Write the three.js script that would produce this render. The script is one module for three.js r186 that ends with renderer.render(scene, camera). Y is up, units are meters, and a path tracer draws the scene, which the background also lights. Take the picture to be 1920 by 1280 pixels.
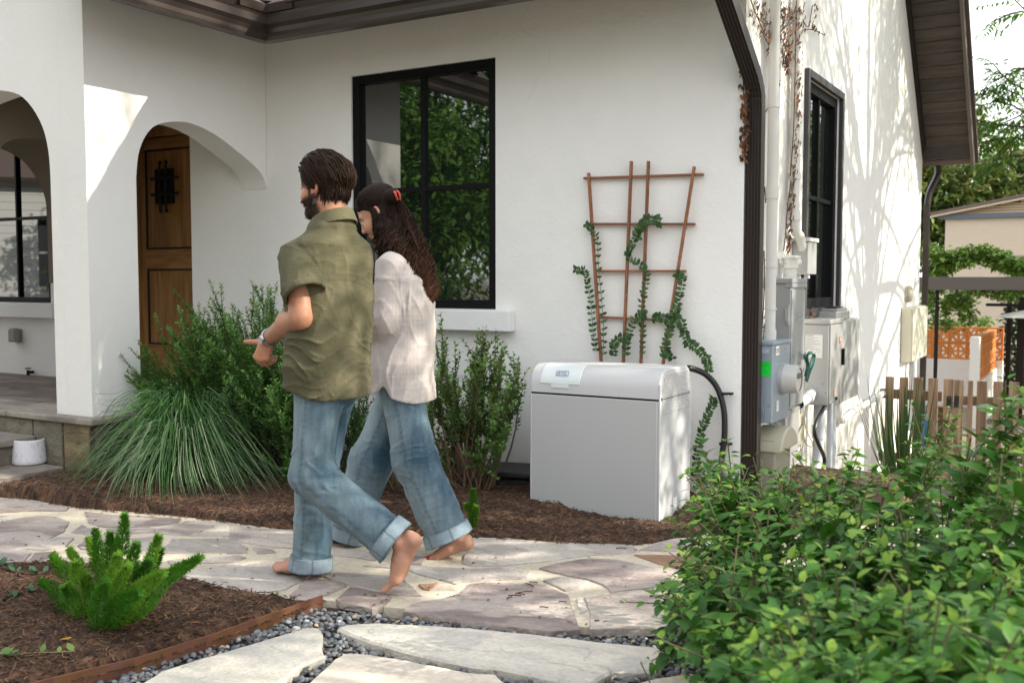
import * as THREE from 'three';
import { mergeGeometries, toCreasedNormals } from 'three/addons/utils/BufferGeometryUtils.js';
import { RoundedBoxGeometry } from 'three/addons/geometries/RoundedBoxGeometry.js';
import { ImprovedNoise } from 'three/addons/math/ImprovedNoise.js';

// ---------- camera, sky, sun, exposure ----------
const scene = new THREE.Scene();
const camera = new THREE.PerspectiveCamera(37.88, 1024 / 682, 0.1, 900);
const YAW = 30.66 * Math.PI / 180, PITCH = 3.493 * Math.PI / 180;
camera.position.set(1.69, 1.22, 5.32);
camera.lookAt(1.69 - Math.sin(YAW) * Math.cos(PITCH), 1.22 - Math.sin(PITCH), 5.32 - Math.cos(YAW) * Math.cos(PITCH));
camera.focus = 4.45; camera.userData.fStop = 4.5;
const renderer = new THREE.WebGLRenderer({ antialias: true });
renderer.setSize(1024, 682);
renderer.toneMapping = THREE.LinearToneMapping;
renderer.toneMappingExposure = 1.74;
renderer.shadowMap.enabled = true;

const SUN = new THREE.Vector3(1, 0.6, -0.4).normalize();
{ // a hazy bright summer sky: pale blue overhead, near white at the horizon, thin cloud veils
  const w = 512, h = 256, d = new Float32Array(w * h * 4), n = new ImprovedNoise();
  for (let j = 0; j < h; j++) for (let i = 0; i < w; i++) {
    const el = (j + 0.5) / h * Math.PI - Math.PI / 2, az = (i + 0.5) / w * Math.PI * 2;
    const y = Math.sin(el), x = Math.cos(el) * Math.cos(az), z = Math.cos(el) * Math.sin(az);
    const t = Math.max(0, y), hz = Math.exp(-t * 3.2);
    let c = [0.82 + 0.5 * hz, 0.9 + 0.45 * hz, 1.0 + 0.38 * hz];
    let cl = 0, a = 1, f = 1.6;
    for (let o = 0; o < 4; o++) { cl += a * n.noise(x * f / (t + 0.35), z * f / (t + 0.35), 3.1 + o); a *= 0.5; f *= 2; }
    cl = Math.min(1, Math.max(0, cl * 0.8 + 0.45)) * 0.6;
    c = c.map((v, k) => v + (([1.5, 1.5, 1.52])[k] - v) * cl);
    const s = (j * w + i) * 4;
    if (y < 0) c = [0.42, 0.4, 0.36];
    d[s] = c[0]; d[s + 1] = c[1]; d[s + 2] = c[2]; d[s + 3] = 1;
  }
  const tx = new THREE.DataTexture(d, w, h, THREE.RGBAFormat, THREE.FloatType);
  tx.mapping = THREE.EquirectangularReflectionMapping; tx.magFilter = THREE.LinearFilter; tx.wrapS = THREE.RepeatWrapping; tx.needsUpdate = true;
  scene.background = tx; scene.environment = tx; scene.environmentIntensity = 1;
}
const sun = new THREE.DirectionalLight(new THREE.Color(1, 0.92, 0.79), 4.8);
sun.position.copy(SUN).multiplyScalar(30); sun.castShadow = true;
sun.shadow.camera.left = -14; sun.shadow.camera.right = 14; sun.shadow.camera.top = 14; sun.shadow.camera.bottom = -14; sun.shadow.camera.far = 80;
sun.shadow.mapSize.set(4096, 4096);
scene.add(sun, sun.target);

// ---------- helpers ----------
function rng(seed) { let s = seed | 0; return () => { s = (s + 0x6d2b79f5) | 0; let t = Math.imul(s ^ (s >>> 15), 1 | s); t = (t + Math.imul(t ^ (t >>> 7), 61 | t)) ^ t; return ((t ^ (t >>> 14)) >>> 0) / 4294967296; }; }
const V = (x, y, z) => new THREE.Vector3(x, y, z);
const clamp = (x, a, b) => x < a ? a : x > b ? b : x;
const mix = (a, b, t) => a + (b - a) * t;
const sstep = (a, b, x) => { const t = clamp((x - a) / (b - a), 0, 1); return t * t * (3 - 2 * t); };
const lin = (r, g, b) => new THREE.Color().setRGB(r, g, b);
const PN = new ImprovedNoise();
const noise = (x, y, z) => PN.noise(x, y, z);
const fbm = (x, y, z, o = 4) => { let s = 0, a = 0.5; for (let i = 0; i < o; i++) { s += a * PN.noise(x, y, z); x = x * 2.03 + 7.1; y = y * 2.03 + 3.7; z = z * 2.03 + 1.3; a *= 0.5; } return s; };
// survey: the photograph's sight lines, used to read real positions off known planes (1920 x 1280 grid)
const camF = V(0, 0, 0), camR = V(0, 0, 0), camU = V(0, 0, 0);
camera.updateMatrixWorld(); camera.matrixWorld.extractBasis(camR, camU, camF); camF.negate();
const EYE = camera.position.clone();
const sight = (u, v) => camF.clone().addScaledVector(camR, (u - 960) / 1865).addScaledVector(camU, -(v - 640) / 1865);
const onX = (u, v, x) => { const d = sight(u, v); return EYE.clone().addScaledVector(d, (x - EYE.x) / d.x); };
const onY = (u, v, y) => { const d = sight(u, v); return EYE.clone().addScaledVector(d, (y - EYE.y) / d.y); };
const onZ = (u, v, z) => { const d = sight(u, v); return EYE.clone().addScaledVector(d, (z - EYE.z) / d.z); };
const onPlane = (u, v, p, n) => { const d = sight(u, v); return EYE.clone().addScaledVector(d, p.clone().sub(EYE).dot(n) / d.dot(n)); };

const used = new Map();
function numbered(name) { const k = used.get(name) || 0; used.set(name, k + 1); return k ? `${name}_${String(k).padStart(3, '0')}` : name; }
function tag(o, label, category, group, kind) {
  if (label) o.userData.label = label; if (category) o.userData.category = category;
  if (group) o.userData.group = group; if (kind) o.userData.kind = kind; return o;
}
function thing(name, label, category, pos = [0, 0, 0], turn = 0, group) {
  const g = new THREE.Group(); g.name = numbered(name); g.position.set(...pos); g.rotation.y = turn; scene.add(g);
  return tag(g, label, category, group);
}
function mesh(name, geo, mat, parent = scene) {
  if (Array.isArray(geo)) geo = merge(geo);
  const m = new THREE.Mesh(geo, mat); m.name = parent === scene ? numbered(name) : name; m.castShadow = m.receiveShadow = true; parent.add(m); return m;
}
const struct = (name, geo, mat, label) => tag(mesh(name, geo, mat), label, null, null, 'structure');
function merge(list) {
  const keys = ['position', 'normal', 'uv'].concat(list.every((g) => g.attributes.color) ? ['color'] : []);
  return mergeGeometries(list.map((g) => {
    g = g.index ? g.toNonIndexed() : g;
    if (!g.attributes.uv) g.setAttribute('uv', new THREE.BufferAttribute(new Float32Array(g.attributes.position.count * 2), 2));
    for (const k of Object.keys(g.attributes)) if (!keys.includes(k)) g.deleteAttribute(k);
    return g;
  }), false);
}
// metre uv by the dominant axis of each face
function boxUV(g, s = 1, ox = 0, oy = 0) {
  g = g.index ? g.toNonIndexed() : g;
  const p = g.attributes.position, uv = new Float32Array(p.count * 2), a = V(), b = V(), c = V(), n = V();
  for (let i = 0; i < p.count; i += 3) {
    a.fromBufferAttribute(p, i); b.fromBufferAttribute(p, i + 1); c.fromBufferAttribute(p, i + 2);
    n.copy(b).sub(a).cross(c.clone().sub(a)); const x = Math.abs(n.x), y = Math.abs(n.y), z = Math.abs(n.z);
    [a, b, c].forEach((q, k) => {
      const [u, v] = x > y && x > z ? [q.z, q.y] : y > z ? [q.x, q.z] : [q.x, q.y];
      uv[(i + k) * 2] = u * s + ox; uv[(i + k) * 2 + 1] = v * s + oy;
    });
  }
  g.setAttribute('uv', new THREE.BufferAttribute(uv, 2)); return g;
}
// box from min to max, edges chamfered by r, metre uv
function bx(x0, x1, y0, y1, z0, z1, r = 0.003, s = 1) {
  const w = x1 - x0, h = y1 - y0, d = z1 - z0; r = Math.min(r, w / 2.2, h / 2.2, d / 2.2);
  const g = r > 0 ? new RoundedBoxGeometry(w, h, d, 1, r) : new THREE.BoxGeometry(w, h, d);
  g.translate((x0 + x1) / 2, (y0 + y1) / 2, (z0 + z1) / 2); return boxUV(g, s);
}
function bar(a, b, w, h, r = 0.002, up = V(0, 1, 0)) { // squared bar from a to b
  const d = b.clone().sub(a), L = d.length(); const g = new RoundedBoxGeometry(w, h, L, 1, Math.min(r, w / 2.2, h / 2.2)); const uvd = boxUV(g);
  const z = d.normalize(), x = up.clone().cross(z).normalize(), y = z.clone().cross(x);
  uvd.applyMatrix4(new THREE.Matrix4().makeBasis(x, y, z).setPosition(a.clone().add(b).multiplyScalar(0.5))); return uvd;
}
function tube(pts, r, seg = 24, rad = 8, closed = false) { // r: number or function of t
  const c = new THREE.CatmullRomCurve3(pts, closed, 'catmullrom', 0.5), g = new THREE.TubeGeometry(c, seg, 1, rad, closed), p = g.attributes.position;
  for (let i = 0; i <= seg; i++) { const q = c.getPointAt(i / seg), R = typeof r === 'function' ? r(i / seg) : r; for (let j = 0; j <= rad; j++) { const k = i * (rad + 1) + j; p.setXYZ(k, q.x + (p.getX(k) - q.x) * R, q.y + (p.getY(k) - q.y) * R, q.z + (p.getZ(k) - q.z) * R); } }
  return g;
}
function cyl(a, b, r0, r1 = r0, seg = 20, open = false) {
  const d = b.clone().sub(a), g = new THREE.CylinderGeometry(r1, r0, d.length(), seg, 1, open);
  g.applyQuaternion(new THREE.Quaternion().setFromUnitVectors(V(0, 1, 0), d.normalize())); g.translate((a.x + b.x) / 2, (a.y + b.y) / 2, (a.z + b.z) / 2); return g;
}
// polygon in the plane of axes (e1, e2) at origin o, given thickness along n = e1 x e2, flat-shaded with a small bevel
function slab(poly, o, e1, e2, t, bevel = 0, holes = []) {
  const sh = new THREE.Shape(poly.map(([a, b]) => new THREE.Vector2(a, b)));
  for (const h of holes) sh.holes.push(h instanceof THREE.Path ? h : new THREE.Path(h.map(([a, b]) => new THREE.Vector2(a, b))));
  const g = new THREE.ExtrudeGeometry(sh, { depth: t - 2 * bevel, bevelEnabled: bevel > 0, bevelSize: bevel, bevelThickness: bevel, bevelOffset: -bevel, bevelSegments: 1, curveSegments: 20 });
  g.translate(0, 0, bevel); const r = boxUV(g);
  const n = e1.clone().cross(e2); r.applyMatrix4(new THREE.Matrix4().makeBasis(e1, e2, n).setPosition(o)); return r;
}
const EX = V(1, 0, 0), EY = V(0, 1, 0), EZ = V(0, 0, 1);
// profile lathe
const lathe = (pts, seg = 24) => new THREE.LatheGeometry(pts.map(([r, y]) => new THREE.Vector2(r, y)), seg);
function basis(x, y, z, p) { return new THREE.Matrix4().makeBasis(x, y, z).setPosition(p); }

// ---------- textures ----------
function hash2(x, y) { let h = Math.imul(x, 374761393) + Math.imul(y, 668265263); h = Math.imul(h ^ (h >>> 13), 1274126177); return ((h ^ (h >>> 16)) >>> 0) / 4294967296; }
function vnoise(x, y, px, py) { // periodic value noise
  const i = Math.floor(x), j = Math.floor(y), f = x - i, g = y - j, u = f * f * (3 - 2 * f), v = g * g * (3 - 2 * g), m = (a, p) => ((a % p) + p) % p;
  const a = hash2(m(i, px), m(j, py)), b = hash2(m(i + 1, px), m(j, py)), c = hash2(m(i, px), m(j + 1, py)), d = hash2(m(i + 1, px), m(j + 1, py));
  return a + (b - a) * u + (c - a) * v + (a - b - c + d) * u * v;
}
function tfbm(x, y, px, py, o = 4) { let s = 0, a = 0.5, t = 0; for (let k = 0; k < o; k++) { s += a * vnoise(x * px, y * py, px, py); t += a; px *= 2; py *= 2; a *= 0.5; } return s / t; }
function tex(size, fn, srgb = false) { // fn(u, v) -> grey or [r, g, b] in 0..1 (linear if colour)
  const d = new Uint8Array(size * size * 4), enc = (c) => c <= 0.0031308 ? c * 12.92 : 1.055 * Math.pow(c, 1 / 2.4) - 0.055;
  for (let j = 0; j < size; j++) for (let i = 0; i < size; i++) {
    const r = fn((i + 0.5) / size, (j + 0.5) / size), k = (j * size + i) * 4;
    for (let c = 0; c < 3; c++) { const v = clamp(Array.isArray(r) ? r[c] : r, 0, 1); d[k + c] = 255 * (srgb ? enc(v) : v); }
    d[k + 3] = 255;
  }
  const t = new THREE.DataTexture(d, size, size); t.wrapS = t.wrapT = THREE.RepeatWrapping; t.magFilter = THREE.LinearFilter; t.minFilter = THREE.LinearMipmapLinearFilter;
  t.colorSpace = srgb ? THREE.SRGBColorSpace : THREE.NoColorSpace; t.needsUpdate = true; return t;
}
function rep(t, sx, sy = sx, rot = 0) { const c = t.clone(); c.repeat.set(sx, sy); c.rotation = rot; c.needsUpdate = true; return c; }
const std = (o) => new THREE.MeshStandardMaterial(o);
const phys = (o) => new THREE.MeshPhysicalMaterial(o);
const tint = (c, k) => c.map((v) => v * k);

// ---------- distance-field meshing (surface nets) for people and other soft bodies ----------
const smin = (a, b, k) => { const h = Math.max(k - Math.abs(a - b), 0) / k; return Math.min(a, b) - h * h * k * 0.25; };
function capd(p, a, b, ra, rb) {
  const bx_ = b.x - a.x, by = b.y - a.y, bz = b.z - a.z, px = p.x - a.x, py = p.y - a.y, pz = p.z - a.z;
  const h = clamp((px * bx_ + py * by + pz * bz) / (bx_ * bx_ + by * by + bz * bz), 0, 1);
  const x = px - bx_ * h, y = py - by * h, z = pz - bz * h; return Math.sqrt(x * x + y * y + z * z) - (ra + (rb - ra) * h);
}
function elld(x, y, z, rx, ry, rz) { const k0 = Math.sqrt((x / rx) ** 2 + (y / ry) ** 2 + (z / rz) ** 2), k1 = Math.sqrt((x / rx / rx) ** 2 + (y / ry / ry) ** 2 + (z / rz / rz) ** 2); return k1 < 1e-6 ? -Math.min(rx, ry, rz) : k0 * (k0 - 1) / k1; }
function surfaceNet(sdf, lo, hi, cell, colorAt, slack = 0.02) {
  const nx = Math.ceil((hi.x - lo.x) / cell) + 2, ny = Math.ceil((hi.y - lo.y) / cell) + 2, nz = Math.ceil((hi.z - lo.z) / cell) + 2;
  const F = new Float32Array(nx * ny * nz), B = 6, p = V(); const id = (i, j, k) => (k * ny + j) * nx + i;
  for (let K = 0; K < nz; K += B) for (let J = 0; J < ny; J += B) for (let I = 0; I < nx; I += B) {
    p.set(lo.x + (I + B / 2) * cell, lo.y + (J + B / 2) * cell, lo.z + (K + B / 2) * cell);
    const d = sdf(p), skip = Math.abs(d) > B * cell * 0.9 + slack;
    for (let k = K; k < Math.min(K + B, nz); k++) for (let j = J; j < Math.min(J + B, ny); j++) for (let i = I; i < Math.min(I + B, nx); i++)
      F[id(i, j, k)] = skip ? d : sdf(p.set(lo.x + i * cell, lo.y + j * cell, lo.z + k * cell));
  }
  const map = new Int32Array(nx * ny * nz).fill(-1), pos = [], idx = [];
  const E = [[0, 1], [0, 2], [0, 4], [1, 3], [1, 5], [2, 3], [2, 6], [3, 7], [4, 5], [4, 6], [5, 7], [6, 7]];
  for (let k = 0; k < nz - 1; k++) for (let j = 0; j < ny - 1; j++) for (let i = 0; i < nx - 1; i++) {
    const f = []; let m = 0;
    for (let c = 0; c < 8; c++) { const v = F[id(i + (c & 1), j + ((c >> 1) & 1), k + (c >> 2))]; f.push(v); if (v < 0) m |= 1 << c; }
    if (m === 0 || m === 255) continue;
    let x = 0, y = 0, z = 0, n = 0;
    for (const [a, b] of E) { if ((f[a] < 0) === (f[b] < 0)) continue; const t = f[a] / (f[a] - f[b]); x += mix(a & 1, b & 1, t); y += mix((a >> 1) & 1, (b >> 1) & 1, t); z += mix(a >> 2, b >> 2, t); n++; }
    map[id(i, j, k)] = pos.length / 3; pos.push(lo.x + (i + x / n) * cell, lo.y + (j + y / n) * cell, lo.z + (k + z / n) * cell);
  }
  const quad = (a, b, c, d, flip) => { if (a < 0 || b < 0 || c < 0 || d < 0) return; flip ? idx.push(a, c, b, a, d, c) : idx.push(a, b, c, a, c, d); };
  for (let k = 1; k < nz - 1; k++) for (let j = 1; j < ny - 1; j++) for (let i = 1; i < nx - 1; i++) {
    const s = F[id(i, j, k)] < 0;
    if (s !== F[id(i + 1, j, k)] < 0) quad(map[id(i, j - 1, k - 1)], map[id(i, j, k - 1)], map[id(i, j, k)], map[id(i, j - 1, k)], !s);
    if (s !== F[id(i, j + 1, k)] < 0) quad(map[id(i - 1, j, k - 1)], map[id(i - 1, j, k)], map[id(i, j, k)], map[id(i, j, k - 1)], !s);
    if (s !== F[id(i, j, k + 1)] < 0) quad(map[id(i - 1, j - 1, k)], map[id(i, j - 1, k)], map[id(i, j, k)], map[id(i - 1, j, k)], !s);
  }
  const g = new THREE.BufferGeometry(); g.setAttribute('position', new THREE.Float32BufferAttribute(pos, 3)); g.setIndex(idx); g.computeVertexNormals();
  if (colorAt) {
    const c = new Float32Array(pos.length), N = g.attributes.normal, n = V();
    for (let i = 0; i < pos.length / 3; i++) { p.set(pos[i * 3], pos[i * 3 + 1], pos[i * 3 + 2]); n.fromBufferAttribute(N, i); const r = colorAt(p, n); c[i * 3] = r[0]; c[i * 3 + 1] = r[1]; c[i * 3 + 2] = r[2]; }
    g.setAttribute('color', new THREE.BufferAttribute(c, 3));
  }
  return g;
}
// ---------- materials of the house ----------
const bumpStucco = tex(512, (u, v) => 0.5 * tfbm(u, v, 24, 24, 4) + 0.3 * tfbm(u + 0.3, v, 90, 90, 2) + 0.35 * tfbm(u, v + 0.4, 5, 7, 3));
const mapStucco = tex(512, (u, v) => { const k = 0.94 + 0.1 * (tfbm(u, v, 4, 3, 5) - 0.5) + 0.015 * (tfbm(u, v, 30, 20, 3) - 0.5); return [0.83 * k, 0.81 * k, 0.775 * k]; }, true);
const M = {};
M.stucco = std({ map: rep(mapStucco, 0.55), bumpMap: rep(bumpStucco, 1.1), bumpScale: 0.0028, roughness: 0.93 });
M.stuccoSill = std({ color: lin(0.78, 0.77, 0.75), bumpMap: rep(bumpStucco, 2), bumpScale: 0.003, roughness: 0.9 });
M.stuccoIn = std({ map: rep(mapStucco, 0.7), bumpMap: rep(bumpStucco, 1.1), bumpScale: 0.0025, roughness: 0.93, color: lin(0.9, 0.88, 0.83) });
const scuff = tex(256, (u, v) => 0.45 + 0.5 * tfbm(u, v, 6, 9, 4));
M.brown = phys({ color: lin(0.036, 0.026, 0.022), roughness: 0.5, roughnessMap: scuff, specularIntensity: 0.6 });
M.brownDark = phys({ color: lin(0.02, 0.015, 0.013), roughness: 0.6, specularIntensity: 0.4 });
M.black = phys({ color: lin(0.005, 0.005, 0.0055), roughness: 0.55, specularIntensity: 0.3 });
M.taupe = std({ color: lin(0.2, 0.165, 0.12), bumpMap: rep(bumpStucco, 1.1), bumpScale: 0.003, roughness: 0.95 });
M.glass = phys({ color: lin(0.006, 0.009, 0.008), roughness: 0.015, ior: 2.3, metalness: 0 });
M.shingle = [0, 1, 2].map((k) => std({ color: lin(...[[0.13, 0.095, 0.085], [0.1, 0.075, 0.068], [0.16, 0.115, 0.1]][k]), roughness: 0.95, bumpMap: rep(bumpStucco, 6), bumpScale: 0.004 }));
const woodTex = (c0, c1, sx, sy, seed = 0) => tex(512, (u, v) => { const w = tfbm(u + seed, v, 3, 2, 3) * 0.2, g = tfbm(u + w * 0.3 + seed, v, sx, sy, 4), f = tfbm(u + seed, v + 0.37, sx * 5, sy * 2, 2), t = clamp((g - 0.5) * 1.8 + 0.5 + (f - 0.5) * 0.5, 0, 1); return [mix(c0[0], c1[0], t), mix(c0[1], c1[1], t), mix(c0[2], c1[2], t)]; }, true);
const doorWood = woodTex([0.22, 0.1, 0.028], [0.38, 0.19, 0.058], 28, 3);
M.door = std({ map: rep(doorWood, 1.4, 0.9), roughness: 0.45, bumpMap: rep(doorWood, 1.4, 0.9), bumpScale: 0.001 });
M.doorRail = std({ map: rep(doorWood, 0.9, 1.4, Math.PI / 2), roughness: 0.45 });
M.iron = std({ color: lin(0.014, 0.013, 0.012), roughness: 0.6, metalness: 0.4 });
const soffitWood = woodTex([0.04, 0.03, 0.023], [0.075, 0.057, 0.045], 4, 30, 0.2);
M.soffit = [0, 1, 2].map((k) => std({ map: rep(soffitWood, 0.8 + k * 0.1, 1.1), color: lin(1 - k * 0.1, 1 - k * 0.1, 1 - k * 0.08), roughness: 0.7 }));
const slateTex = (c0, c1, c2, seed) => tex(512, (u, v) => {
  const w = tfbm(u + seed, v, 3, 3, 4), s = tfbm(u + w * 0.18 + seed, v + w * 0.35, 3, 11, 5), b = tfbm(u + seed * 2, v + 0.2, 3, 4, 4), f = tfbm(u, v + seed, 60, 80, 2);
  let t = clamp((s - 0.5) * 2.6 + 0.5, 0, 1), q = sstep(0.52, 0.62, b);
  const c = [0, 1, 2].map((k) => mix(mix(c0[k], c1[k], t), c2[k], q * 0.65)); return c.map((x) => x * (0.86 + 0.28 * f));
}, true);
const slates = [
  slateTex([0.36, 0.335, 0.32], [0.52, 0.485, 0.45], [0.25, 0.215, 0.215], 0.1),
  slateTex([0.215, 0.18, 0.178], [0.37, 0.32, 0.305], [0.46, 0.425, 0.4], 0.5),
  slateTex([0.42, 0.4, 0.38], [0.56, 0.53, 0.49], [0.31, 0.29, 0.285], 0.83),
  slateTex([0.3, 0.17, 0.11], [0.42, 0.28, 0.19], [0.25, 0.15, 0.11], 0.33),
  slateTex([0.5, 0.49, 0.45], [0.62, 0.6, 0.55], [0.42, 0.42, 0.41], 0.66),
];
const slateBump = tex(512, (u, v) => { const w = tfbm(u, v, 4, 4, 3); return 0.6 * tfbm(u + w * 0.2, v + w * 0.25, 4, 10, 5) + 0.25 * tfbm(u, v, 50, 50, 3) + 0.3 * sstep(0.5, 0.54, tfbm(u, v + 0.5, 4, 6, 4)); });
M.slate = slates.map((t, k) => std({ map: rep(t, 1.5, 1.5, [0.1, 0.4, -0.2, 0.2, 0.15][k]), color: lin(0.97, 0.9, 0.84), bumpMap: rep(slateBump, 1.6, 1.6, 0.2), bumpScale: 0.012, roughness: 0.85 }));
M.porchStone = [slates[1], slates[0]].map((t, k) => std({ map: rep(t, 1.2), color: lin(...[[0.55, 0.45, 0.38], [0.42, 0.36, 0.31]][k]), bumpMap: rep(slateBump, 1.5), bumpScale: 0.008, roughness: 0.75 }));
M.riserStone = std({ map: rep(slates[0], 1.1), color: lin(0.42, 0.4, 0.31), bumpMap: rep(slateBump, 1.5), bumpScale: 0.02, roughness: 0.9 });
M.tanStone = std({ map: rep(slates[3], 1.6), color: lin(0.6, 0.75, 0.62), bumpMap: rep(slateBump, 2), bumpScale: 0.02, roughness: 0.9 });
M.darkStone = std({ map: rep(slates[1], 2.2), color: lin(0.42, 0.36, 0.33), bumpMap: rep(slateBump, 2.6), bumpScale: 0.04, roughness: 0.95 });
M.capStone = std({ map: rep(slates[0], 1.2), color: lin(0.62, 0.58, 0.52), bumpMap: rep(slateBump, 1.8), bumpScale: 0.01, roughness: 0.85 });

const wallDirt = (seed, marks) => tex(1024, (u, v) => { // 8 m of wall: mottled paint, splash at the foot, faint runs
  const y = v > 0.8 ? (v - 1) * 8 : v * 8, x = u * 8, m = tfbm(u + seed, v, 10, 10, 5) - 0.5, f = tfbm(u, v + seed, 60, 60, 3) - 0.5, st = tfbm(u + seed, v, 90, 5, 3);
  let k = 0.955 + 0.07 * m + 0.04 * f, d = 0.55 * sstep(0.34 + 0.25 * m, -0.02, y - 0.03) * (0.5 + tfbm(u, v, 40, 40, 3)); for (const [a, b, y0, y1, w] of marks) { const e = sstep(a - 0.02, a + 0.02, x) * sstep(b + 0.02, b - 0.02, x) * sstep(y1, y0, y) * (y < y0 ? 1 : 0); d += e * w * sstep(0.45, 0.7, st); }
  const crack = Math.abs(tfbm(u * 1 + seed + m * 0.02, v, 5, 5, 4) - 0.5); if (crack < 0.0016 && tfbm(u, v, 7, 7, 2) > 0.56) d += 0.22;
  d = clamp(d, 0, 1) * 0.5; return [0.84 * k * (1 - d * 0.42), 0.82 * k * (1 - d * 0.52), 0.785 * k * (1 - d * 0.62)];
}, true);
M.frontStucco = std({ map: rep(wallDirt(0.13, [[5.1, 5.35, 0.9, 0.35, 0.5], [6.2, 6.56, 0.9, 0.3, 0.55], [5.5, 6.2, 0.9, 0.6, 0.3], [7.1, 7.3, 1.6, 0.8, 0.15]]), 0.125), bumpMap: rep(bumpStucco, 1.1), bumpScale: 0.0032, roughness: 0.93 });
M.sideStucco = std({ map: rep(wallDirt(0.61, [[0.35, 0.9, 2.6, 1.2, 0.35], [1.25, 2.25, 1.0, 0.5, 0.45], [4.9, 6, 0.6, -0.2, 0.4]]), 0.125), bumpMap: rep(bumpStucco, 1.1), bumpScale: 0.0032, roughness: 0.93 });
// ---------- the house ----------
const house = thing('stucco_house', 'white stucco house with arched porch, black windows and dark brown eaves', 'house');
const WX = -3.52, WZ = 1.49, T = 0.24, FL = 0.4;
const curve = (pts, n = 40) => new THREE.SplineCurve(pts.map(([a, b]) => new THREE.Vector2(a, b))).getPoints(n).map((p) => [p.x, p.y]);
{
  // front wall with the window and the door niche
  mesh('front_wall', slab([[-7.2, -0.5], [0, -0.5], [0, 3.05], [-7.2, 3.05]], V(0, 0, -0.25), EX, EY, 0.25, 0, [
    [[-2.734, 1.04], [-1.583, 1.04], [-1.583, 2.6], [-2.734, 2.6]],
    [[-5.46, FL], [-4.315, FL], [-4.315, 2.52], [-5.46, 2.52]],
    [[-7.05, 1.03], [-6.06, 1.03], [-6.06, 2.5], [-7.05, 2.5]]]), M.frontStucco, house);
  // gabled side wall with its window; e1 = -Z so that the normal is +X
  mesh('side_wall', slab([[0.25, -1.2], [6.12, -1.2], [6.12, 2.5], [2.77, 6.25], [0.25, 3.3]], V(-0.25, 0, 0), V(0, 0, -1), EY, 0.25, 0, [
    [[1.27, 1.03], [2.215, 1.03], [2.215, 2.54], [1.27, 2.54]]]), M.sideStucco, house);
  mesh('back_wall', bx(-7.2, -0.25, -1.2, 2.5, -6.12, -5.9, 0), M.stucco, house);
  mesh('west_wall', bx(-7.4, -7.2, -0.5, 3.05, -6.12, 0, 0), M.stucco, house);
  // porch wing: side wall with the door-side arch, front wall with the entrance arch
  const sa = curve([[-1.135, 1.86], [-1.11, 2.02], [-1.04, 2.15], [-0.93, 2.225], [-0.72, 2.258], [-0.495, 2.213], [-0.255, 2.105], [-0.1, 2.02], [-0.03, 1.95], [-0.004, 1.88]]);
  mesh('porch_wall', slab([[-WZ, FL], [-1.135, FL], ...sa, [-0.002, 3.3], [-WZ, 3.3]], V(WX - T, 0, 0), V(0, 0, -1), EY, T), M.stucco, house);
  const fa = curve([[-5.2, 1.7], [-5.19, 2.0], [-5.1, 2.2], [-4.9, 2.36], [-4.53, 2.43], [-4.34, 2.42], [-4.12, 2.36], [-3.95, 2.2], [-3.872, 2.0], [-3.86, 1.7]]);
  mesh('porch_wall', slab([[-7.2, FL], [-5.2, FL], ...fa, [-3.86, FL], [WX - T - 0.001, FL], [WX - T - 0.001, 4.6], [-7.2, 4.6]], V(0, 0, WZ - T), EX, EY, T), M.stucco, house);
  // deep cross arch in front of the porch window, end wall, ceiling
  const ca = curve([[-1.23, 1.75], [-1.2, 2.0], [-1.05, 2.2], [-0.72, 2.25], [-0.48, 2.18], [-0.34, 2.03], [-0.27, 1.86], [-0.262, 1.6]]);
  mesh('porch_arch', slab([[-1.245, 1.5], ...ca, [-0.262, 1.2], [-0.245, 1.2], [-0.245, 2.615], [-1.245, 2.615]], V(-5.7, 0, 0), V(0, 0, -1), EY, 0.75), M.taupe, house);
  mesh('porch_ceiling', bx(-7.2, WX - T, 2.62, 2.7, 0.002, WZ - T, 0), M.taupe, house);
}
// windows
function windowUnit(name, label, x0, x1, y0, y1, fw, mull, matF, place, rail = 0.5) { // built in a local (x, y) plane facing +z, put in place by a matrix
  const w = new THREE.Group(); w.name = name; house.add(w); if (label) w.userData.label = label;
  const P = (g) => g.applyMatrix4(place), xm = (x0 + x1) / 2, ym = mix(y0, y1, rail);
  mesh('frame', [P(bx(x0, x0 + fw, y0, y1, -0.07, -0.012)), P(bx(x1 - fw, x1, y0, y1, -0.07, -0.012)), P(bx(x0 + fw, x1 - fw, y0, y0 + fw, -0.07, -0.014)), P(bx(x0 + fw, x1 - fw, y1 - fw, y1, -0.07, -0.014))], matF, w);
  mesh('mullion', P(bx(xm - mull / 2, xm + mull / 2, y0 + fw, y1 - fw, -0.065, -0.026)), matF, w);
  mesh('mullion', [P(bx(x0 + fw, xm - mull / 2, ym - mull / 2, ym + mull / 2, -0.065, -0.028)), P(bx(xm + mull / 2, x1 - fw, ym - mull / 2, ym + mull / 2, -0.065, -0.028))], matF, w);
  for (const [a, b] of [[x0 + fw, xm - mull / 2], [xm + mull / 2, x1 - fw]]) for (const [c, d] of [[y0 + fw, ym - mull / 2], [ym + mull / 2, y1 - fw]]) mesh('pane', P(bx(a - 0.004, b + 0.004, c - 0.004, d + 0.004, -0.056, -0.05, 0)), M.glass, w);
  return w;
}
windowUnit('window', 'large black framed four pane window reflecting trees', -2.732, -1.585, 1.042, 2.598, 0.055, 0.032, M.black, new THREE.Matrix4());
const faceX = (z, x) => basis(V(0, 0, -1), EY, EX, V(x, 0, z));
const sideW = windowUnit('window', 'narrow dark framed window in the sunlit side wall', 1.272, 2.213, 1.03, 2.538, 0.07, 0.03, M.black, faceX(0, 0));
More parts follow.
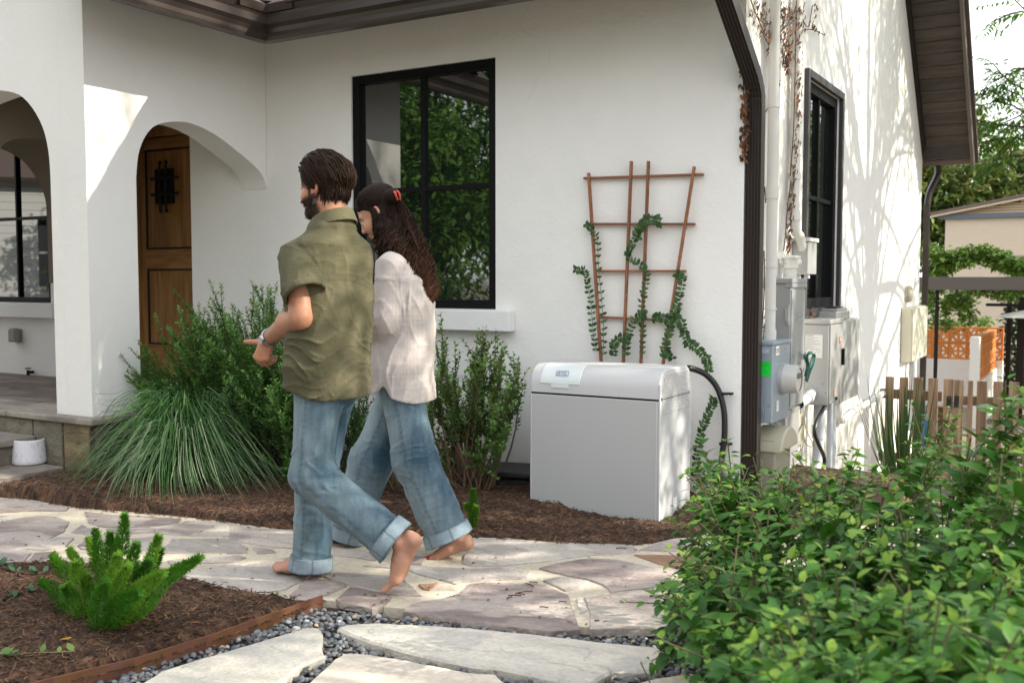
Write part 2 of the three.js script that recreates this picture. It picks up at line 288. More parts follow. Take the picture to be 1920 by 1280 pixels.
{ const F = (g) => g.applyMatrix4(faceX(0, 0)); // proud brown trim round the side window
  mesh('trim', [F(bx(1.225, 1.275, 0.985, 2.585, 0.002, 0.03)), F(bx(2.21, 2.26, 0.985, 2.585, 0.002, 0.03)), F(bx(1.275, 2.21, 0.985, 1.035, 0.002, 0.032)), F(bx(1.275, 2.21, 2.535, 2.585, 0.002, 0.032))], std({ color: lin(0.04, 0.036, 0.038), roughness: 0.5 }), sideW); }
windowUnit('window', 'black framed porch window behind the arch', -7.048, -6.062, 1.032, 2.498, 0.045, 0.025, M.black, new THREE.Matrix4(), 0.5);
mesh('window_sill', bx(-2.9, -1.44, 0.905, 1.035, 0.001, 0.075, 0.008), M.stuccoSill, house);
mesh('window_sill', bx(-7.15, -5.93, 0.9, 1.025, 0.001, 0.08, 0.008), M.stuccoSill, house);
// front door in its niche
{
  const d = new THREE.Group(); d.name = 'door'; d.userData.label = 'panelled brown wooden front door with an iron grille'; house.add(d);
  const z = -0.4, x0 = -5.44, x1 = -4.62, xa = x0 + 0.11, xb = x1 - 0.1;
  mesh('niche_wall', [bx(-5.47, -4.3, FL, 2.6, -0.62, -0.5, 0), bx(-4.315, -4.25, FL, 2.6, -0.5, -0.25, 0), bx(-5.52, -5.46, FL, 2.6, -0.5, -0.25, 0), bx(-5.47, -4.3, 2.52, 2.6, -0.5, -0.25, 0)], M.stuccoIn, house);
  mesh('door_frame', [bx(x0 - 0.01, x0 + 0.05, FL, 2.5, z - 0.09, z + 0.03), bx(x1 - 0.05, x1 + 0.3, FL, 2.5, z - 0.09, z + 0.03), bx(x0 + 0.05, x1 - 0.05, 2.42, 2.5, z - 0.09, z + 0.03)], M.door, d);
  mesh('stile', bx(x0 + 0.052, xa, FL + 0.01, 2.41, z - 0.05, z), M.door, d); mesh('stile', bx(xb, x1 - 0.052, FL + 0.01, 2.41, z - 0.05, z), M.door, d);
  for (const [a, b] of [[2.32, 2.41], [1.32, 1.485], [FL + 0.01, 0.68]]) mesh('rail', bx(xa, xb, a, b, z - 0.05, z - 0.001), M.doorRail, d);
  for (const [a, b] of [[1.485, 2.32], [0.68, 1.32]]) {
    mesh('panel', bx(xa, xb, a, b, z - 0.05, z - 0.022, 0), M.door, d);
    mesh('molding', [bx(xa, xb, a, a + 0.014, z - 0.022, z - 0.008, 0.004), bx(xa, xb, b - 0.014, b, z - 0.022, z - 0.008, 0.004), bx(xa, xa + 0.014, a + 0.014, b - 0.014, z - 0.022, z - 0.008, 0.004), bx(xb - 0.014, xb, a + 0.014, b - 0.014, z - 0.022, z - 0.008, 0.004)], M.iron, d);
  }
  const gx = -5.05, gy = 2.0, zz = z + 0.005, gr = [], pxo = 0.028;
  for (const dx of [-0.04, 0.035]) { gr.push(tube([V(gx + dx, gy - 0.2, zz + 0.03), V(gx + dx, gy - 0.15, zz + 0.035), V(gx + dx, gy, zz + 0.04), V(gx + dx, gy + 0.15, zz + 0.035), V(gx + dx, gy + 0.2, zz + 0.03)], 0.01, 16, 6)); for (const s of [-0.2, 0.2]) gr.push(new THREE.SphereGeometry(0.016, 8, 6).translate(gx + dx, gy + s, zz + 0.03)); }
  for (const dy of [-0.06, 0.07]) { gr.push(tube([V(gx - 0.15, gy + dy, zz + 0.02), V(gx - 0.08, gy + dy, zz + 0.04), V(gx + 0.08, gy + dy, zz + 0.04), V(gx + 0.15, gy + dy, zz + 0.02)], 0.011, 12, 6)); for (const s of [-0.15, 0.15]) gr.push(new THREE.SphereGeometry(0.016, 8, 6).translate(gx + s, gy + dy, zz + 0.02)); }
  mesh('iron_grille', gr, M.iron, d);
  mesh('peep_window', [bx((gx - pxo) - 0.1, (gx - pxo) - 0.08, gy - 0.14, gy + 0.15, z - 0.02, z + 0.02, 0.005), bx((gx - pxo) + 0.08, (gx - pxo) + 0.1, gy - 0.14, gy + 0.15, z - 0.02, z + 0.02, 0.005), bx((gx - pxo) - 0.08, (gx - pxo) + 0.08, gy + 0.13, gy + 0.15, z - 0.02, z + 0.02, 0.005), bx((gx - pxo) - 0.08, (gx - pxo) + 0.08, gy - 0.14, gy - 0.12, z - 0.02, z + 0.02, 0.005), bx((gx - pxo) - 0.08, (gx - pxo) + 0.08, gy - 0.12, gy + 0.13, z - 0.02, z - 0.012, 0)], M.iron, d);
}
// porch platform: core, cap stones, floor tiles, riser stones, steps
{
  mesh('porch_base', [bx(-7.2, WX + 0.0, -0.4, 0.36, 0.002, 1.49, 0), bx(-5.46, -4.315, -0.4, FL - 0.003, -0.5, -0.002, 0)], M.riserStone, house);
  const r = rng(5);
  const xs = [-7.15, -6.1, -5.55, -5.05, -4.5, -3.98, -3.5], zs = [0.005, 0.42, 0.82, 1.2];
  for (let i = 0; i < 6; i++) for (let j = 0; j < 3; j++) { const o = (j % 2) * 0.12; mesh('floor_tile', bx(xs[i] + (i ? o : 0) + 0.005, Math.min(xs[i + 1] + (i < 5 ? o : 0) - 0.005, WX + 0.02), 0.36, FL - 0.004 + r() * 0.004, zs[j] + 0.005, zs[j + 1] - 0.005, 0.006), M.porchStone[(i + j + (r() > 0.6 ? 1 : 0)) % 2], house); }
  let x = -5.6; for (const x1 of [-4.95, -4.3, -3.45]) { mesh('cap_stone', bx(x + 0.003, x1 - 0.003, 0.355, FL, 1.2, 1.545 + r() * 0.01, 0.012), M.capStone, house); x = x1; }
  let z = 1.2; for (const z1 of [0.62, 0.01]) { mesh('cap_stone', bx(WX + 0.022, -3.45, 0.355, FL - 0.001, z1 + 0.003, z - 0.003, 0.012), M.capStone, house); z = z1; }
  // front riser: upright slabs, the corner one tan; side face of dark rough stones
  x = -5.6; for (const [x1, m] of [[-5.0, 0], [-4.45, 0], [-4.06, 0], [-3.77, 0], [-3.52, 1]]) { mesh('riser_stone', bx(x + 0.004, x1 - 0.004, -0.05, 0.35, 1.492, 1.515 + r() * 0.015, 0.008), m ? M.tanStone : M.riserStone, house); x = x1; }
  z = 1.5; for (let k = 0; k < 6; k++) { const z1 = z - 0.16 - r() * 0.1, h = 0.12 + r() * 0.12; mesh('riser_stone', bx(WX + 0.002, WX + 0.04 + r() * 0.03, -0.05, h - 0.006, z1 + 0.006, z - 0.004, 0.02), M.darkStone, house); mesh('riser_stone', bx(WX + 0.002, WX + 0.035 + r() * 0.03, h + 0.004, 0.35, z1 + 0.012 * r(), z - 0.006, 0.02), M.darkStone, house); z = z1; if (z < 0.2) break; }
  mesh('step', bx(-5.6, -4.02, 0.205, 0.255, 1.53, 2.0, 0.012), M.capStone, house); mesh('step_riser', bx(-5.6, -4.05, -0.05, 0.2, 1.53, 1.97, 0.006), M.riserStone, house);
  mesh('step', bx(-5.6, -3.72, 0.045, 0.09, 1.545, 2.08, 0.012), M.capStone, house); mesh('step_riser', bx(-5.6, -3.76, -0.05, 0.043, 1.545, 2.05, 0.004), M.riserStone, house);
}
// roofs
const ridge = V(0, 6.32, -2.77);
{
  const roofSlab = (name, a, b, c, d, t, m) => { // quad a b c d, thickness t downward
    const n = b.clone().sub(a).cross(d.clone().sub(a)).normalize(); if (n.y < 0) n.negate();
    const P = [a, b, c, d], Q = P.map((p) => p.clone().addScaledVector(n, -t)), pos = [], f = (p, q, r, s) => { for (const k of [p, q, r, p, r, s]) pos.push(k.x, k.y, k.z); };
    f(...P); f(Q[3], Q[2], Q[1], Q[0]); for (let i = 0; i < 4; i++) f(P[(i + 1) % 4], P[i], Q[i], Q[(i + 1) % 4]);
    const g = new THREE.BufferGeometry(); g.setAttribute('position', new THREE.Float32BufferAttribute(pos, 3)); g.computeVertexNormals();
    return mesh(name, boxUV(g), m, house);
  };
  const e = 0.5;
  const roof = roofSlab('roof', V(-8, 2.94, 0.62), V(e, 2.94, 0.62), V(e, 6.32, -2.77), V(-8, 6.32, -2.77), 0.05, M.shingle[0]);
  roofSlab('roof', V(e, 6.32, -2.77), V(e, 2.49, -6.33), V(-8, 2.49, -6.33), V(-8, 6.32, -2.77), 0.05, M.shingle[0]).userData.label = 'rear slope of the roof over the planked overhang';
  roofSlab('roof', V(WX + 0.62, 2.94, -2.5), V(WX + 0.62, 2.94, 1.95), V(-6.2, 6.22, 1.95), V(-6.2, 6.22, -2.5), 0.05, M.shingle[1]).userData.label = 'porch wing roof';
  roof.userData.label = 'brown shingled front slope of the roof';
  // the lowest shingle courses, one by one
  const r = rng(77), s = Math.SQRT1_2;
  for (let c = 0; c < 4; c++) for (let k = 0; k < 9; k++) {
    const x0 = -2.72 + k * 0.24 + (c % 2) * 0.12 + c * 0.1, o = c * 0.11;
    const g = bx(x0 + 0.003, x0 + 0.237, 0, 0.012 + r() * 0.006, -0.15, 0.02, 0.002);
    g.applyMatrix4(basis(EX, V(0, s, s), V(0, -s, s), V(0, 2.955 + o * s, 0.625 - o * s))); mesh('shingle', g, M.shingle[Math.floor(r() * 3)], house);
  }
  for (let c = 0; c < 3; c++) for (let k = 0; k < 4; k++) {
    const z0 = 0.78 + k * 0.24 + c * 0.1, o = c * 0.11, g = bx(-0.02, 0.15, 0, 0.014, z0, z0 + 0.235, 0.002).translate(0, 0, 0);
    g.applyMatrix4(basis(V(-s, s, 0), V(s, s, 0), EZ, V(WX + 0.62 - o * s, 2.955 + o * s, 0))); mesh('shingle', g, M.shingle[Math.floor(r() * 3)], house);
  }
  mesh('valley_flashing', [slab([[0, -0.07], [0.55, -0.07], [0.55, 0.07], [0, 0.07]], V(WX + 0.6, 2.99, 0.6), V(-1, 1, -1).normalize(), V(1, 0, -1).normalize(), 0.012), slab([[-0.15, 0], [0.15, 0], [0.15, 0.055], [-0.15, 0.055]], V(WX + 0.7, 2.9, 0.62), V(1, 0, 0), EY, 0.012), slab([[-0.13, 0], [0.13, 0], [0.13, 0.055], [-0.13, 0.055]], V(WX + 0.62, 2.9, 0.72), V(0, 0, -1), EY, 0.012)], M.brown, house);
  // eave soffits and fascias
  mesh('soffit', [bx(WX + 0.05, e, 2.965, 2.985, 0.001, 0.5, 0), bx(WX + 0.001, WX + 0.5, 2.966, 2.986, 0.5, 1.95, 0)], M.soffit[0], house);
  mesh('fascia', [bx(WX + 0.55, e, 2.74, 2.93, 0.52, 0.545, 0.003), bx(WX + 0.52, WX + 0.545, 2.74, 2.93, 0.545, 1.95, 0.003)], M.brownDark, house);
  // ogee gutters
  const prof = [[0, 0], [0.055, 0], [0.062, 0.02], [0.062, 0.045], [0.075, 0.07], [0.1, 0.09], [0.1, 0.135], [0.108, 0.15], [0.085, 0.15], [0.088, 0.1], [0.06, 0.078], [0.045, 0.055], [0.045, 0.02], [0, 0.02]];
  const gx0 = WX + 0.545, gut = slab(prof, V(gx0 + 0.1, 2.735, 0.546), EZ, EY, e - gx0 - 0.02);
  { const g = slab(prof.map(([a, b]) => [a, b]), V(0, 0, 0), EZ, EY, 1); g.scale(-1, 1, 1); const p = g.attributes.position; for (let i = 0; i < p.count; i++) { const t = p.getX(i); p.setX(i, t > 0.5 ? e - 0.02 : gx0 + p.getZ(i)); p.setY(i, p.getY(i) + 2.735); p.setZ(i, p.getZ(i) + 0.546); }
    // e1 x e2 = Z x Y = -X: mirror so that the run goes from the inner corner to the rake
    g.computeVertexNormals(); mesh('gutter', g, phys({ color: M.brown.color, roughness: 0.35, side: THREE.DoubleSide }), house); }
  { const g = slab(prof, V(0, 0, 0), EX, EY, 1); const p = g.attributes.position; for (let i = 0; i < p.count; i++) { const t = p.getZ(i); p.setZ(i, t > 0.5 ? 1.95 : 0.5462 + p.getX(i)); p.setY(i, p.getY(i) + 2.735); p.setX(i, p.getX(i) + WX + 0.546); }
    g.computeVertexNormals(); mesh('gutter', g, M.brown, house); }
  // rake overhang on the side wall: planked soffit, bargeboard, shingle edge
  const up = V(0, 6.32 - 2.49, -2.77 + 6.33).normalize(), nrm = V(0, up.z, -up.y).normalize(); if (nrm.y < 0) nrm.negate();
  const o = V(0, 2.49, -6.33).addScaledVector(nrm, -0.055);
  for (let k = 0; k < 17; k++) { const g = bx(0.006, 0.462, -0.018, 0, k * 0.14 + 0.003 + 0.25, (k + 1) * 0.14 - 0.002 + 0.25, 0.003); g.applyMatrix4(basis(EX, nrm, EX.clone().cross(nrm), o)); 
    const z = EX.clone().cross(nrm); if (z.dot(up) < 0) { g.applyMatrix4(basis(EX, nrm, z, o).invert()); g.scale(1, 1, -1); const ii = g.attributes.position.array; for (let q = 0; q < ii.length; q += 9) for (let w = 0; w < 3; w++) { const t = ii[q + 3 + w]; ii[q + 3 + w] = ii[q + 6 + w]; ii[q + 6 + w] = t; } g.computeVertexNormals(); g.applyMatrix4(basis(EX, nrm, z, o)); }
    mesh('soffit_board', g, M.soffit[(k * 7) % 3], house); }
  const L = ridge.distanceTo(V(0, 2.49, -6.33));
  mesh('bargeboard', bar(V(0.482, 0, 0).add(o).addScaledVector(nrm, -0.03).addScaledVector(up, 0.02), V(0.482, 0, 0).add(o).addScaledVector(nrm, -0.03).addScaledVector(up, L), 0.03, 0.15, 0.004, nrm), std({ color: lin(0.095, 0.078, 0.066), roughness: 0.6 }), house);
  mesh('trim_board', bar(V(0.022, 0, 0).add(o).addScaledVector(nrm, -0.06).addScaledVector(up, 0.3), V(0.022, 0, 0).add(o).addScaledVector(nrm, -0.06).addScaledVector(up, L - 0.1), 0.034, 0.07, 0.004, nrm), M.brownDark, house);
  mesh('roof_edge', bar(V(0.515, 0, 0).add(o).addScaledVector(nrm, 0.04), V(0.515, 0, 0).add(o).addScaledVector(nrm, 0.04).addScaledVector(up, L), 0.03, 0.05, 0.004, nrm), M.shingle[1], house);
  mesh('eave_return', [bx(0.004, 0.465, 2.5, 2.63, -6.26, -6.1, 0.004), bx(0.0, 0.5, 2.47, 2.58, -6.46, -6.28, 0.006)], M.brown, house);
  // far corner downspout
  mesh('downspout', [tube([V(0.12, 2.46, -6.38), V(0.12, 2.36, -6.36), V(0.06, 2.16, -6.24), V(0.045, 2.0, -6.21)], 0.036, 10, 4), bx(0.015, 0.075, -0.9, 2.04, -6.24, -6.18, 0.008)], M.brown, house);
}
// corner downspout with ribs and a crimped elbow
{
  const ribbed = (w, d) => { const pts = [], n = 5; for (let i = 0; i <= n * 4; i++) { const t = i / (n * 4); pts.push([-w / 2 + t * w, -d / 2 + ((i % 4) < 2 ? 0 : 0.008)]); } pts.push([w / 2, d / 2], [-w / 2, d / 2]); return pts; };
  const sweep = (pts, path, up) => { // pts in (side, out); path of [point, along] with constant side axis X
    const pos = []; const rings = path.map(([p, along]) => { const out = EX.clone().cross(along).normalize(); return pts.map(([a, b]) => p.clone().addScaledVector(EX, a).addScaledVector(out, b)); });
    for (let i = 0; i + 1 < rings.length; i++) for (let j = 0; j < pts.length; j++) { const k = (j + 1) % pts.length, A = rings[i][j], B = rings[i][k], C = rings[i + 1][k], D = rings[i + 1][j]; for (const q of [A, C, B, A, D, C]) pos.push(q.x, q.y, q.z); }
    const g = new THREE.BufferGeometry(); g.setAttribute('position', new THREE.Float32BufferAttribute(pos, 3)); g.computeVertexNormals(); return boxUV(g);
  };
  const prof = ribbed(0.085, 0.07), dn = V(0, -1, 0), c = 0.048;
  const diag = V(0, -0.42, -0.62).normalize();
  const path = [[V(c, 2.76, 0.6), dn], [V(c, 2.72, 0.6), dn], [V(c, 2.66, 0.55), diag], [V(c, 2.32, 0.045), diag]];
  for (let i = 0; i <= 7; i++) { const t = i / 7, a = diag.clone().lerp(dn, t).normalize(); path.push([V(c, 2.32 - 0.13 * t, 0.045 - 0.085 * Math.sin(t * 1.57)).addScaledVector(V(0, 0, 1), i % 2 ? 0.006 : 0), a]); }
  path.push([V(c, 2.15, -0.04), dn], [V(c, 0.0, -0.04), dn]);
  const d = mesh('downspout', sweep(prof, path), M.brown, house); d.material = phys({ color: lin(0.036, 0.026, 0.022), roughness: 0.42, specularIntensity: 0.6, side: THREE.DoubleSide }); d.userData.label = 'ribbed brown downspout at the near corner of the house';
}
// ---------- ground, beds, path, gravel ----------
const groundY = (x, z) => -0.11 - 0.5 * sstep(0.3, -4.2, z) ;
{
  const n = 120, f = (t) => { const s = t * 2 - 1; return Math.sign(s) * (8 * Math.abs(s) + 290 * Math.pow(Math.abs(s), 5)); }, pos = [], idx = [], uv = [];
  for (let j = 0; j <= n; j++) for (let i = 0; i <= n; i++) { const x = f(i / n), z = f(j / n); pos.push(x, groundY(x, z) + 0.012 * fbm(x * 2, z * 2, 0), z); uv.push(x, z); if (i < n && j < n) { const a = j * (n + 1) + i; idx.push(a, a + n + 1, a + 1, a + 1, a + n + 1, a + n + 2); } }
  const g = new THREE.BufferGeometry(); g.setAttribute('position', new THREE.Float32BufferAttribute(pos, 3)); g.setAttribute('uv', new THREE.Float32BufferAttribute(uv, 2)); g.setIndex(idx); g.computeVertexNormals();
  const t = tex(512, (u, v) => { const k = tfbm(u, v, 40, 40, 3), b = tfbm(u, v, 5, 5, 4); return [mix(0.1, 0.3, k) * (0.7 + 0.6 * b), mix(0.09, 0.26, k) * (0.7 + 0.6 * b), mix(0.075, 0.2, k) * (0.7 + 0.6 * b)]; }, true);
  struct('ground', g, std({ map: rep(t, 0.8), bumpMap: rep(t, 0.8), bumpScale: 0.02, roughness: 1 }), 'earth and gravel yard around the house');
}
function polySD(poly, x, y) { // signed distance, positive inside
  let d = 1e9, c = false;
  for (let i = 0, j = poly.length - 1; i < poly.length; j = i++) {
    const [ax, ay] = poly[i], [bx_, by] = poly[j], ex = bx_ - ax, ey = by - ay, t = clamp(((x - ax) * ex + (y - ay) * ey) / (ex * ex + ey * ey), 0, 1);
    d = Math.min(d, Math.hypot(x - ax - ex * t, y - ay - ey * t));
    if ((ay > y) !== (by > y) && x < (bx_ - ax) * (y - ay) / (by - ay) + ax) c = !c;
  }
  return c ? d : -d;
}
const px = (list, y = 0) => list.map(([u, v]) => { const p = onY(u, v, y); return [p.x, p.z]; });
const pathBack = px([[0, 933], [80, 938], [150, 950], [300, 962], [420, 975], [520, 989], [700, 1000], [880, 1006], [960, 1009], [1080, 1019], [1180, 1021], [1240, 1014], [1300, 1005], [1330, 996]]);
const pathFront = px([[0, 1063], [120, 1063], [280, 1073], [330, 1085], [400, 1105], [470, 1118], [535, 1128], [600, 1130], [650, 1136], [700, 1142], [760, 1147], [880, 1163], [960, 1172], [1085, 1181], [1265, 1178]]);
const pathPoly = [[-7, 3.4], [-5, 2.5], ...pathBack, [0.55, 0.45], [0.95, -0.3], [2.4, -0.3], [3.2, 1.0], [3.2, 1.9], [1.4, 1.85], ...pathFront.slice().reverse(), [-3.2, 3.3], [-5, 5]];
const backBed = [[-5.6, 2.06], [-5.2, 2.62], ...pathBack.map(([x, z]) => [x, z + 0.025]), [0.5, 0.42], [0.75, -0.3], [0.6, -2.6], [-0.1, -2.6], [-0.1, -0.1], [-3.6, -0.1], [-3.6, 1.45], [-3.75, 1.55], [-3.75, 2.02]];
const steelPts = [...px([[604, 1126], [480, 1171], [400, 1200], [250, 1247], [100, 1283]], 0.0), [-1.12, 3.85], [-1.3, 4.4]];
const frontBed = [...pathFront.slice(0, 8).map(([x, z]) => [x, z - 0.02]), ...steelPts, [-3, 4.6], [-4.6, 4.2], [-3.4, 3.35]];
const mulchTex = tex(1024, (u, v) => {
  const w = tfbm(u, v, 6, 6, 4), a = tfbm(u + w * 0.12, v, 14, 90, 3), b = tfbm(u, v + w * 0.12, 90, 16, 3), c = tfbm(u, v, 9, 9, 4), d = tfbm(u + 0.3, v + w * 0.1, 50, 50, 3);
  let t = Math.max(a, b) * 0.7 + d * 0.3; t = clamp((t - 0.38) * 2.2, 0, 1) * (0.55 + 0.8 * (c - 0.2));
  return [mix(0.022, 0.2, t), mix(0.012, 0.1, t), mix(0.008, 0.054, t)];
}, true);
const mulchBump = tex(1024, (u, v) => { const w = tfbm(u, v, 6, 6, 4); return 0.5 * Math.max(tfbm(u + w * 0.12, v, 14, 90, 3), tfbm(u, v + w * 0.12, 90, 16, 3)) + 0.5 * tfbm(u, v, 30, 30, 4); });
const mulchMat = std({ map: rep(mulchTex, 1.1), bumpMap: rep(mulchBump, 1.1), bumpScale: 0.03, roughness: 1 });
function bedHeight(x, z, poly, mounds) {
  let h = 0.018 + 0.03 * fbm(x * 5, z * 5, 2.2) + 0.018 * noise(x * 19, z * 19, 5);
  for (const [mx, mz, r, a] of mounds) { const d = ((x - mx) ** 2 + (z - mz) ** 2) / (r * r); h += a * Math.exp(-d); }
  return -0.14 + (h + 0.14) * sstep(-0.035, 0.05, polySD(poly, x, z) + 0.02 * noise(x * 24, z * 24, 1));
}
const backMounds = [[-3.4, 1.7, 0.5, 0.07], [-0.95, 0.55, 0.3, 0.022], [-0.2, 0.85, 0.4, -0.022], [-2.4, 0.8, 0.8, 0.04]], frontMounds = [[-1.35, 3.05, 0.5, 0.03], [-2.2, 3.3, 0.6, 0.03]];
function bed(name, label, poly, mounds, cell, x0, x1, z0, z1) {
  const nx = Math.ceil((x1 - x0) / cell), nz = Math.ceil((z1 - z0) / cell), pos = [], uv = [], idx = [];
  for (let j = 0; j <= nz; j++) for (let i = 0; i <= nx; i++) { const x = x0 + i * cell, z = z0 + j * cell; pos.push(x, bedHeight(x, z, poly, mounds), z); uv.push(x, z); if (i < nx && j < nz) { const a = j * (nx + 1) + i; idx.push(a, a + nx + 1, a + 1, a + 1, a + nx + 1, a + nx + 2); } }
  const g = new THREE.BufferGeometry(); g.setAttribute('position', new THREE.Float32BufferAttribute(pos, 3)); g.setAttribute('uv', new THREE.Float32BufferAttribute(uv, 2)); g.setIndex(idx); g.computeVertexNormals();
  return struct(name, g, mulchMat, label);
}
bed('mulch_bed', 'brown shredded mulch bed between the path and the house wall', backBed, backMounds, 0.028, -5.3, 0.9, -1.2, 2.7);
bed('mulch_bed', 'brown shredded mulch bed in front of the path with a green fern', frontBed, frontMounds, 0.024, -4.2, -0.6, 2.3, 4.6);
function instanced(name, geo, mat, mats, cols, label, cat, parent = scene, group) {
  const m = new THREE.InstancedMesh(geo, mat, mats.length); m.name = parent === scene ? numbered(name) : name; m.castShadow = m.receiveShadow = true;
  mats.forEach((q, i) => { m.setMatrixAt(i, q); if (cols) m.setColorAt(i, cols[i]); }); parent.add(m);
  m.userData.kind = 'stuff'; if (label) m.userData.label = label; if (cat) m.userData.category = cat; return m;
}
const TR = (p, q, s) => new THREE.Matrix4().compose(p, q, s);
const eul = (x, y, z) => new THREE.Quaternion().setFromEuler(new THREE.Euler(x, y, z, 'YXZ'));
{ // shreds of bark lying on the mulch
  const r = rng(11), strip = new THREE.BoxGeometry(1, 0.07, 0.12, 4, 1, 1), sp = strip.attributes.position;
  for (let i = 0; i < sp.count; i++) { const t = sp.getX(i); sp.setY(i, sp.getY(i) * (1 - Math.abs(t) * 1.1) + 0.22 * (0.25 - t * t)); sp.setZ(i, sp.getZ(i) * (1.1 - Math.abs(t) * 1.4) + 0.12 * Math.sin(t * 4)); }
  strip.computeVertexNormals();
  for (const [poly, mounds, x0, x1, z0, z1, n, label] of [[backBed, backMounds, -4.6, 0.6, 0.1, 2.3, 16000, 'loose brown bark shreds over the mulch by the house'], [frontBed, frontMounds, -2.9, -0.7, 2.4, 4.0, 13000, 'loose brown bark shreds over the mulch in the front bed']]) {
    const ms = [], cs = [];
    while (ms.length < n) { const x = mix(x0, x1, r()), z = mix(z0, z1, r()); if (polySD(poly, x, z) < -0.012 - (r() < 0.04 ? 0.06 : 0)) continue;
      const L = 0.012 + 0.045 * r() * r() + (r() < 0.03 ? 0.03 : 0), k = r();
      ms.push(TR(V(x, Math.max(bedHeight(x, z, poly, mounds), -0.005) + 0.002 + r() * 0.004, z), eul((r() - 0.5) * 0.9, r() * 6.3, (r() - 0.5) * 0.8), V(L, 0.02 + 0.02 * r(), 0.02 + 0.03 * r())));
      const b = k > 0.9 ? 1.9 : k > 0.6 ? 1 : 0.5; cs.push(lin(0.11 * b * (0.8 + 0.4 * r()), 0.057 * b, 0.031 * b)); }
    instanced('bark_shreds', strip, std({ color: 0xffffff, roughness: 1 }), ms, cs, label, 'mulch');
  }
}
// flagstone path: pale sand joints with stones set in
const sandTex = tex(512, (u, v) => { const k = 0.85 + 0.3 * (tfbm(u, v, 60, 60, 2) - 0.5) + 0.3 * (tfbm(u, v, 5, 5, 4) - 0.5); return [0.64 * k, 0.55 * k, 0.43 * k]; }, true);
const flatPoly = (poly, y0, t, bevel, holes) => slab(poly.map(([x, z]) => [x, -z]), V(0, y0, 0), EX, V(0, 0, -1), t, bevel, holes);
const sandPoly = [[-7, 3.4], [-5, 2.5], ...pathBack, [0.55, 0.45], [0.95, -0.3], [2.4, -0.3], [3.2, 1.0], [3.2, 1.87], [1.4, 1.82], ...pathFront.slice().reverse().map(([x, z]) => [x, z - 0.06]), [-3.2, 3.27], [-5, 4.95]];
const path = struct('flagstone_path', flatPoly(sandPoly, -0.1, 0.0945, 0.003), std({ map: rep(sandTex, 1.3), bumpMap: rep(sandTex, 1.3), bumpScale: 0.006, roughness: 1 }), 'flagstone path of grey and purple stones in pale joints');
function rough(poly, r, step = 0.045, amp = 0.009) { // broken stone outline
  const out = [];
  for (let i = 0; i < poly.length; i++) { const [ax, ay] = poly[i], [bx_, by] = poly[(i + 1) % poly.length], L = Math.hypot(bx_ - ax, by - ay), n = Math.max(1, Math.round(L / step)), nx = -(by - ay) / L, ny = (bx_ - ax) / L;
    for (let k = 0; k < n; k++) { const t = k / n, a = amp * (noise(ax * 9 + t * L * 16, ay * 9 + t * 5, 3.3) + 0.5 * (r() - 0.5)) * (k ? 1 : 0.3); out.push([mix(ax, bx_, t) + nx * a, mix(ay, by, t) + ny * a]); } }
  return out;
}
function stone(poly, m, parent, name, y0, t, r, bevel = 0.006, amp) {
  let area = 0; poly.forEach(([x, y], i) => { const [a, b] = poly[(i + 1) % poly.length]; area += x * b - a * y; }); if (area > 0) poly = poly.slice().reverse();
  const g = flatPoly(rough(poly, r, 0.045, amp), y0, t, bevel), u = g.attributes.uv, ox = r() * 9, oy = r() * 9; for (let i = 0; i < u.count; i++) u.setXY(i, u.getX(i) + ox, u.getY(i) + oy);
  const s = mesh(name, toCreasedNormals(g, 0.5), m, parent); return s;
}
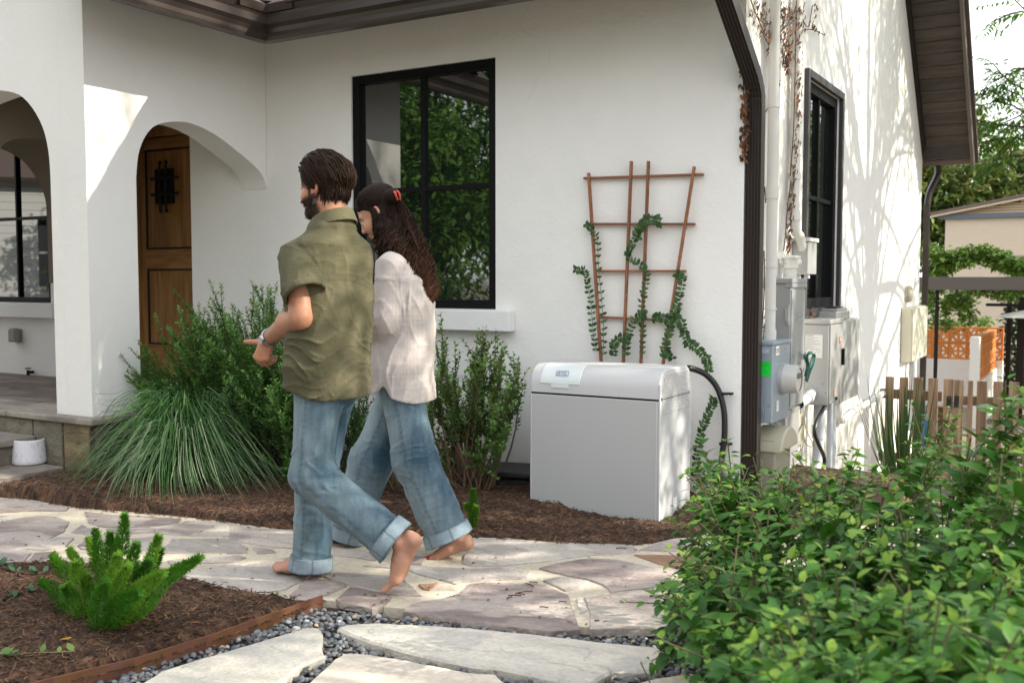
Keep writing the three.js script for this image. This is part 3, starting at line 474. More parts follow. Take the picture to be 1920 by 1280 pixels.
{
  const A = (l) => l.map(([x, y]) => [x / 3.556, 920 + y / 3.556]), B = (l) => l.map(([x, y]) => [440 + x / 4, 960 + y / 4]), C = (l) => l.map(([x, y]) => [880 + x / 4, 960 + y / 4]);
  const r = rng(21);
  const S = [
    [A([[-80, 40], [180, 52], [330, 84], [250, 104], [-80, 100]]), 2], [A([[-80, 112], [255, 108], [340, 92], [455, 105], [440, 130], [180, 133], [-80, 150]]), 1], [A([[-60, 168], [60, 163], [92, 183], [0, 205], [-60, 212]]), 2],
    [A([[-60, 222], [130, 180], [250, 164], [370, 170], [462, 205], [420, 272], [300, 325], [150, 342], [-60, 345]]), 1], [A([[-60, 358], [200, 341], [380, 310], [490, 314], [432, 370], [280, 394], [180, 384], [-60, 390]]), 0],
    [A([[-60, 400], [165, 386], [210, 410], [158, 470], [80, 502], [-60, 505]]), 0], [A([[228, 410], [372, 400], [402, 420], [330, 440], [240, 466], [172, 474]]), 1], [A([[472, 274], [545, 224], [622, 264], [600, 286]]), 0],
    [A([[563, 140], [700, 158], [850, 166], [1210, 186], [1182, 208], [1000, 236], [830, 240], [690, 238], [592, 214]]), 1], [A([[700, 252], [840, 252], [1010, 246], [1200, 214], [1707, 240], [1690, 285], [1480, 300], [1250, 298], [1000, 272], [790, 285]]), 0],
    [A([[512, 365], [592, 310], [680, 320], [702, 388], [540, 386]]), 1], [A([[870, 318], [1082, 302], [1062, 395], [900, 420]]), 0], [A([[1085, 375], [1142, 320], [1560, 315], [1652, 383], [1500, 404], [1110, 410]]), 2], [A([[1112, 466], [1282, 435], [1600, 430], [1642, 444], [1560, 470], [1132, 488]]), 0],
    [[...A([[1192, 590], [1302, 520], [1560, 482]]), ...B([[60, 395], [420, 332], [620, 350], [640, 430], [532, 496], [380, 576], [200, 597], [60, 595]]), ...A([[1500, 658], [1290, 628]])], 2],
    [B([[178, 160], [282, 150], [286, 214], [236, 204]]), 3], [B([[-40, 96], [340, 132], [740, 142], [720, 250], [450, 268], [300, 262], [130, 235], [-40, 210]]), 0], [B([[132, 266], [250, 270], [312, 299], [170, 309]]), 0], [B([[-60, 250], [100, 266], [92, 299], [-60, 306]]), 2],
    [B([[410, 622], [545, 500], [722, 510], [842, 546], [690, 615], [540, 660], [440, 656]]), 1], [B([[662, 478], [760, 450], [900, 455], [1250, 490], [1402, 625], [1130, 608], [860, 545], [720, 500]]), 0], [B([[755, 650], [862, 560], [1100, 600], [1180, 626], [1130, 690], [1030, 722], [800, 676]]), 1],
    [B([[1376, 540], [1532, 530], [1462, 580], [1420, 576]]), 3], [B([[742, 262], [1060, 300], [1060, 360], [742, 315]]), 0], [B([[1232, 310], [1440, 345], [1400, 388], [1250, 384], [1180, 340]]), 1],
    [[...B([[960, 400], [1262, 392], [1560, 412]]), ...C([[0, 424], [330, 410], [460, 452], [440, 490], [120, 510], [0, 515]]), ...B([[1640, 530], [1450, 480], [1242, 416]])], 2],
    [[...C([[-60, 378], [0, 240], [20, 192], [300, 196], [600, 226], [1230, 246], [1262, 280], [1220, 304], [900, 320], [500, 374], [200, 400], [0, 396]])], 2], [C([[1272, 282], [1400, 230], [1560, 196], [1690, 190], [1680, 260], [1540, 290]]), 0], [C([[1232, 316], [1500, 320], [1760, 330], [1900, 420], [1780, 460], [1560, 420], [1380, 370]]), 3],
    [C([[520, 420], [640, 386], [900, 346], [1100, 356], [1350, 410], [1560, 466], [1482, 545], [1240, 575], [1062, 600], [1000, 540], [880, 500], [620, 446]]), 1], [C([[552, 510], [700, 482], [900, 514], [830, 570], [722, 588]]), 0],
    [[...B([[1262, 738], [1330, 682], [1560, 642], [1680, 608]]), ...C([[0, 538], [120, 522], [500, 530], [640, 570], [742, 620], [762, 700], [802, 780], [828, 876], [600, 886], [350, 858], [0, 820]])], 1], [C([[862, 642], [1000, 622], [1250, 590], [1480, 556], [1600, 570], [1700, 600], [1900, 640], [1900, 858], [1550, 868], [905, 876], [900, 740]]), 0], [C([[800, 652], [846, 642], [888, 736], [830, 756]]), 4],
  ];
  for (const [poly, m] of S) stone(px(poly), M.slate[m], path, 'flagstone', -0.03, 0.03 + r() * 0.003, r, 0.003);
  // stones that show only through the leaves of the bush, and the path's run to the left
  for (const [poly, m] of [[[[0.75, 1.3], [1.5, 1.1], [1.7, 1.75], [0.9, 1.8]], 0], [[[0.5, 0.75], [1.0, 0.5], [1.5, 0.95], [0.9, 1.2]], 1], [[[1.1, 0.2], [1.9, 0.1], [2.2, 0.7], [1.6, 0.85]], 2], [[[1.8, 1.0], [2.6, 0.8], [2.9, 1.6], [1.85, 1.75]], 1], [[[1.0, -0.2], [1.9, -0.25], [1.8, 0], [1.15, 0.1]], 0], [[[-5.4, 2.8], [-4.2, 2.3], [-3.9, 2.9], [-5, 3.6]], 0], [[[-4.1, 2.32], [-3.75, 2.15], [-3.2, 2.7], [-3.7, 2.95]], 1]]) stone(poly, M.slate[m], path, 'flagstone', -0.03, 0.03, r);
  const steps = [
    [[[632, 1177], [645, 1171], [705, 1167], [880, 1176], [1172, 1207], [1237, 1214], [1241, 1225], [1240, 1251], [1225, 1256], [1150, 1257], [1130, 1267], [1110, 1282], [1070, 1278], [1005, 1266], [930, 1251], [880, 1248], [815, 1234], [740, 1215], [677, 1196], [652, 1186]], 'long pale grey stepping stone lying across the gravel'],
    [[[440, 1215], [575, 1175], [600, 1176], [605, 1186], [604, 1217], [609, 1229], [565, 1247], [540, 1267], [525, 1284], [470, 1310], [300, 1320], [255, 1285], [300, 1258], [370, 1235]], 'pale stepping stone beside the rusty steel edging'],
    [[[575, 1281], [625, 1235], [647, 1224], [690, 1225], [765, 1237], [815, 1247], [880, 1260], [930, 1262], [946, 1277], [930, 1345], [700, 1370], [560, 1340]], 'warm cream stepping stone at the bottom edge of the view'],
    [[[1180, 1282], [1230, 1270], [1300, 1261], [1330, 1280], [1330, 1330], [1190, 1330]], 'stepping stone corner under the leafy bush at the bottom'],
  ];
  const warm = std({ map: rep(slates[4], 1.2), color: lin(0.98, 0.86, 0.77), bumpMap: rep(slateBump, 1.2), bumpScale: 0.008, roughness: 0.85 });
  steps.forEach(([p, label], k) => tag(stone(px(p, 0.0), k > 1 ? warm : M.slate[4], scene, 'stepping_stone', -0.062, 0.062, r, 0.008, 0.008), label, 'stepping stone'));
  // gravel
  const keep = (x, z) => polySD(pathPoly, x, z) < 0.0 && polySD(frontBed, x, z) < 0.004;
  const gx = [[-1.2, 3.6], [1.9, 1.7], [2.2, 4.6]];
  struct('gravel_strip', flatPoly([[-0.9, 2.45], [-0.4, 2.4], [0.6, 2.0], [2.6, 1.7], [3, 4.8], [-1.4, 4.8], [-1.05, 3.6], [-0.87, 2.95]], -0.1, 0.065, 0), std({ map: mulchTex, color: lin(0.5, 0.8, 1.2), roughness: 1 }), 'dark grey gravel between the path and the stepping stones');
  const peb = new THREE.IcosahedronGeometry(1, 1), pp = peb.attributes.position; for (let i = 0; i < pp.count; i++) { const x = pp.getX(i), y = pp.getY(i), z = pp.getZ(i), k = 1 + 0.28 * noise(x * 1.4 + 3, y * 1.4, z * 1.4); pp.setXYZ(i, x * k, y * k, z * k); } peb.computeVertexNormals();
  const ms = [], cs = []; let guard = 0;
  while (ms.length < 13000 && guard++ < 90000) { const x = mix(-1.15, 1.9, r()), z = mix(1.85, 3.75, r()); if (!keep(x, z)) continue; const s = 0.006 + 0.0055 * r();
    ms.push(TR(V(x, -0.034 + r() * 0.016, z), eul((r() - 0.5), r() * 6.3, (r() - 0.5)), V(s * (1 + 0.5 * r()), s * (0.5 + 0.35 * r()), s))); const b = r(), k = b > 0.93 ? 0.42 : b > 0.7 ? 0.2 : 0.06 + 0.1 * r(); cs.push(b > 0.96 ? lin(0.42, 0.3, 0.2) : lin(k * 0.98, k, k * 1.06)); }
  instanced('pebbles', peb, std({ roughness: 0.7 }), ms, cs, 'dark grey pebbles filling the gravel strip', 'gravel');
  // steel edging
  const sp = steelPts.map(([x, z]) => V(x, 0, z)), pos = [];
  const edge = []; for (let i = 0; i + 1 < sp.length; i++) { const a = sp[i], b = sp[i + 1].clone(); edge.push(bar(a.clone().setY(-0.042), b.lerp(a, -0.002).setY(-0.042), 0.006, 0.13, 0.001)); }
  const rust = tex(256, (u, v) => { const a = tfbm(u, v, 6, 8, 5), b = tfbm(u + 0.5, v, 30, 30, 3); return [mix(0.09, 0.27, a * 0.7 + b * 0.3), mix(0.038, 0.11, a), mix(0.022, 0.055, b)]; }, true);
  tag(mesh('steel_edging', edge, std({ map: rep(rust, 1.4, 4), roughness: 0.75, metalness: 0.25 })), 'rusty steel edging strip between mulch and gravel', 'garden edging');
  // bits of bark and leaf on the path and among the pebbles
  const dm = [], dc = []; const chip = new THREE.BoxGeometry(1, 0.16, 0.35, 3, 1, 1), cp = chip.attributes.position; for (let i = 0; i < cp.count; i++) cp.setY(i, cp.getY(i) + 0.3 * (0.25 - cp.getX(i) ** 2)); chip.computeVertexNormals();
  for (let i = 0; i < 520; i++) { let x = mix(-3.2, 0.9, r()), z = mix(1.0, 2.7, r()); if (i > 330) { x = mix(-0.9, 1.3, r()); z = mix(2.2, 3.4, r()); } const onp = polySD(pathPoly, x, z) > 0.01; if (onp && r() < 0.62 && polySD(pathPoly, x, z) > 0.14) continue; const L = 0.008 + 0.022 * r() * r();
    dm.push(TR(V(x, (onp ? 0.006 : -0.012), z), eul((r() - 0.5) * 0.5, r() * 6.3, (r() - 0.5) * 0.3), V(L, 0.012, 0.016 * r() + 0.004))); const k = 0.5 + r(); dc.push(onp ? lin(0.06 * k, 0.035 * k, 0.025 * k) : lin(0.22 * k, 0.11 * k, 0.055 * k)); }
  instanced('bark_crumbs', chip, std({ roughness: 1 }), dm, dc, 'crumbs of bark and dry leaf scattered on path and gravel', 'debris');
  // the handful of curled bark on the purple stone
  const bc = []; for (const [u, v, a, L] of [[965, 1118, 0.5, 0.05], [985, 1111, 0.9, 0.06], [993, 1098, -0.4, 0.05], [1000, 1093, 0.3, 0.035], [1020, 1140, 0.2, 0.035], [955, 1122, 1.4, 0.03], [1055, 1130, 0.5, 0.03], [975, 1115, 0.1, 0.04], [940, 1012, 0.3, 0.05], [1165, 1029, 0.6, 0.05]]) { const p = onY(u, v, 0.004); bc.push(chip.clone().scale(L, 0.02, 0.012).rotateY(a).translate(p.x, 0.008, p.z)); }
  tag(mesh('bark_curls', bc, std({ color: lin(0.05, 0.027, 0.02), roughness: 1 })), 'dark curls of bark lying on the purple flagstones', 'debris', null, 'stuff');
}
// ---------- battery unit ----------
M.unitBody = std({ color: lin(0.43, 0.425, 0.42), roughness: 0.7 }); M.unitLid = std({ color: lin(0.53, 0.525, 0.52), roughness: 0.62 }); M.unitLabel = std({ color: lin(0.66, 0.7, 0.69), roughness: 0.4 });
function canvasTex(w, h, draw) { const c = document.createElement('canvas'); c.width = w; c.height = h; const g = c.getContext('2d'); draw(g, w, h); const t = new THREE.CanvasTexture(c); t.colorSpace = THREE.SRGBColorSpace; return t; }
const rr = (g, x, y, w, h, r) => { g.beginPath(); g.moveTo(x + r, y); g.arcTo(x + w, y, x + w, y + h, r); g.arcTo(x + w, y + h, x, y + h, r); g.arcTo(x, y + h, x, y, r); g.arcTo(x, y, x + w, y, r); g.closePath(); };
const baseLogo = (bg, fg) => canvasTex(256, 112, (g, w, h) => { g.fillStyle = bg; g.fillRect(0, 0, w, h); g.strokeStyle = fg; g.lineWidth = 9; rr(g, 10, 10, w - 20, h - 20, 16); g.stroke(); rr(g, 22, 22, w - 44, h - 44, 8); g.lineWidth = 3; g.stroke();
  g.lineWidth = 9; g.lineJoin = 'round'; const y0 = 34, y1 = 78; // four blocky letters
  const L = (x, segs) => { for (const s of segs) { g.beginPath(); s.forEach(([a, b], i) => i ? g.lineTo(x + a * 40, y0 + b * (y1 - y0)) : g.moveTo(x + a * 40, y0 + b * (y1 - y0))); g.stroke(); } };
  L(36, [[[0, 0], [0.8, 0], [0.9, 0.25], [0.8, 0.48], [0, 0.48]], [[0.8, 0.48], [1, 0.75], [0.85, 1], [0, 1], [0, 0]]]); L(84, [[[0, 1], [0, 0.3], [0.3, 0], [0.75, 0], [1, 0.3], [1, 1]], [[0, 0.6], [1, 0.6]]]); L(132, [[[1, 0.05], [0.2, 0], [0, 0.25], [0.2, 0.48], [0.8, 0.52], [1, 0.75], [0.8, 1], [0, 0.97]]]); L(181, [[[1, 0], [0, 0], [0, 1], [1, 1]], [[0, 0.5], [0.85, 0.5]]]); });
{
  const u = thing('battery_unit', 'grey floor standing home battery unit under the wooden trellis', 'battery unit', [-0.574, 0, 0.465]);
  const X0 = -0.375, X1 = 0.375, Z0 = -0.215, Z1 = 0.215;
  const arc = (cx, cy, rx, ry, a0, a1, n = 10) => Array.from({ length: n + 1 }, (_, i) => { const a = mix(a0, a1, i / n); return [cx + rx * Math.cos(a), cy + ry * Math.sin(a)]; });
  const q = Math.PI / 2; const prof = [[Z0, 0.625], ...arc(Z0 + 0.06, 0.71, 0.06, 0.06, Math.PI, q), ...arc(Z1 - 0.105, 0.665, 0.105, 0.108, q, 0), [Z1, 0.625]];
  // e1 = Z, e2 = Y gives -X: extrude from the +X face
  mesh('cabinet', bx(X0, X1, -0.1, 0.615, Z0, Z1, 0.006), M.unitBody, u);
  mesh('lid', toCreasedNormals(slab(prof, V(X1, 0, 0), EZ, EY, 0.75, 0.008), 0.6), M.unitLid, u);
  mesh('seam', bx(X0 + 0.006, X1 - 0.004, 0.612, 0.628, Z0 + 0.006, Z1 - 0.006, 0), M.black, u);
  mesh('side_trim', [bx(X1 - 0.006, X1 + 0.003, -0.08, 0.7, Z1 - 0.012, Z1 + 0.002, 0.003), bx(X1 - 0.006, X1 + 0.003, -0.08, 0.7, Z0 - 0.002, Z0 + 0.01, 0.003)], M.unitLid, u);
  mesh('side_panel', bx(X1 - 0.004, X1 + 0.0015, -0.08, 0.54, Z0 + 0.011, Z1 - 0.013, 0), std({ color: lin(0.45, 0.45, 0.455), roughness: 0.5 }), u);
  for (let k = 0; k < 19; k++) { const y = 0.552 + k * 0.0105, dz = y > 0.68 ? (y - 0.68) * 0.55 : 0; mesh('louvre', bx(X1 - 0.004, X1 + 0.004, y, y + 0.0052, Z0 + 0.03 + dz * 0.4, Z1 - 0.03 - dz, 0.0015), M.unitLid, u); }
  const lab = [...arc(Z1 - 0.105, 0.665, 0.1085, 0.1115, q * 0.93, 0.1, 10), ...arc(Z1 - 0.105, 0.665, 0.1, 0.1, 0.1, q * 0.93, 10)];
  mesh('display_panel', toCreasedNormals(slab(lab, V(X0 + 0.3, 0, 0), EZ, EY, 0.235, 0.002), 0.6), M.unitLabel, u);
  mesh('display_tab', bx(X0 + 0.13, X0 + 0.235, 0.652, 0.674, Z1 - 0.01, Z1 + 0.004, 0.003), M.unitLabel, u);
  const lg = new THREE.PlaneGeometry(0.078, 0.034), th = 0.62; lg.rotateX(-th); lg.translate(X0 + 0.19, 0.665 + 0.1135 * Math.sin(th), Z1 - 0.105 + 0.1105 * Math.cos(th)); mesh('logo', lg, std({ map: baseLogo('#d3dad8', '#2b3f78'), roughness: 0.4 }), u);
  const l2 = new THREE.PlaneGeometry(0.062, 0.062); l2.rotateY(Math.PI / 2); const p2 = onX(1266, 941, -0.197); l2.translate(X1 + 0.003, p2.y, p2.z - 0.465);
  mesh('logo', l2, std({ map: canvasTex(128, 128, (g) => { g.fillStyle = '#c8c8c8'; g.fillRect(0, 0, 128, 128); g.fillStyle = '#f2f2f2'; g.fillRect(14, 14, 100, 100); g.fillStyle = '#b2b2b2'; for (const y of [24, 56, 88]) { g.fillRect(22, y, 84, 3); } g.font = 'bold 26px sans-serif'; g.textAlign = 'center'; g.fillText('BASE', 64, 51); g.fillText('BASE', 64, 83); }), roughness: 0.5 }), u);
  for (const x of [X0 + 0.006, X1 - 0.02]) mesh('corner_trim', bx(x, x + 0.006, -0.08, 0.61, Z1 - 0.003, Z1 + 0.0025, 0.001), M.unitLid, u);
}
// ---------- trellis ----------
{
  const t = thing('garden_trellis', 'reddish wooden fan trellis on the white wall above the battery unit', 'trellis', [-0.6, 0, 0]);
  const redwood = woodTex([0.2, 0.075, 0.035], [0.36, 0.15, 0.075], 30, 4, 0.4), m = [0, 1, 2].map((k) => std({ map: rep(redwood, 2.2 + k * 0.3, 1.2), color: lin(1 - k * 0.12, 1 - k * 0.12, 1 - k * 0.12), roughness: 0.75 }));
  const S = (a, b, z, k, nm) => mesh(nm, bar(V(a[0] + 0.6, a[1], z), V(b[0] + 0.6, b[1], z), 0.013, 0.025, 0.002, EZ), m[k], t);
  [[[-0.92, 1.85], [-0.79, 0.2]], [[-0.648, 1.902], [-0.71, 0.2]], [[-0.543, 1.896], [-0.597, 0.2]], [[-0.27, 1.85], [-0.53, 0.2]]].forEach(([a, b], k) => S(a, b, 0.036, k % 3, 'upright_slat'));
  [[[-0.957, 1.822], [-0.222, 1.805]], [[-0.9, 1.553], [-0.268, 1.534]], [[-0.872, 1.277], [-0.318, 1.274]], [[-0.868, 1.007], [-0.388, 0.995]]].forEach(([a, b], k) => S(a, b, 0.021, (k + 1) % 3, 'cross_slat'));
}
// ---------- black corrugated conduit ----------
{
  const k = thing('black_conduit', 'black corrugated cable conduit curving from the battery unit down the wall', 'conduit');
  const P = [[1290, 690, 0.2], [1302, 692, 0.16], [1325, 703, 0.1], [1345, 727, 0.06], [1357, 765, 0.05], [1359, 810, 0.045], [1355, 850, 0.045], [1353, 880, 0.06], [1362, 912, 0.12], [1385, 945, 0.2], [1400, 970, 0.22]].map(([u, v, z]) => onZ(u, v, z));
  mesh('hose', tube(P, (t) => 0.0165 + 0.0016 * Math.sin(t * 420), 520, 10), std({ color: lin(0.012, 0.012, 0.013), roughness: 0.45 }), k);
  for (const [u, v] of [[1358, 738], [1356, 832]]) { const p = onZ(u, v, 0.05); mesh('clamp', [bx(p.x - 0.024, p.x + 0.045, p.y - 0.006, p.y + 0.006, p.z - 0.03, p.z - 0.018, 0.002), cyl(p.clone().add(V(0, -0.006, 0)), p.clone().add(V(0, 0.006, 0)), 0.0215, 0.0215, 14), cyl(p.clone().add(V(0.035, 0, -0.03)), p.clone().add(V(0.035, 0, 0)), 0.008, 0.008, 8)], M.iron, k); }
}
// ---------- electrical gear on the sunlit side wall ----------
const galv = (c) => std({ color: lin(...c), roughness: 0.5, metalness: 0.25, roughnessMap: scuff });
M.meterBlue = galv([0.3, 0.36, 0.41]); M.greyBox = galv([0.31, 0.32, 0.32]); M.greyBox2 = galv([0.36, 0.36, 0.355]); M.pvc = std({ color: lin(0.62, 0.61, 0.57), roughness: 0.6 }); M.pvcGrey = std({ color: lin(0.42, 0.44, 0.46), roughness: 0.55 });
M.beige = std({ color: lin(0.4, 0.37, 0.27), roughness: 0.6 }); M.paperWhite = std({ color: lin(0.7, 0.7, 0.68), roughness: 0.8 });
const G = (name, label, cat, group) => thing(name, label, cat, [0, 0, 0], 0, group);
{ // meter box
  const g = G('meter_box', 'blue grey electricity meter box with a green sticker beside the corner downspout', 'meter box');
  const x1 = 0.145, z0 = -0.44, z1 = -0.1, y0 = 0.432, y1 = 0.885;
  mesh('box', bx(0.004, x1, y0, y1 - 0.02, z0, z1, 0.006), M.meterBlue, g);
  mesh('lid', bx(0.002, x1 + 0.006, y1 - 0.02, y1, z0 - 0.006, z1 + 0.006, 0.004), M.meterBlue, g);
  mesh('knockout', [new THREE.TorusGeometry(0.022, 0.0025, 6, 20).translate(0.075, y0 + 0.055, z1 + 0.001), new THREE.TorusGeometry(0.034, 0.0025, 6, 20).translate(0.075, y0 + 0.055, z1 + 0.001), new THREE.TorusGeometry(0.013, 0.0025, 6, 16).translate(0.075, y0 + 0.13, z1 + 0.001)], M.meterBlue, g);
  const st = (w, h, draw, name = 'sticker', b = 160) => { const m = std({ map: canvasTex(b, Math.round(b * h / w), draw), roughness: 0.6 }); return [new THREE.PlaneGeometry(w, h), m, name]; };
  const put = ([geo, m, name], x, y, z, ry) => { geo.rotateY(ry); geo.translate(x, y, z); mesh(name, geo, m, g); };
  put(st(0.085, 0.082, (c, w, h) => { c.fillStyle = '#06d23c'; c.fillRect(0, 0, w, h); c.fillStyle = '#058a2c'; c.fillRect(10, 6, w - 20, 5); for (const y of [24, 34, 44, 62, 84, 110]) c.fillRect(8, y, w - 16 - (y * 7) % 50, 3); }), 0.092, 0.735, z1 + 0.0025, 0);
  put(st(0.075, 0.028, (c, w, h) => { c.fillStyle = '#aab6bd'; c.fillRect(0, 0, w, h); c.fillStyle = '#8b979e'; c.fillRect(12, 12, w - 24, 8); c.fillRect(12, 30, w - 50, 6); }), 0.085, 0.835, z1 + 0.0025, 0);
  put(st(0.07, 0.052, (c, w, h) => { c.fillStyle = '#e8e8e4'; c.fillRect(0, 0, w, h); c.fillStyle = '#222'; c.font = 'bold 76px sans-serif'; c.textAlign = 'center'; c.fillText('1228', w / 2, h * 0.72, w * 0.9); }), x1 + 0.0025, 0.832, -0.18, Math.PI / 2);
  put(st(0.05, 0.06, (c, w, h) => { c.fillStyle = '#dadad6'; c.fillRect(0, 0, w, h); c.fillStyle = '#999'; for (let y = 20; y < h - 10; y += 22) c.fillRect(14, y, w - 30, 5); }), x1 + 0.0025, 0.52, -0.2, Math.PI / 2);
  const m = new THREE.Group(); m.name = 'meter'; g.add(m); const cy = 0.668, cz = -0.285;
  mesh('ring', cyl(V(x1, cy, cz), V(x1 + 0.02, cy, cz), 0.092, 0.09, 32), M.greyBox2, m);
  mesh('cover', [cyl(V(x1 + 0.02, cy, cz), V(x1 + 0.1, cy, cz), 0.083, 0.079, 32, true), new THREE.RingGeometry(0.066, 0.079, 32).rotateY(Math.PI / 2).translate(x1 + 0.1, cy, cz)], std({ color: lin(0.5, 0.49, 0.46), roughness: 0.3 }), m);
  mesh('dial_face', cyl(V(x1 + 0.08, cy, cz), V(x1 + 0.094, cy, cz), 0.07, 0.066, 28), std({ color: lin(0.55, 0.55, 0.52), roughness: 0.3 }), m);
  mesh('display', bx(x1 + 0.09, x1 + 0.101, cy + 0.005, cy + 0.035, cz - 0.035, cz + 0.03, 0.002), std({ color: lin(0.12, 0.13, 0.11), roughness: 0.2 }), m);
}
{ // tall cabinet
  const g = G('electrical_cabinet', 'tall grey electrical cabinet behind the blue grey meter box', 'electrical cabinet'), y0 = 0.47, y1 = 1.235, z0 = -0.81, z1 = -0.5, x1 = 0.13;
  mesh('box', bx(0.003, x1, y0, y1 - 0.03, z0, z1, 0.005), M.greyBox, g); mesh('hood', [bx(0.001, x1 + 0.012, y1 - 0.03, y1, z0 - 0.012, z1 + 0.014, 0.005), bx(x1 - 0.03, x1 + 0.012, y1 - 0.055, y1 - 0.03, z0 - 0.01, z1 + 0.012, 0.003)], M.greyBox, g);
  mesh('door_panel', bx(x1, x1 + 0.006, y0 + 0.01, y1 - 0.07, z0 + 0.006, z1 - 0.006, 0.002), M.greyBox, g);
  mesh('hinge', [bx(x1 - 0.03, x1 - 0.008, 0.98, 1.06, z1, z1 + 0.012, 0.002), bx(x1 - 0.02, x1 - 0.004, 0.96, 1.08, z1 + 0.002, z1 + 0.009, 0.003)], M.greyBox2, g);
}
{ // disconnect box
  const g = G('disconnect_box', 'grey electrical box with a white label and red sticker below the narrow window', 'electrical box'), x1 = 0.2, z0 = -1.52, z1 = -1.16, y0 = 0.42, y1 = 0.972;
  mesh('box', bx(0.003, x1, y0, y1 - 0.03, z0, z1, 0.008), M.greyBox2, g); mesh('lid', bx(0.001, x1 + 0.012, y1 - 0.03, y1, z0 - 0.01, z1 + 0.012, 0.006), M.greyBox2, g); mesh('cover_panel', bx(x1, x1 + 0.01, y0 + 0.01, y1 - 0.035, z0 + 0.02, z1 - 0.01, 0.003), M.greyBox2, g);
  const pl = (w, h, x, y, z, ry, draw) => mesh('label', new THREE.PlaneGeometry(w, h).rotateY(ry).translate(x, y, z), std({ map: canvasTex(160, Math.round(160 * h / w), draw), roughness: 0.7 }), g);
  pl(0.11, 0.15, 0.108, 0.8, z1 + 0.003, 0, (c, w, h) => { c.fillStyle = '#cfcfca'; c.fillRect(0, 0, w, h); c.fillStyle = '#8f8f8c'; c.fillRect(8, 8, 70, 8); for (let y = 30; y < 130; y += 14) c.fillRect(10, y, 60 + (y * 13) % 70, 4); for (const x of [14, 46, 78, 110]) { c.strokeStyle = '#999'; c.lineWidth = 3; c.strokeRect(x, 140, 22, 24); } c.fillStyle = '#777'; c.fillRect(72, 176, 24, 22); });
  pl(0.04, 0.045, x1 + 0.013, 0.83, -1.43, Math.PI / 2, (c, w, h) => { c.fillStyle = '#c0392b'; c.fillRect(0, 0, w, h); c.fillStyle = '#f3d9b1'; c.fillRect(40, 30, 80, 16); c.fillRect(60, 60, 50, 60); });
  pl(0.05, 0.05, x1 + 0.013, 0.49, -1.3, Math.PI / 2, (c, w, h) => { c.fillStyle = '#c9b3a4'; c.fillRect(0, 0, w, h); c.fillStyle = '#a65a45'; for (let y = 16; y < 150; y += 26) c.fillRect(16, y, 128, 10); });
  mesh('handle', bx(x1 + 0.011, x1 + 0.03, 0.66, 0.77, -1.5, -1.48, 0.004), M.black, g); mesh('lock', cyl(V(x1 + 0.008, 0.452, -1.33), V(x1 + 0.022, 0.452, -1.33), 0.012, 0.012, 12), M.iron, g);
}
{ const g = G('panel_box', 'grey electrical panel box behind the labelled grey box', 'electrical box'); mesh('box', bx(0.003, 0.135, 0.36, 0.95, -2.36, -1.75, 0.008), M.greyBox2, g); mesh('cover_panel', bx(0.135, 0.147, 0.37, 0.94, -2.35, -1.77, 0.004), M.greyBox2, g); mesh('conduit_hub', [bx(0.02, 0.15, 0.952, 1.01, -2.0, -1.6, 0.01), bx(0.03, 0.14, 1.01, 1.03, -1.95, -1.66, 0.004)], M.greyBox2, g); mesh('gasket', bx(0.045, 0.125, 1.03, 1.038, -1.9, -1.7, 0.003), M.black, g); }
{ const g = G('junction_box', 'pale grey junction box at the foot of the white wall conduit', 'junction box'); mesh('box', bx(0.003, 0.1, 1.26, 1.465, -1.22, -1.0, 0.005), M.greyBox2, g); mesh('lid', bx(0.001, 0.11, 1.465, 1.49, -1.235, -0.985, 0.004), std({ color: lin(0.5, 0.5, 0.48), roughness: 0.6 }), g); mesh('nipple', cyl(V(0.07, 1.235, -1.1), V(0.07, 1.26, -1.1), 0.018, 0.018, 14), M.pvcGrey, g); }
{ const g = G('conduit_fitting', 'white elbow conduit fitting on top of the tall grey cabinet', 'conduit fitting'); const z = -0.68, x = 0.075; mesh('fitting', [cyl(V(x, 1.236, z), V(x, 1.3, z), 0.04, 0.038, 18), cyl(V(x, 1.295, z), V(x, 1.318, z), 0.046, 0.046, 18), cyl(V(x, 1.318, z), V(x, 1.36, z), 0.04, 0.05, 18), cyl(V(x, 1.33, z), V(x, 1.332, z - 0.14), 0.034, 0.034, 16), bx(x - 0.05, x + 0.05, 1.352, 1.37, z - 0.055, z + 0.055, 0.006)], M.pvc, g); }
{ const g = G('small_utility_box', 'small galvanised box below the electricity meter', 'utility box'); mesh('box', bx(0.003, 0.1, 0.1, 0.425, -0.85, -0.55, 0.005), M.greyBox2, g); mesh('lid', bx(0.002, 0.108, 0.425, 0.45, -0.862, -0.538, 0.003), M.greyBox, g); mesh('label', new THREE.PlaneGeometry(0.05, 0.045).rotateZ(-0.2).translate(0.05, 0.36, -0.547), std({ map: canvasTex(64, 64, (c) => { c.fillStyle = '#c9c9c4'; c.fillRect(0, 0, 64, 64); c.fillStyle = '#555'; for (let i = 0; i < 7; i++) for (let j = 0; j < 7; j++) if (hash2(i, j) > 0.5) c.fillRect(6 + i * 8, 6 + j * 8, 6, 6); }), roughness: 0.8 }), g); }
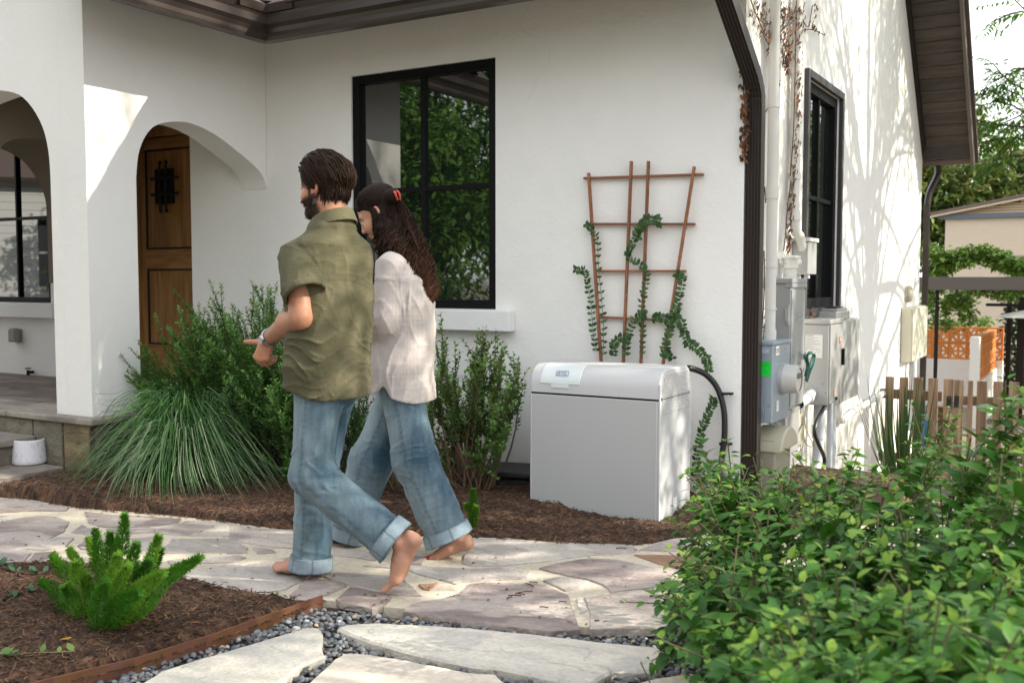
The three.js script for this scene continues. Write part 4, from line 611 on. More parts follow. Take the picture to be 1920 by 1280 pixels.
{ // pedestal with a domed cap
  const g = G('utility_pedestal', 'beige utility pedestal with a domed cap at the foot of the corner', 'utility box'); const x1 = 0.165, z0 = -0.46, z1 = -0.14;
  const pts = [[0.14, -0.3], [0.46, -0.3], [0.46, 0.3]]; for (let i = 0; i <= 10; i++) { const a = i / 10 * Math.PI; pts.push([0.3 + 0.16 * Math.cos(a), 0.3 + 0.085 * Math.sin(a)]); }
  mesh('body', toCreasedNormals(slab(pts, V(0.01, 0, 0), V(0, 0, -1), EY, x1 - 0.02, 0.008), 0.5), std({ color: lin(0.27, 0.25, 0.18), roughness: 0.6 }), g);
  const lid = []; for (let i = 0; i <= 10; i++) { const a = i / 10 * Math.PI; lid.push([0.3 + 0.172 * Math.cos(a), 0.27 + 0.125 * Math.sin(a)]); } mesh('cap', toCreasedNormals(slab(lid, V(0.03, 0, 0), V(0, 0, -1), EY, x1, 0.01), 0.5), M.beige, g);
  mesh('hinge', [0.06, 0.12, 0.18].map((y) => bx(0.06, 0.085, y, y + 0.04, z1, z1 + 0.012, 0.003)), std({ color: lin(0.3, 0.28, 0.2), roughness: 0.6 }), g);
}
{ const g = G('phone_box', 'small beige wiring box on the wall under the grey cabinet', 'utility box'); mesh('box', bx(0.003, 0.06, 0.17, 0.44, -1.12, -0.93, 0.006), M.beige, g); mesh('lid', bx(0.06, 0.07, 0.18, 0.43, -1.11, -0.94, 0.004), M.beige, g); mesh('jack', [bx(0.068, 0.076, 0.3, 0.36, -1.06, -1.03, 0.002), bx(0.068, 0.076, 0.38, 0.41, -1.07, -0.99, 0.002), bx(0.02, 0.05, 0.145, 0.17, -1.06, -1.02, 0.004)], M.greyBox, g); }
// pipes and cables
const pipe = (label, name, cat, pts, r, m, couplings = [], seg = 40, group) => { const g = G(name, label, cat, group); mesh('run', tube(pts, r, seg, 12), m, g); for (const [p, d, l] of couplings) mesh('coupling', cyl(p.clone().addScaledVector(d, -l / 2), p.clone().addScaledVector(d, l / 2), r * 1.18, r * 1.18, 16), m, g); return g; };
pipe('white vertical conduit rising from the meter box beside the downspout', 'white_conduit', 'conduit', [V(0.06, 0.88, -0.33), V(0.06, 1.6, -0.33), V(0.06, 2.4, -0.33), V(0.06, 4.2, -0.33)], 0.031, M.pvc, [[V(0.06, 1.06, -0.33), EY, 0.008], [V(0.06, 1.3, -0.33), EY, 0.008], [V(0.06, 1.72, -0.33), EY, 0.07], [V(0.06, 0.91, -0.33), EY, 0.06], [V(0.06, 2.2, -0.33), EY, 0.01]]);
pipe('white vertical conduit beside the narrow window with an offset foot', 'white_conduit', 'conduit', [V(0.06, 1.42, -1.02), V(0.055, 1.5, -0.96), V(0.045, 1.56, -0.88), V(0.045, 1.9, -0.86), V(0.045, 2.6, -0.86), V(0.045, 4.4, -0.86)], 0.031, M.pvc, [[V(0.045, 1.62, -0.865), EY, 0.06], [V(0.045, 1.86, -0.86), EY, 0.04], [V(0.045, 2.5, -0.86), EY, 0.05]], 60);
pipe('thin painted pipe on the wall between the two white conduits', 'thin_pipe', 'conduit', [V(0.014, 1.45, -0.52), V(0.014, 2.0, -0.52), V(0.014, 4.2, -0.52)], 0.011, M.pvc);
pipe('thin white cable run up the wall left of the narrow window', 'thin_pipe', 'conduit', [V(0.01, 1.25, -0.62), V(0.01, 2.0, -0.62), V(0.01, 4.2, -0.62)], 0.007, M.pvc);
pipe('thick grey conduit bending to the left under the labelled box', 'grey_conduit', 'conduit', [V(0.1, 0.42, -1.36), V(0.1, 0.2, -1.36), V(0.1, 0.02, -1.33), V(0.1, -0.08, -1.18), V(0.1, -0.13, -0.95), V(0.1, -0.2, -0.7)], 0.036, M.pvcGrey, [[V(0.1, 0.22, -1.36), EY, 0.09], [V(0.1, -0.1, -1.08), V(0, 0.2, -1).normalize(), 0.08]]);
pipe('slim grey pipe standing behind the black cable', 'grey_conduit', 'conduit', [V(0.14, 0.42, -1.5), V(0.14, 0.2, -1.5), V(0.14, -0.5, -1.5)], 0.02, M.pvcGrey, [[V(0.14, -0.1, -1.5), EY, 0.05]]);
pipe('slim grey pipe standing farthest right under the labelled box', 'grey_conduit', 'conduit', [V(0.08, 0.36, -1.85), V(0.08, 0.1, -1.85), V(0.08, -0.5, -1.85)], 0.024, M.pvcGrey, [[V(0.08, 0.02, -1.85), EY, 0.06]]);
pipe('black cable hanging in a bend from the labelled grey box', 'black_cable', 'cable', [[1562, 736], [1552, 752], [1538, 778], [1530, 795], [1528, 812], [1535, 832], [1545, 855], [1546, 872], [1540, 888], [1530, 902]].map(([u, v]) => onX(u, v, 0.17)), 0.0125, std({ color: lin(0.012, 0.013, 0.014), roughness: 0.4 }), [], 60);
pipe('pale conduit running level along the white wall behind the boxes', 'wall_conduit', 'conduit', [V(0.05, 0.36, -2.15), V(0.05, 0.22, -2.18), V(0.04, 0.17, -2.35), V(0.035, 0.19, -2.7), V(0.035, 0.22, -4.2)], 0.026, M.pvc, [[V(0.035, 0.195, -2.75), EZ, 0.08]]);
pipe('grey pipe stub joining the tall cabinet to the labelled box', 'grey_conduit', 'conduit', [V(0.1, 0.46, -0.84), V(0.1, 0.47, -1.0), V(0.1, 0.5, -1.17)], 0.032, M.pvcGrey, [[V(0.1, 0.475, -1.06), V(0, -0.1, 1).normalize(), 0.05]]);
pipe('cream thin cable looping below the tall grey cabinet', 'thin_cable', 'cable', [[1507, 762], [1509, 790], [1515, 812], [1524, 830], [1522, 838], [1512, 832], [1508, 822], [1502, 838], [1497, 858], [1490, 872]].map(([u, v]) => onX(u, v, 0.07)), 0.004, std({ color: lin(0.5, 0.45, 0.3), roughness: 0.6 }), [], 60);
{ const g = G('green_wire_bundle', 'coiled green wire hanging beside the labelled grey box', 'wire'); const m = std({ color: lin(0.01, 0.1, 0.075), roughness: 0.5 }); const w = []; for (let k = 0; k < 6; k++) { const o = k * 0.004; w.push(tube([[1511, 705], [1514, 685], [1511, 668], [1516, 660], [1525, 662], [1523, 678], [1517, 697], [1511, 712]].map(([u, v], i) => onX(u + k * 1.1 - 2 + Math.sin(i * 2 + k), v + k * 0.7, 0.17 + o)), 0.0035, 30, 6)); } mesh('coil', w, m, g); mesh('strap', tube([onX(1511, 664, 0.2), onX(1518, 656, 0.2), onX(1527, 659, 0.2)], 0.003, 10, 6), M.paperWhite, g); mesh('strap', tube([onX(1509, 712, 0.18), onX(1510, 724, 0.17), onX(1508, 735, 0.15)], 0.003, 10, 6), M.paperWhite, g); }
{ const g = G('irrigation_box', 'large cream box on the white wall near the far corner', 'utility box'); mesh('box', bx(0.003, 0.1, 0.42, 0.96, -5.95, -5.02, 0.01), std({ color: lin(0.56, 0.53, 0.41), roughness: 0.6 }), g); mesh('lid', bx(0.1, 0.116, 0.43, 0.95, -5.94, -5.03, 0.006), std({ color: lin(0.6, 0.57, 0.44), roughness: 0.6 }), g); mesh('conduit', cyl(V(0.06, -0.3, -5.4), V(0.06, 0.42, -5.4), 0.03, 0.03, 12), M.pvcGrey, g); }
{ const g = G('wall_sensor', 'small round sensor on the white wall near the back corner', 'sensor'); const p = onX(1703, 551, 0.02); mesh('dome', new THREE.SphereGeometry(0.07, 16, 12).scale(0.6, 1.2, 1).translate(0.03, p.y, p.z), M.beige, g); mesh('base', cyl(V(0.002, p.y, p.z), V(0.02, p.y, p.z), 0.085, 0.085, 20), M.beige, g); }
// ---------- small things by the porch ----------
{ const p = onY(55, 868, 0.092), g = thing('flower_pot', 'empty white speckled ceramic pot on the lowest porch step', 'pot', [p.x, 0.091, p.z]);
  const t = tex(256, (u, v) => { const s = vnoise(u * 70, v * 70, 70, 70) > 0.86 ? 0.6 : 1, k = 0.9 + 0.15 * tfbm(u, v, 5, 5, 3); return [0.68 * s * k, 0.66 * s * k, 0.68 * s * k]; }, true);
  mesh('pot', lathe([[0, 0.002], [0.088, 0.0], [0.1, 0.008], [0.099, 0.03], [0.09, 0.145], [0.088, 0.152], [0.08, 0.152], [0.078, 0.144], [0.083, 0.06], [0, 0.05]], 40), std({ map: rep(t, 2, 1), roughness: 0.6, side: THREE.DoubleSide }), g); mesh('soil', new THREE.CircleGeometry(0.081, 24).rotateX(-Math.PI / 2).translate(0, 0.1, 0), mulchMat, g); }
{ const g = G('outlet_cover', 'weathered outdoor outlet cover on the porch wall below the window', 'outlet'); const p = onZ(28, 628, 0.03); const m = std({ color: lin(0.24, 0.23, 0.18), roughness: 0.6 }); mesh('plate', bx(p.x - 0.06, p.x + 0.06, p.y - 0.065, p.y + 0.055, 0.002, 0.02, 0.006), m, g); mesh('bubble_cover', toCreasedNormals(slab([[-0.045, -0.06], [0.055, -0.06], [0.055, 0.04], [0.03, 0.062], [-0.025, 0.062], [-0.045, 0.04]], V(p.x, p.y, 0.02), EX, EY, 0.055, 0.01), 0.4), m, g); }
{ const g = G('hose_bib', 'small dark hose tap low on the porch wall', 'tap'); const p = onZ(52, 698, 0.05); mesh('valve', [cyl(V(p.x, p.y, 0.002), V(p.x, p.y, 0.05), 0.014, 0.012, 10), cyl(V(p.x, p.y - 0.04, 0.05), V(p.x, p.y + 0.02, 0.05), 0.014, 0.014, 10), new THREE.TorusGeometry(0.022, 0.005, 6, 14).rotateX(Math.PI / 2).translate(p.x, p.y + 0.035, 0.05)], M.iron, g); }
{ const p = onY(957, 908, 0.03), g = thing('black_splash_tub', 'low black plastic basin lying on the mulch left of the battery unit', 'basin', [p.x, 0.01, p.z - 0.12], 0.25);
  const m = std({ color: lin(0.011, 0.012, 0.013), roughness: 0.5 }); mesh('basin', toCreasedNormals(slab([[-0.2, -0.12], [-0.17, -0.15], [0.17, -0.15], [0.2, -0.12], [0.2, 0.13], [0.16, 0.16], [-0.16, 0.16], [-0.2, 0.13]], V(0, 0.0, 0), EX, V(0, 0, -1), 0.07, 0.02), 0.5), m, g); mesh('lid', toCreasedNormals(slab([[-0.225, -0.14], [-0.18, -0.17], [0.18, -0.17], [0.225, -0.14], [0.225, 0.15], [0.18, 0.18], [-0.18, 0.18], [-0.225, 0.15]], V(0, 0.062, 0), EX, V(0, 0, -1), 0.035, 0.012), 0.5), m, g); }
// ---------- picket fence and gate ----------
{
  const g = thing('picket_fence', 'weathered brown wooden picket fence with a gate beside the white side wall', 'fence', [0.6, -0.6, -4]);
  const pw = woodTex([0.17, 0.105, 0.065], [0.36, 0.24, 0.155], 22, 3, 0.7), m = [0, 1, 2].map((k) => std({ map: rep(pw, 2 + k * 0.4, 1), color: lin(1 - k * 0.14, 1 - k * 0.15, 1 - k * 0.16), roughness: 0.9, bumpMap: rep(pw, 2, 1), bumpScale: 0.003 }));
  const r = rng(8), sc = 3.047; const P = [[128, 175, 687], [208, 256, 690], [287, 341, 691], [372, 428, 696], [460, 516, 700], [520, 574, 705], [598, 628, 710], [650, 708, 712], [743, 797, 714], [833, 892, 717], [930, 985, 720], [1030, 1088, 724]];
  P.forEach(([a, b, t], i) => { const A = onZ(1620 + a / sc, 480 + t / sc, -4), B = onZ(1620 + b / sc, 480 + t / sc, -4); const q = bx(A.x - 0.6, B.x - 0.6, 0, A.y + 0.6, 0, 0.02, 0.003); q.translate(0, 0, r() * 0.006); mesh('picket', q, m[Math.floor(r() * 3)], g); });
  const x0 = onZ(1655, 750, -4).x - 0.62, x1 = 0.9, gx = onZ(1769, 750, -4).x - 0.6, gx2 = onZ(1806, 750, -4).x - 0.6;
  for (const y of [0.77, 0.2]) { mesh('rail', bx(x0, gx - 0.01, y, y + 0.085, -0.04, -0.002, 0.004), m[2], g); mesh('rail', bx(gx2, x1, y - 0.02, y + 0.06, -0.04, -0.002, 0.004), m[1], g); }
  const iron = std({ color: lin(0.008, 0.008, 0.008), roughness: 0.6 });
  for (const [u, v] of [[1780, 758], [1794, 757]]) { const p = onZ(u, v, -3.97); mesh('hinge', [bx(p.x - 0.6 - 0.02, p.x - 0.6 + 0.02, p.y + 0.6 - 0.03, p.y + 0.6 + 0.045, 0.027, 0.034, 0.003), new THREE.TorusGeometry(0.014, 0.006, 6, 12).translate(p.x - 0.6, p.y + 0.6 + 0.055, 0.032)], iron, g); }
  mesh('gate_post', bx(gx - 0.045, gx + 0.0, 0, 0.72, -0.1, -0.045, 0.004), m[2], g);
}
// ---------- garden wall of orange breeze blocks ----------
{
  const g = thing('garden_wall', 'low white garden wall topped with orange pierced breeze blocks', 'garden wall', [0, -0.7, -10]);
  const white = std({ color: lin(0.72, 0.7, 0.66), roughness: 0.9, bumpMap: bumpStucco, bumpScale: 0.003 }), or = [0, 1].map((k) => std({ color: lin(0.62 - k * 0.06, 0.21 - k * 0.02, 0.04), roughness: 0.85 }));
  const zB = -10.4, L = (u, v, z = zB) => { const p = onZ(u, v, z); return V(p.x, p.y + 0.7, p.z + 10); };
  const yt = L(1780, 612).y, yb = L(1780, 673).y, s = (yt - yb) / 2, xr = L(1883, 612).x, zF = -8.1;
  const blk = (() => { const sh = new THREE.Shape([[0, 0], [1, 0], [1, 1], [0, 1]].map(([a, b]) => new THREE.Vector2(a, b))); const R = 0.36, r0 = 0.28;
    for (const [qx, qy] of [[1, 1], [-1, 1], [-1, -1], [1, -1]]) { const P = (l) => { const h = new THREE.Path(); l.forEach(([a, b], i) => { const x = 0.5 + qx * a, y = 0.5 + qy * b; i ? h.lineTo(x, y) : h.moveTo(x, y); }); sh.holes.push(h); }; const A = (rad, a0, a1) => Array.from({ length: 7 }, (_, i) => { const a = mix(a0, a1, i / 6); return [rad * Math.cos(a), rad * Math.sin(a)]; });
      P([[0.05, 0.05], ...A(r0, 0.18, 1.39)]); P([[0.43, 0.43], ...A(R + 0.02, 1.25, 0.32).map(([a, b]) => [Math.max(a, 0.1), Math.max(b, 0.1)])].map(([a, b]) => [Math.min(a, 0.43), Math.min(b, 0.43)])); }
    return new THREE.ExtrudeGeometry(sh, { depth: 0.35, bevelEnabled: false }); })();
  for (let i = 0; i < 6; i++) for (let j = 0; j < 2; j++) { const x = xr - (i + 1) * s; const b = mesh('breeze_block', blk, or[(i + j) % 2], g); b.position.set(x, yb + j * s, zB + 10 - 0.12); b.scale.set(s * 0.985, s * 0.985, s); }
  mesh('wall_base', bx(xr - 6 * s, xr, 0, yb - 0.004, zB + 10 - 0.14, zB + 10 + 0.0, 0.004), white, g);
  const p0 = onZ(1820, 631, zF), p1 = onZ(1838, 631, zF), ph = p0.y + 0.7; mesh('pillar', bx(p0.x, p1.x, 0, ph, zF + 10 - 0.16, zF + 10, 0.01), white, g);
  const xs = p1.x - 0.08, n = 8, sl = (zF - 0.16 - zB) / n; const hb = (ph - (onZ(1838, 716, zF).y + 0.7)) / 2;
  for (let i = 0; i < n; i++) for (let j = 0; j < 2; j++) { const b = mesh('breeze_block', blk, or[(i + j) % 2], g); b.rotation.y = Math.PI / 2; b.position.set(xs - 0.02, ph - (2 - j) * hb, zB + 10 + (i + 1) * sl); b.scale.set(sl * 0.985, hb * 0.985, hb); }
  mesh('wall_base', bx(xs - 0.02, xs + 0.1, 0, ph - 2 * hb - 0.004, zB + 10 + 0.002, zF + 10 - 0.162, 0.004), white, g);
}
// ---------- foliage tools ----------
function leafGeo(L, W, droop = 0.25, fold = 0.25, n = 4) { // a folded pointed leaf along +Z, face up, n rows
  const pos = [], idx = [], uv = [];
  for (let i = 0; i <= n; i++) { const t = i / n, w = W * 0.5 * Math.sin(Math.PI * Math.pow(t * 0.96 + 0.02, 0.8)), y = -droop * L * t * t; for (const s of [-1, 0, 1]) { pos.push(s * w, y + Math.abs(s) * fold * w, t * L); uv.push(0.5 + s * 0.5, t); } }
  for (let i = 0; i < n; i++) for (let s = 0; s < 2; s++) { const a = i * 3 + s; idx.push(a, a + 3, a + 1, a + 1, a + 3, a + 4); }
  const g = new THREE.BufferGeometry(); g.setAttribute('position', new THREE.Float32BufferAttribute(pos, 3)); g.setAttribute('uv', new THREE.Float32BufferAttribute(uv, 2)); g.setIndex(idx); g.computeVertexNormals(); return g;
}
const leafMat = (c, tr = 0.4, rough = 0.5) => phys({ color: lin(...c), roughness: rough, transmission: tr, thickness: 0, side: THREE.DoubleSide, specularIntensity: 0.35 });
function clumpGeo(r, n, rad, L, W, segs = 2) { const a = []; for (let i = 0; i < n; i++) { const g = leafGeo(L * (0.7 + 0.5 * r()), W * (0.7 + 0.5 * r()), 0.3, 0.2, segs); g.applyMatrix4(TR(V(0, 0, 0).set((r() - 0.5), (r() - 0.5), (r() - 0.5)).multiplyScalar(2 * rad), eul((r() - 0.35) * 1.6, r() * 6.3, (r() - 0.5) * 1.2), V(1, 1, 1))); a.push(g); } return merge(a); }
const bark = std({ color: lin(0.11, 0.08, 0.06), roughness: 0.95, bumpMap: rep(slateBump, 3), bumpScale: 0.02 });
// tree: trunk with limbs, crown made of leaf clumps gathered round the twigs of the limbs
function tree(name, label, base, height, crown, opt) {
  const r = rng(opt.seed), g = thing(name, label, 'tree', base, 0, opt.group), tw = [], ends = [];
  const top = V(opt.lean?.[0] || 0, height * 0.55, opt.lean?.[1] || 0), R = opt.trunk || 0.12;
  tw.push(tube([V(0, -0.7, 0), V(0.02, 0.3, 0), top.clone().multiplyScalar(0.5).add(V(0.08, 0, -0.05)), top], (t) => R * (1.15 - 0.5 * t), 14, 8));
  const C = V(...crown.c), S = V(...crown.r);
  for (let i = 0; i < opt.limbs; i++) {
    let e; do { e = V(r() * 2 - 1, r() * 2 - 1, r() * 2 - 1); } while (e.length() > 1 || e.length() < 0.45); e.multiply(S).multiplyScalar(0.9).add(C);
    const s = top.clone().multiplyScalar(0.55 + 0.45 * r()), m = s.clone().lerp(e, 0.5).add(V((r() - 0.5) * 0.4, 0.25, (r() - 0.5) * 0.4));
    tw.push(tube([s, m, e], (t) => R * 0.42 * (1.05 - t * 0.9), 7, 5)); ends.push([m, e]);
  }
  mesh('trunk', tw, opt.bark || bark, g);
  const ms = [], cs = [], cg = opt.clumps || [clumpGeo(r, 9, 0.16, opt.leaf || 0.11, (opt.leaf || 0.11) * 0.42)], per = [];
  for (let i = 0; i < opt.n; i++) { const [m, e] = ends[Math.floor(r() * ends.length)], p = m.clone().lerp(e, 0.35 + 0.75 * r()), q = V(r() * 2 - 1, r() * 2 - 1, r() * 2 - 1); if (q.length() > 1) { i--; continue; }
    p.addScaledVector(q, opt.spread || 0.6); const d = p.clone().sub(C).divide(S); if (d.length() > 1.12) continue; if (opt.skip && opt.skip(p.clone().add(g.position))) continue;
    const k = 0.75 + 0.5 * r(); ms.push(TR(p, eul((r() - 0.5) * 0.8, r() * 6.3, (r() - 0.5) * 0.8), V(k, k, k))); const b = 0.65 + 0.7 * r(); cs.push(lin(b * (0.85 + 0.4 * r()), b, b * 0.9)); }
  instanced('crown', cg[0], opt.mat, ms, cs, null, null, g); return g;
}
// trees of the sunny side, right of the picture: their crowns break the sunlight into flecks
const leafBright = leafMat([0.1, 0.2, 0.03], 0.45), leafMid = leafMat([0.11, 0.235, 0.04], 0.45), leafDark = leafMat([0.075, 0.17, 0.03], 0.4);
const inView = (p) => { const d = p.clone().sub(EYE), w = d.dot(camF), u = d.dot(camR) / w * 1865 + 960; return w > 0.5 && u < 1975; };
tree('shade_tree', 'slender yard tree right of the house casting flecked shade on the white side wall', [4.3, -0.5, -5.4], 9, { c: [0.4, 5.9, -0.4], r: [2.5, 3.6, 4.7] }, { seed: 3, limbs: 46, n: 1800, trunk: 0.13, lean: [-0.5, 0.6], mat: leafBright, spread: 0.5, leaf: 0.12, skip: inView });
tree('shade_tree', 'tall yard tree standing right of the path shading the walkers', [5.4, -0.3, -1.3], 8.5, { c: [-0.2, 4.5, 0.8], r: [2.4, 2.7, 2.7] }, { seed: 9, limbs: 22, n: 620, trunk: 0.16, mat: leafMid, spread: 0.55, leaf: 0.12, skip: inView });
tree('shade_tree', 'low bushy tree near the path right of the leafy foreground bush', [6.2, -0.2, 1.6], 6, { c: [-0.3, 3.7, -0.4], r: [1.9, 1.9, 1.9] }, { seed: 14, limbs: 22, n: 260, trunk: 0.11, mat: leafMid, spread: 0.45, leaf: 0.11, skip: inView });
tree('shade_tree', 'distant yard tree behind the side wall toward the pergola', [5.2, -0.6, -11], 9, { c: [-0.2, 6.4, 0.2], r: [2.6, 3.2, 3] }, { seed: 5, limbs: 26, n: 900, trunk: 0.14, mat: leafBright, spread: 0.55, leaf: 0.12, skip: inView });
tree('tall_tree', 'tall thin crowned tree far right whose top flecks the porch wall', [9.2, -0.3, -3.9], 12, { c: [0, 10.2, 0], r: [2.2, 2.4, 2.4] }, { seed: 23, limbs: 18, n: 210, trunk: 0.2, mat: leafMid, spread: 0.55, leaf: 0.14, skip: inView });
// trees and hedge across the path, seen mirrored in the window
const hedge = [[-7.2, 6.2, 4.6, 1.5], [-9.2, 8.4, 6.2, 2.1], [-6.6, 9.6, 7.0, 2.3], [-11.6, 10.8, 8, 2.6], [-8.6, 13.2, 9, 2.9], [-12.5, 6.4, 6, 2.2], [-3.2, 11.4, 7.5, 2.6], [0.6, 12.6, 8, 2.7]];
hedge.forEach(([x, z, h, w], i) => tree('evergreen_tree', ['dense dark evergreen nearest across the path, mirrored in the window', 'second evergreen mirrored in the middle of the window', 'tall evergreen behind the mirrored hedge', 'broad evergreen far across the garden', 'tallest evergreen at the back of the garden', 'evergreen at the far left across the porch', 'evergreen behind the photographer on the left', 'evergreen directly behind the photographer'][i], [x, -0.2, z], h, { c: [0, h * 0.52, 0], r: [w, h * 0.5, w] }, { seed: 30 + i, limbs: 40, n: 1500, trunk: 0.12, mat: i % 2 ? leafDark : leafMid, spread: 0.55, leaf: 0.17, skip: (p) => p.clone().sub(EYE).length() < 3.2 }));
tree('round_shrub', 'bright yellow green rounded shrub across the path, mirrored low in the window', [-6.3, -0.1, 4.6], 1.3, { c: [0, 0.8, 0], r: [0.75, 0.7, 0.75] }, { seed: 51, limbs: 20, n: 520, trunk: 0.03, mat: leafMat([0.13, 0.19, 0.02], 0.4), spread: 0.3, leaf: 0.07 });
// low greenery along the right-hand boundary, mirrored in the narrow side window
[[2.9, -9.8, 4.6, 1.4], [3.4, -14, 5.6, 1.9], [4.2, -18.5, 6.5, 2.0], [6.4, -19, 8, 2.6]].forEach(([x, z, h, w], i) => tree('boundary_tree', ['bushy green tree nearest along the right boundary, out past the pergola', 'bushy green tree second along the right boundary', 'bushy green tree third along the right boundary', 'tall green tree at the end of the right boundary'][i], [x, -0.7, z], h, { c: [0, h * 0.52, 0], r: [w, h * 0.5, w] }, { seed: 130 + i, limbs: 34, n: 220, trunk: 0.1, mat: leafMat([0.19, 0.34, 0.05], 0.55), spread: 0.55, leaf: 0.15, skip: inView }));
// ---------- beyond the fence ----------
{ // tan house
  const h = thing('tan_house', 'tan stucco house with a low gable seen beyond the garden', 'house', [0, -0.7, -20]);
  const tan = std({ color: lin(0.6, 0.5, 0.39), roughness: 0.95, bumpMap: rep(bumpStucco, 0.8), bumpScale: 0.01 }), gab = [0, 1].map((k) => std({ color: lin(0.52 - k * 0.04, 0.39 - k * 0.03, 0.27 - k * 0.02), roughness: 0.9 })), trim = std({ color: lin(0.55, 0.44, 0.33), roughness: 0.8 });
  const L = (u, v) => { const p = onZ(u, v, -20); return V(p.x, p.y + 0.7, 0); }, a = L(1752, 408), ap = L(1892, 371), xr = ap.x + (ap.x - a.x) + 1.2, ym = L(1770, 481).y;
  mesh('wall', bx(a.x + 0.25, xr - 0.5, -0.3, a.y - 0.02, -7, 0, 0.01), tan, h); mesh('ledge', bx(a.x + 0.22, xr - 0.45, ym, ym + 0.05, 0.002, 0.05, 0.005), tan, h); mesh('band', bx(a.x + 0.1, xr - 0.2, a.y - 0.05, a.y + 0.06, 0.03, 0.09, 0.01), std({ color: lin(0.12, 0.14, 0.17), roughness: 0.7 }), h);
  const hw = (xr - a.x) / 2, xm = a.x + hw, rise = ap.y - a.y; for (let k = 0; k < 5; k++) { const y0 = a.y + 0.06 + k * (rise - 0.1) / 5, y1 = y0 + (rise - 0.1) / 5 - 0.01, w = hw * (1 - (k + 0.7) / 5.3) + 0.1; mesh('siding_board', bx(xm - w, xm + w, y0, y1, -0.02, 0.02 + (k % 2) * 0.004, 0.004), gab[k % 2], h); }
  for (const s of [-1, 1]) { mesh('rake_board', bar(V(xm + s * hw * 1.02, a.y + 0.02, 0.12), V(xm, ap.y + 0.02, 0.12), 0.05, 0.13, 0.005, EZ), trim, h); mesh('roof', slab([[0, 0], [hw * 1.04, 0], [hw * 1.04, 7.2], [0, 7.2]], V(xm, ap.y + 0.06, 0.2), V(s, -rise / hw, 0).normalize(), V(0, 0, -1), s * 0.06), M.shingle[2], h); }
  mesh('chimney', bx(xm + 0.05, xm + 0.3, ap.y - 0.2, ap.y + 0.22, -2, -1.7, 0.01), std({ color: lin(0.4, 0.33, 0.28) }), h);
}
// trees behind it
[[-5.6, -29, 8.2, 2.6], [-2.6, -31, 7.9, 3.1], [0.6, -33, 8.6, 3.2], [3.8, -31, 8.2, 3.1], [-9, -33, 9, 3.5], [7.5, -34, 9, 3.5], [-13, -30, 8, 3]].forEach(([x, z, h, w], i) => tree('broadleaf_tree', ['yellow green tree peeking past the far corner of the white house', 'broad green tree behind the left end of the tan house', 'large green tree over the gable of the tan house', 'green tree behind the right end of the tan house', 'green tree hidden behind the white house', 'green tree right of the tan house', 'green tree far left behind the white house'][i], [x, -0.8, z], h, { c: [0, h * 0.58, 0], r: [w, h * 0.42, w] }, { seed: 70 + i, limbs: 44, n: 1700, trunk: 0.2, mat: i === 0 ? leafMat([0.17, 0.2, 0.02], 0.45) : leafMat([0.2, 0.27, 0.075], 0.5), spread: 0.9, leaf: 0.26 }));
{ // branches of a nearer tree, pinnate leaves against the sky
  const g = thing('walnut_tree', 'airy tree whose feathery branches hang into the sky at the upper right', 'tree', [3.6, -0.6, -7.6]), r = rng(91), tw = [tube([V(0, 0, 0), V(-0.1, 2, 0.1), V(-0.3, 4, 0), V(-0.6, 6, 0.2)], (t) => 0.12 - 0.05 * t, 12, 8)];
  const lf = leafGeo(0.085, 0.03, 0.3, 0.15, 2), ms = [], cs = [];
  const W = (u, v, z) => onZ(u, v, z).sub(g.position);
  const B = [[[1990, 240], [1930, 215], [1880, 190], [1835, 200]], [[1990, 180], [1930, 170], [1890, 150], [1862, 118]], [[1990, 290], [1930, 260], [1880, 260], [1830, 270]], [[2000, 330], [1950, 300], [1900, 290], [1868, 315]], [[1990, 120], [1935, 125], [1900, 135], [1850, 160]], [[2000, 230], [1940, 200], [1900, 225], [1850, 238]], [[1990, 30], [1930, 20], [1890, 28], [1858, 42]], [[2000, 270], [1950, 235], [1915, 180], [1880, 165]], [[1990, 80], [1950, 35], [1915, 12], [1896, -8]], [[1990, 200], [1930, 240], [1890, 235], [1825, 225]]];
  B.forEach((b, bi) => { const z = -7.4 + 0.9 * r(), p = b.map(([u, v]) => W(u, v, z)); tw.push(tube([V(-0.35, 4 + r(), 0), ...p], (t) => 0.03 * (1 - t) + 0.006, 18, 5)); const c = new THREE.CatmullRomCurve3(p);
    const thin = bi === 6 || bi === 8; for (let k = 0; k < (thin ? 4 : 12); k++) { const t = 0.25 + 0.75 * (k + r()) / (thin ? 4 : 12), o = c.getPoint(Math.min(1, t)), d = c.getTangent(Math.min(1, t)); d.applyQuaternion(eul((r() - 0.5) * 1.6, (r() - 0.5) * 2.4, (r() - 0.5) * 1.6)); d.y -= 0.25; d.normalize(); const len = 0.24 + 0.16 * r(), side = d.clone().cross(V(r() - 0.5, 1, r() - 0.5)).normalize(), e = o.clone().addScaledVector(d, len); e.y -= 0.05; tw.push(tube([o, o.clone().lerp(e, 0.5).add(V(0, 0.02, 0)), e], 0.003, 4, 3));
      for (let q = 1; q <= 7; q++) for (const s of [-1, 1]) { const a = o.clone().lerp(e, q / 7), dir = side.clone().multiplyScalar(s).addScaledVector(d, 0.6).normalize(); dir.y -= 0.3 * r(); const m = new THREE.Matrix4().lookAt(V(0, 0, 0), dir.clone().negate(), V(r() - 0.5, 1, r() - 0.5)); m.setPosition(a); const k2 = 0.8 + 0.5 * r(); m.scale(V(k2, k2, k2)); ms.push(m); const y = r() < 0.2 ? 1.5 : 1; cs.push(lin(0.9 * y * (0.7 + 0.6 * r()), y * (0.8 + 0.4 * r()), 0.8)); } } });
  mesh('trunk', tw, bark, g); instanced('leaves', lf, leafMat([0.1, 0.19, 0.025], 0.5), ms, cs, null, null, g);
}
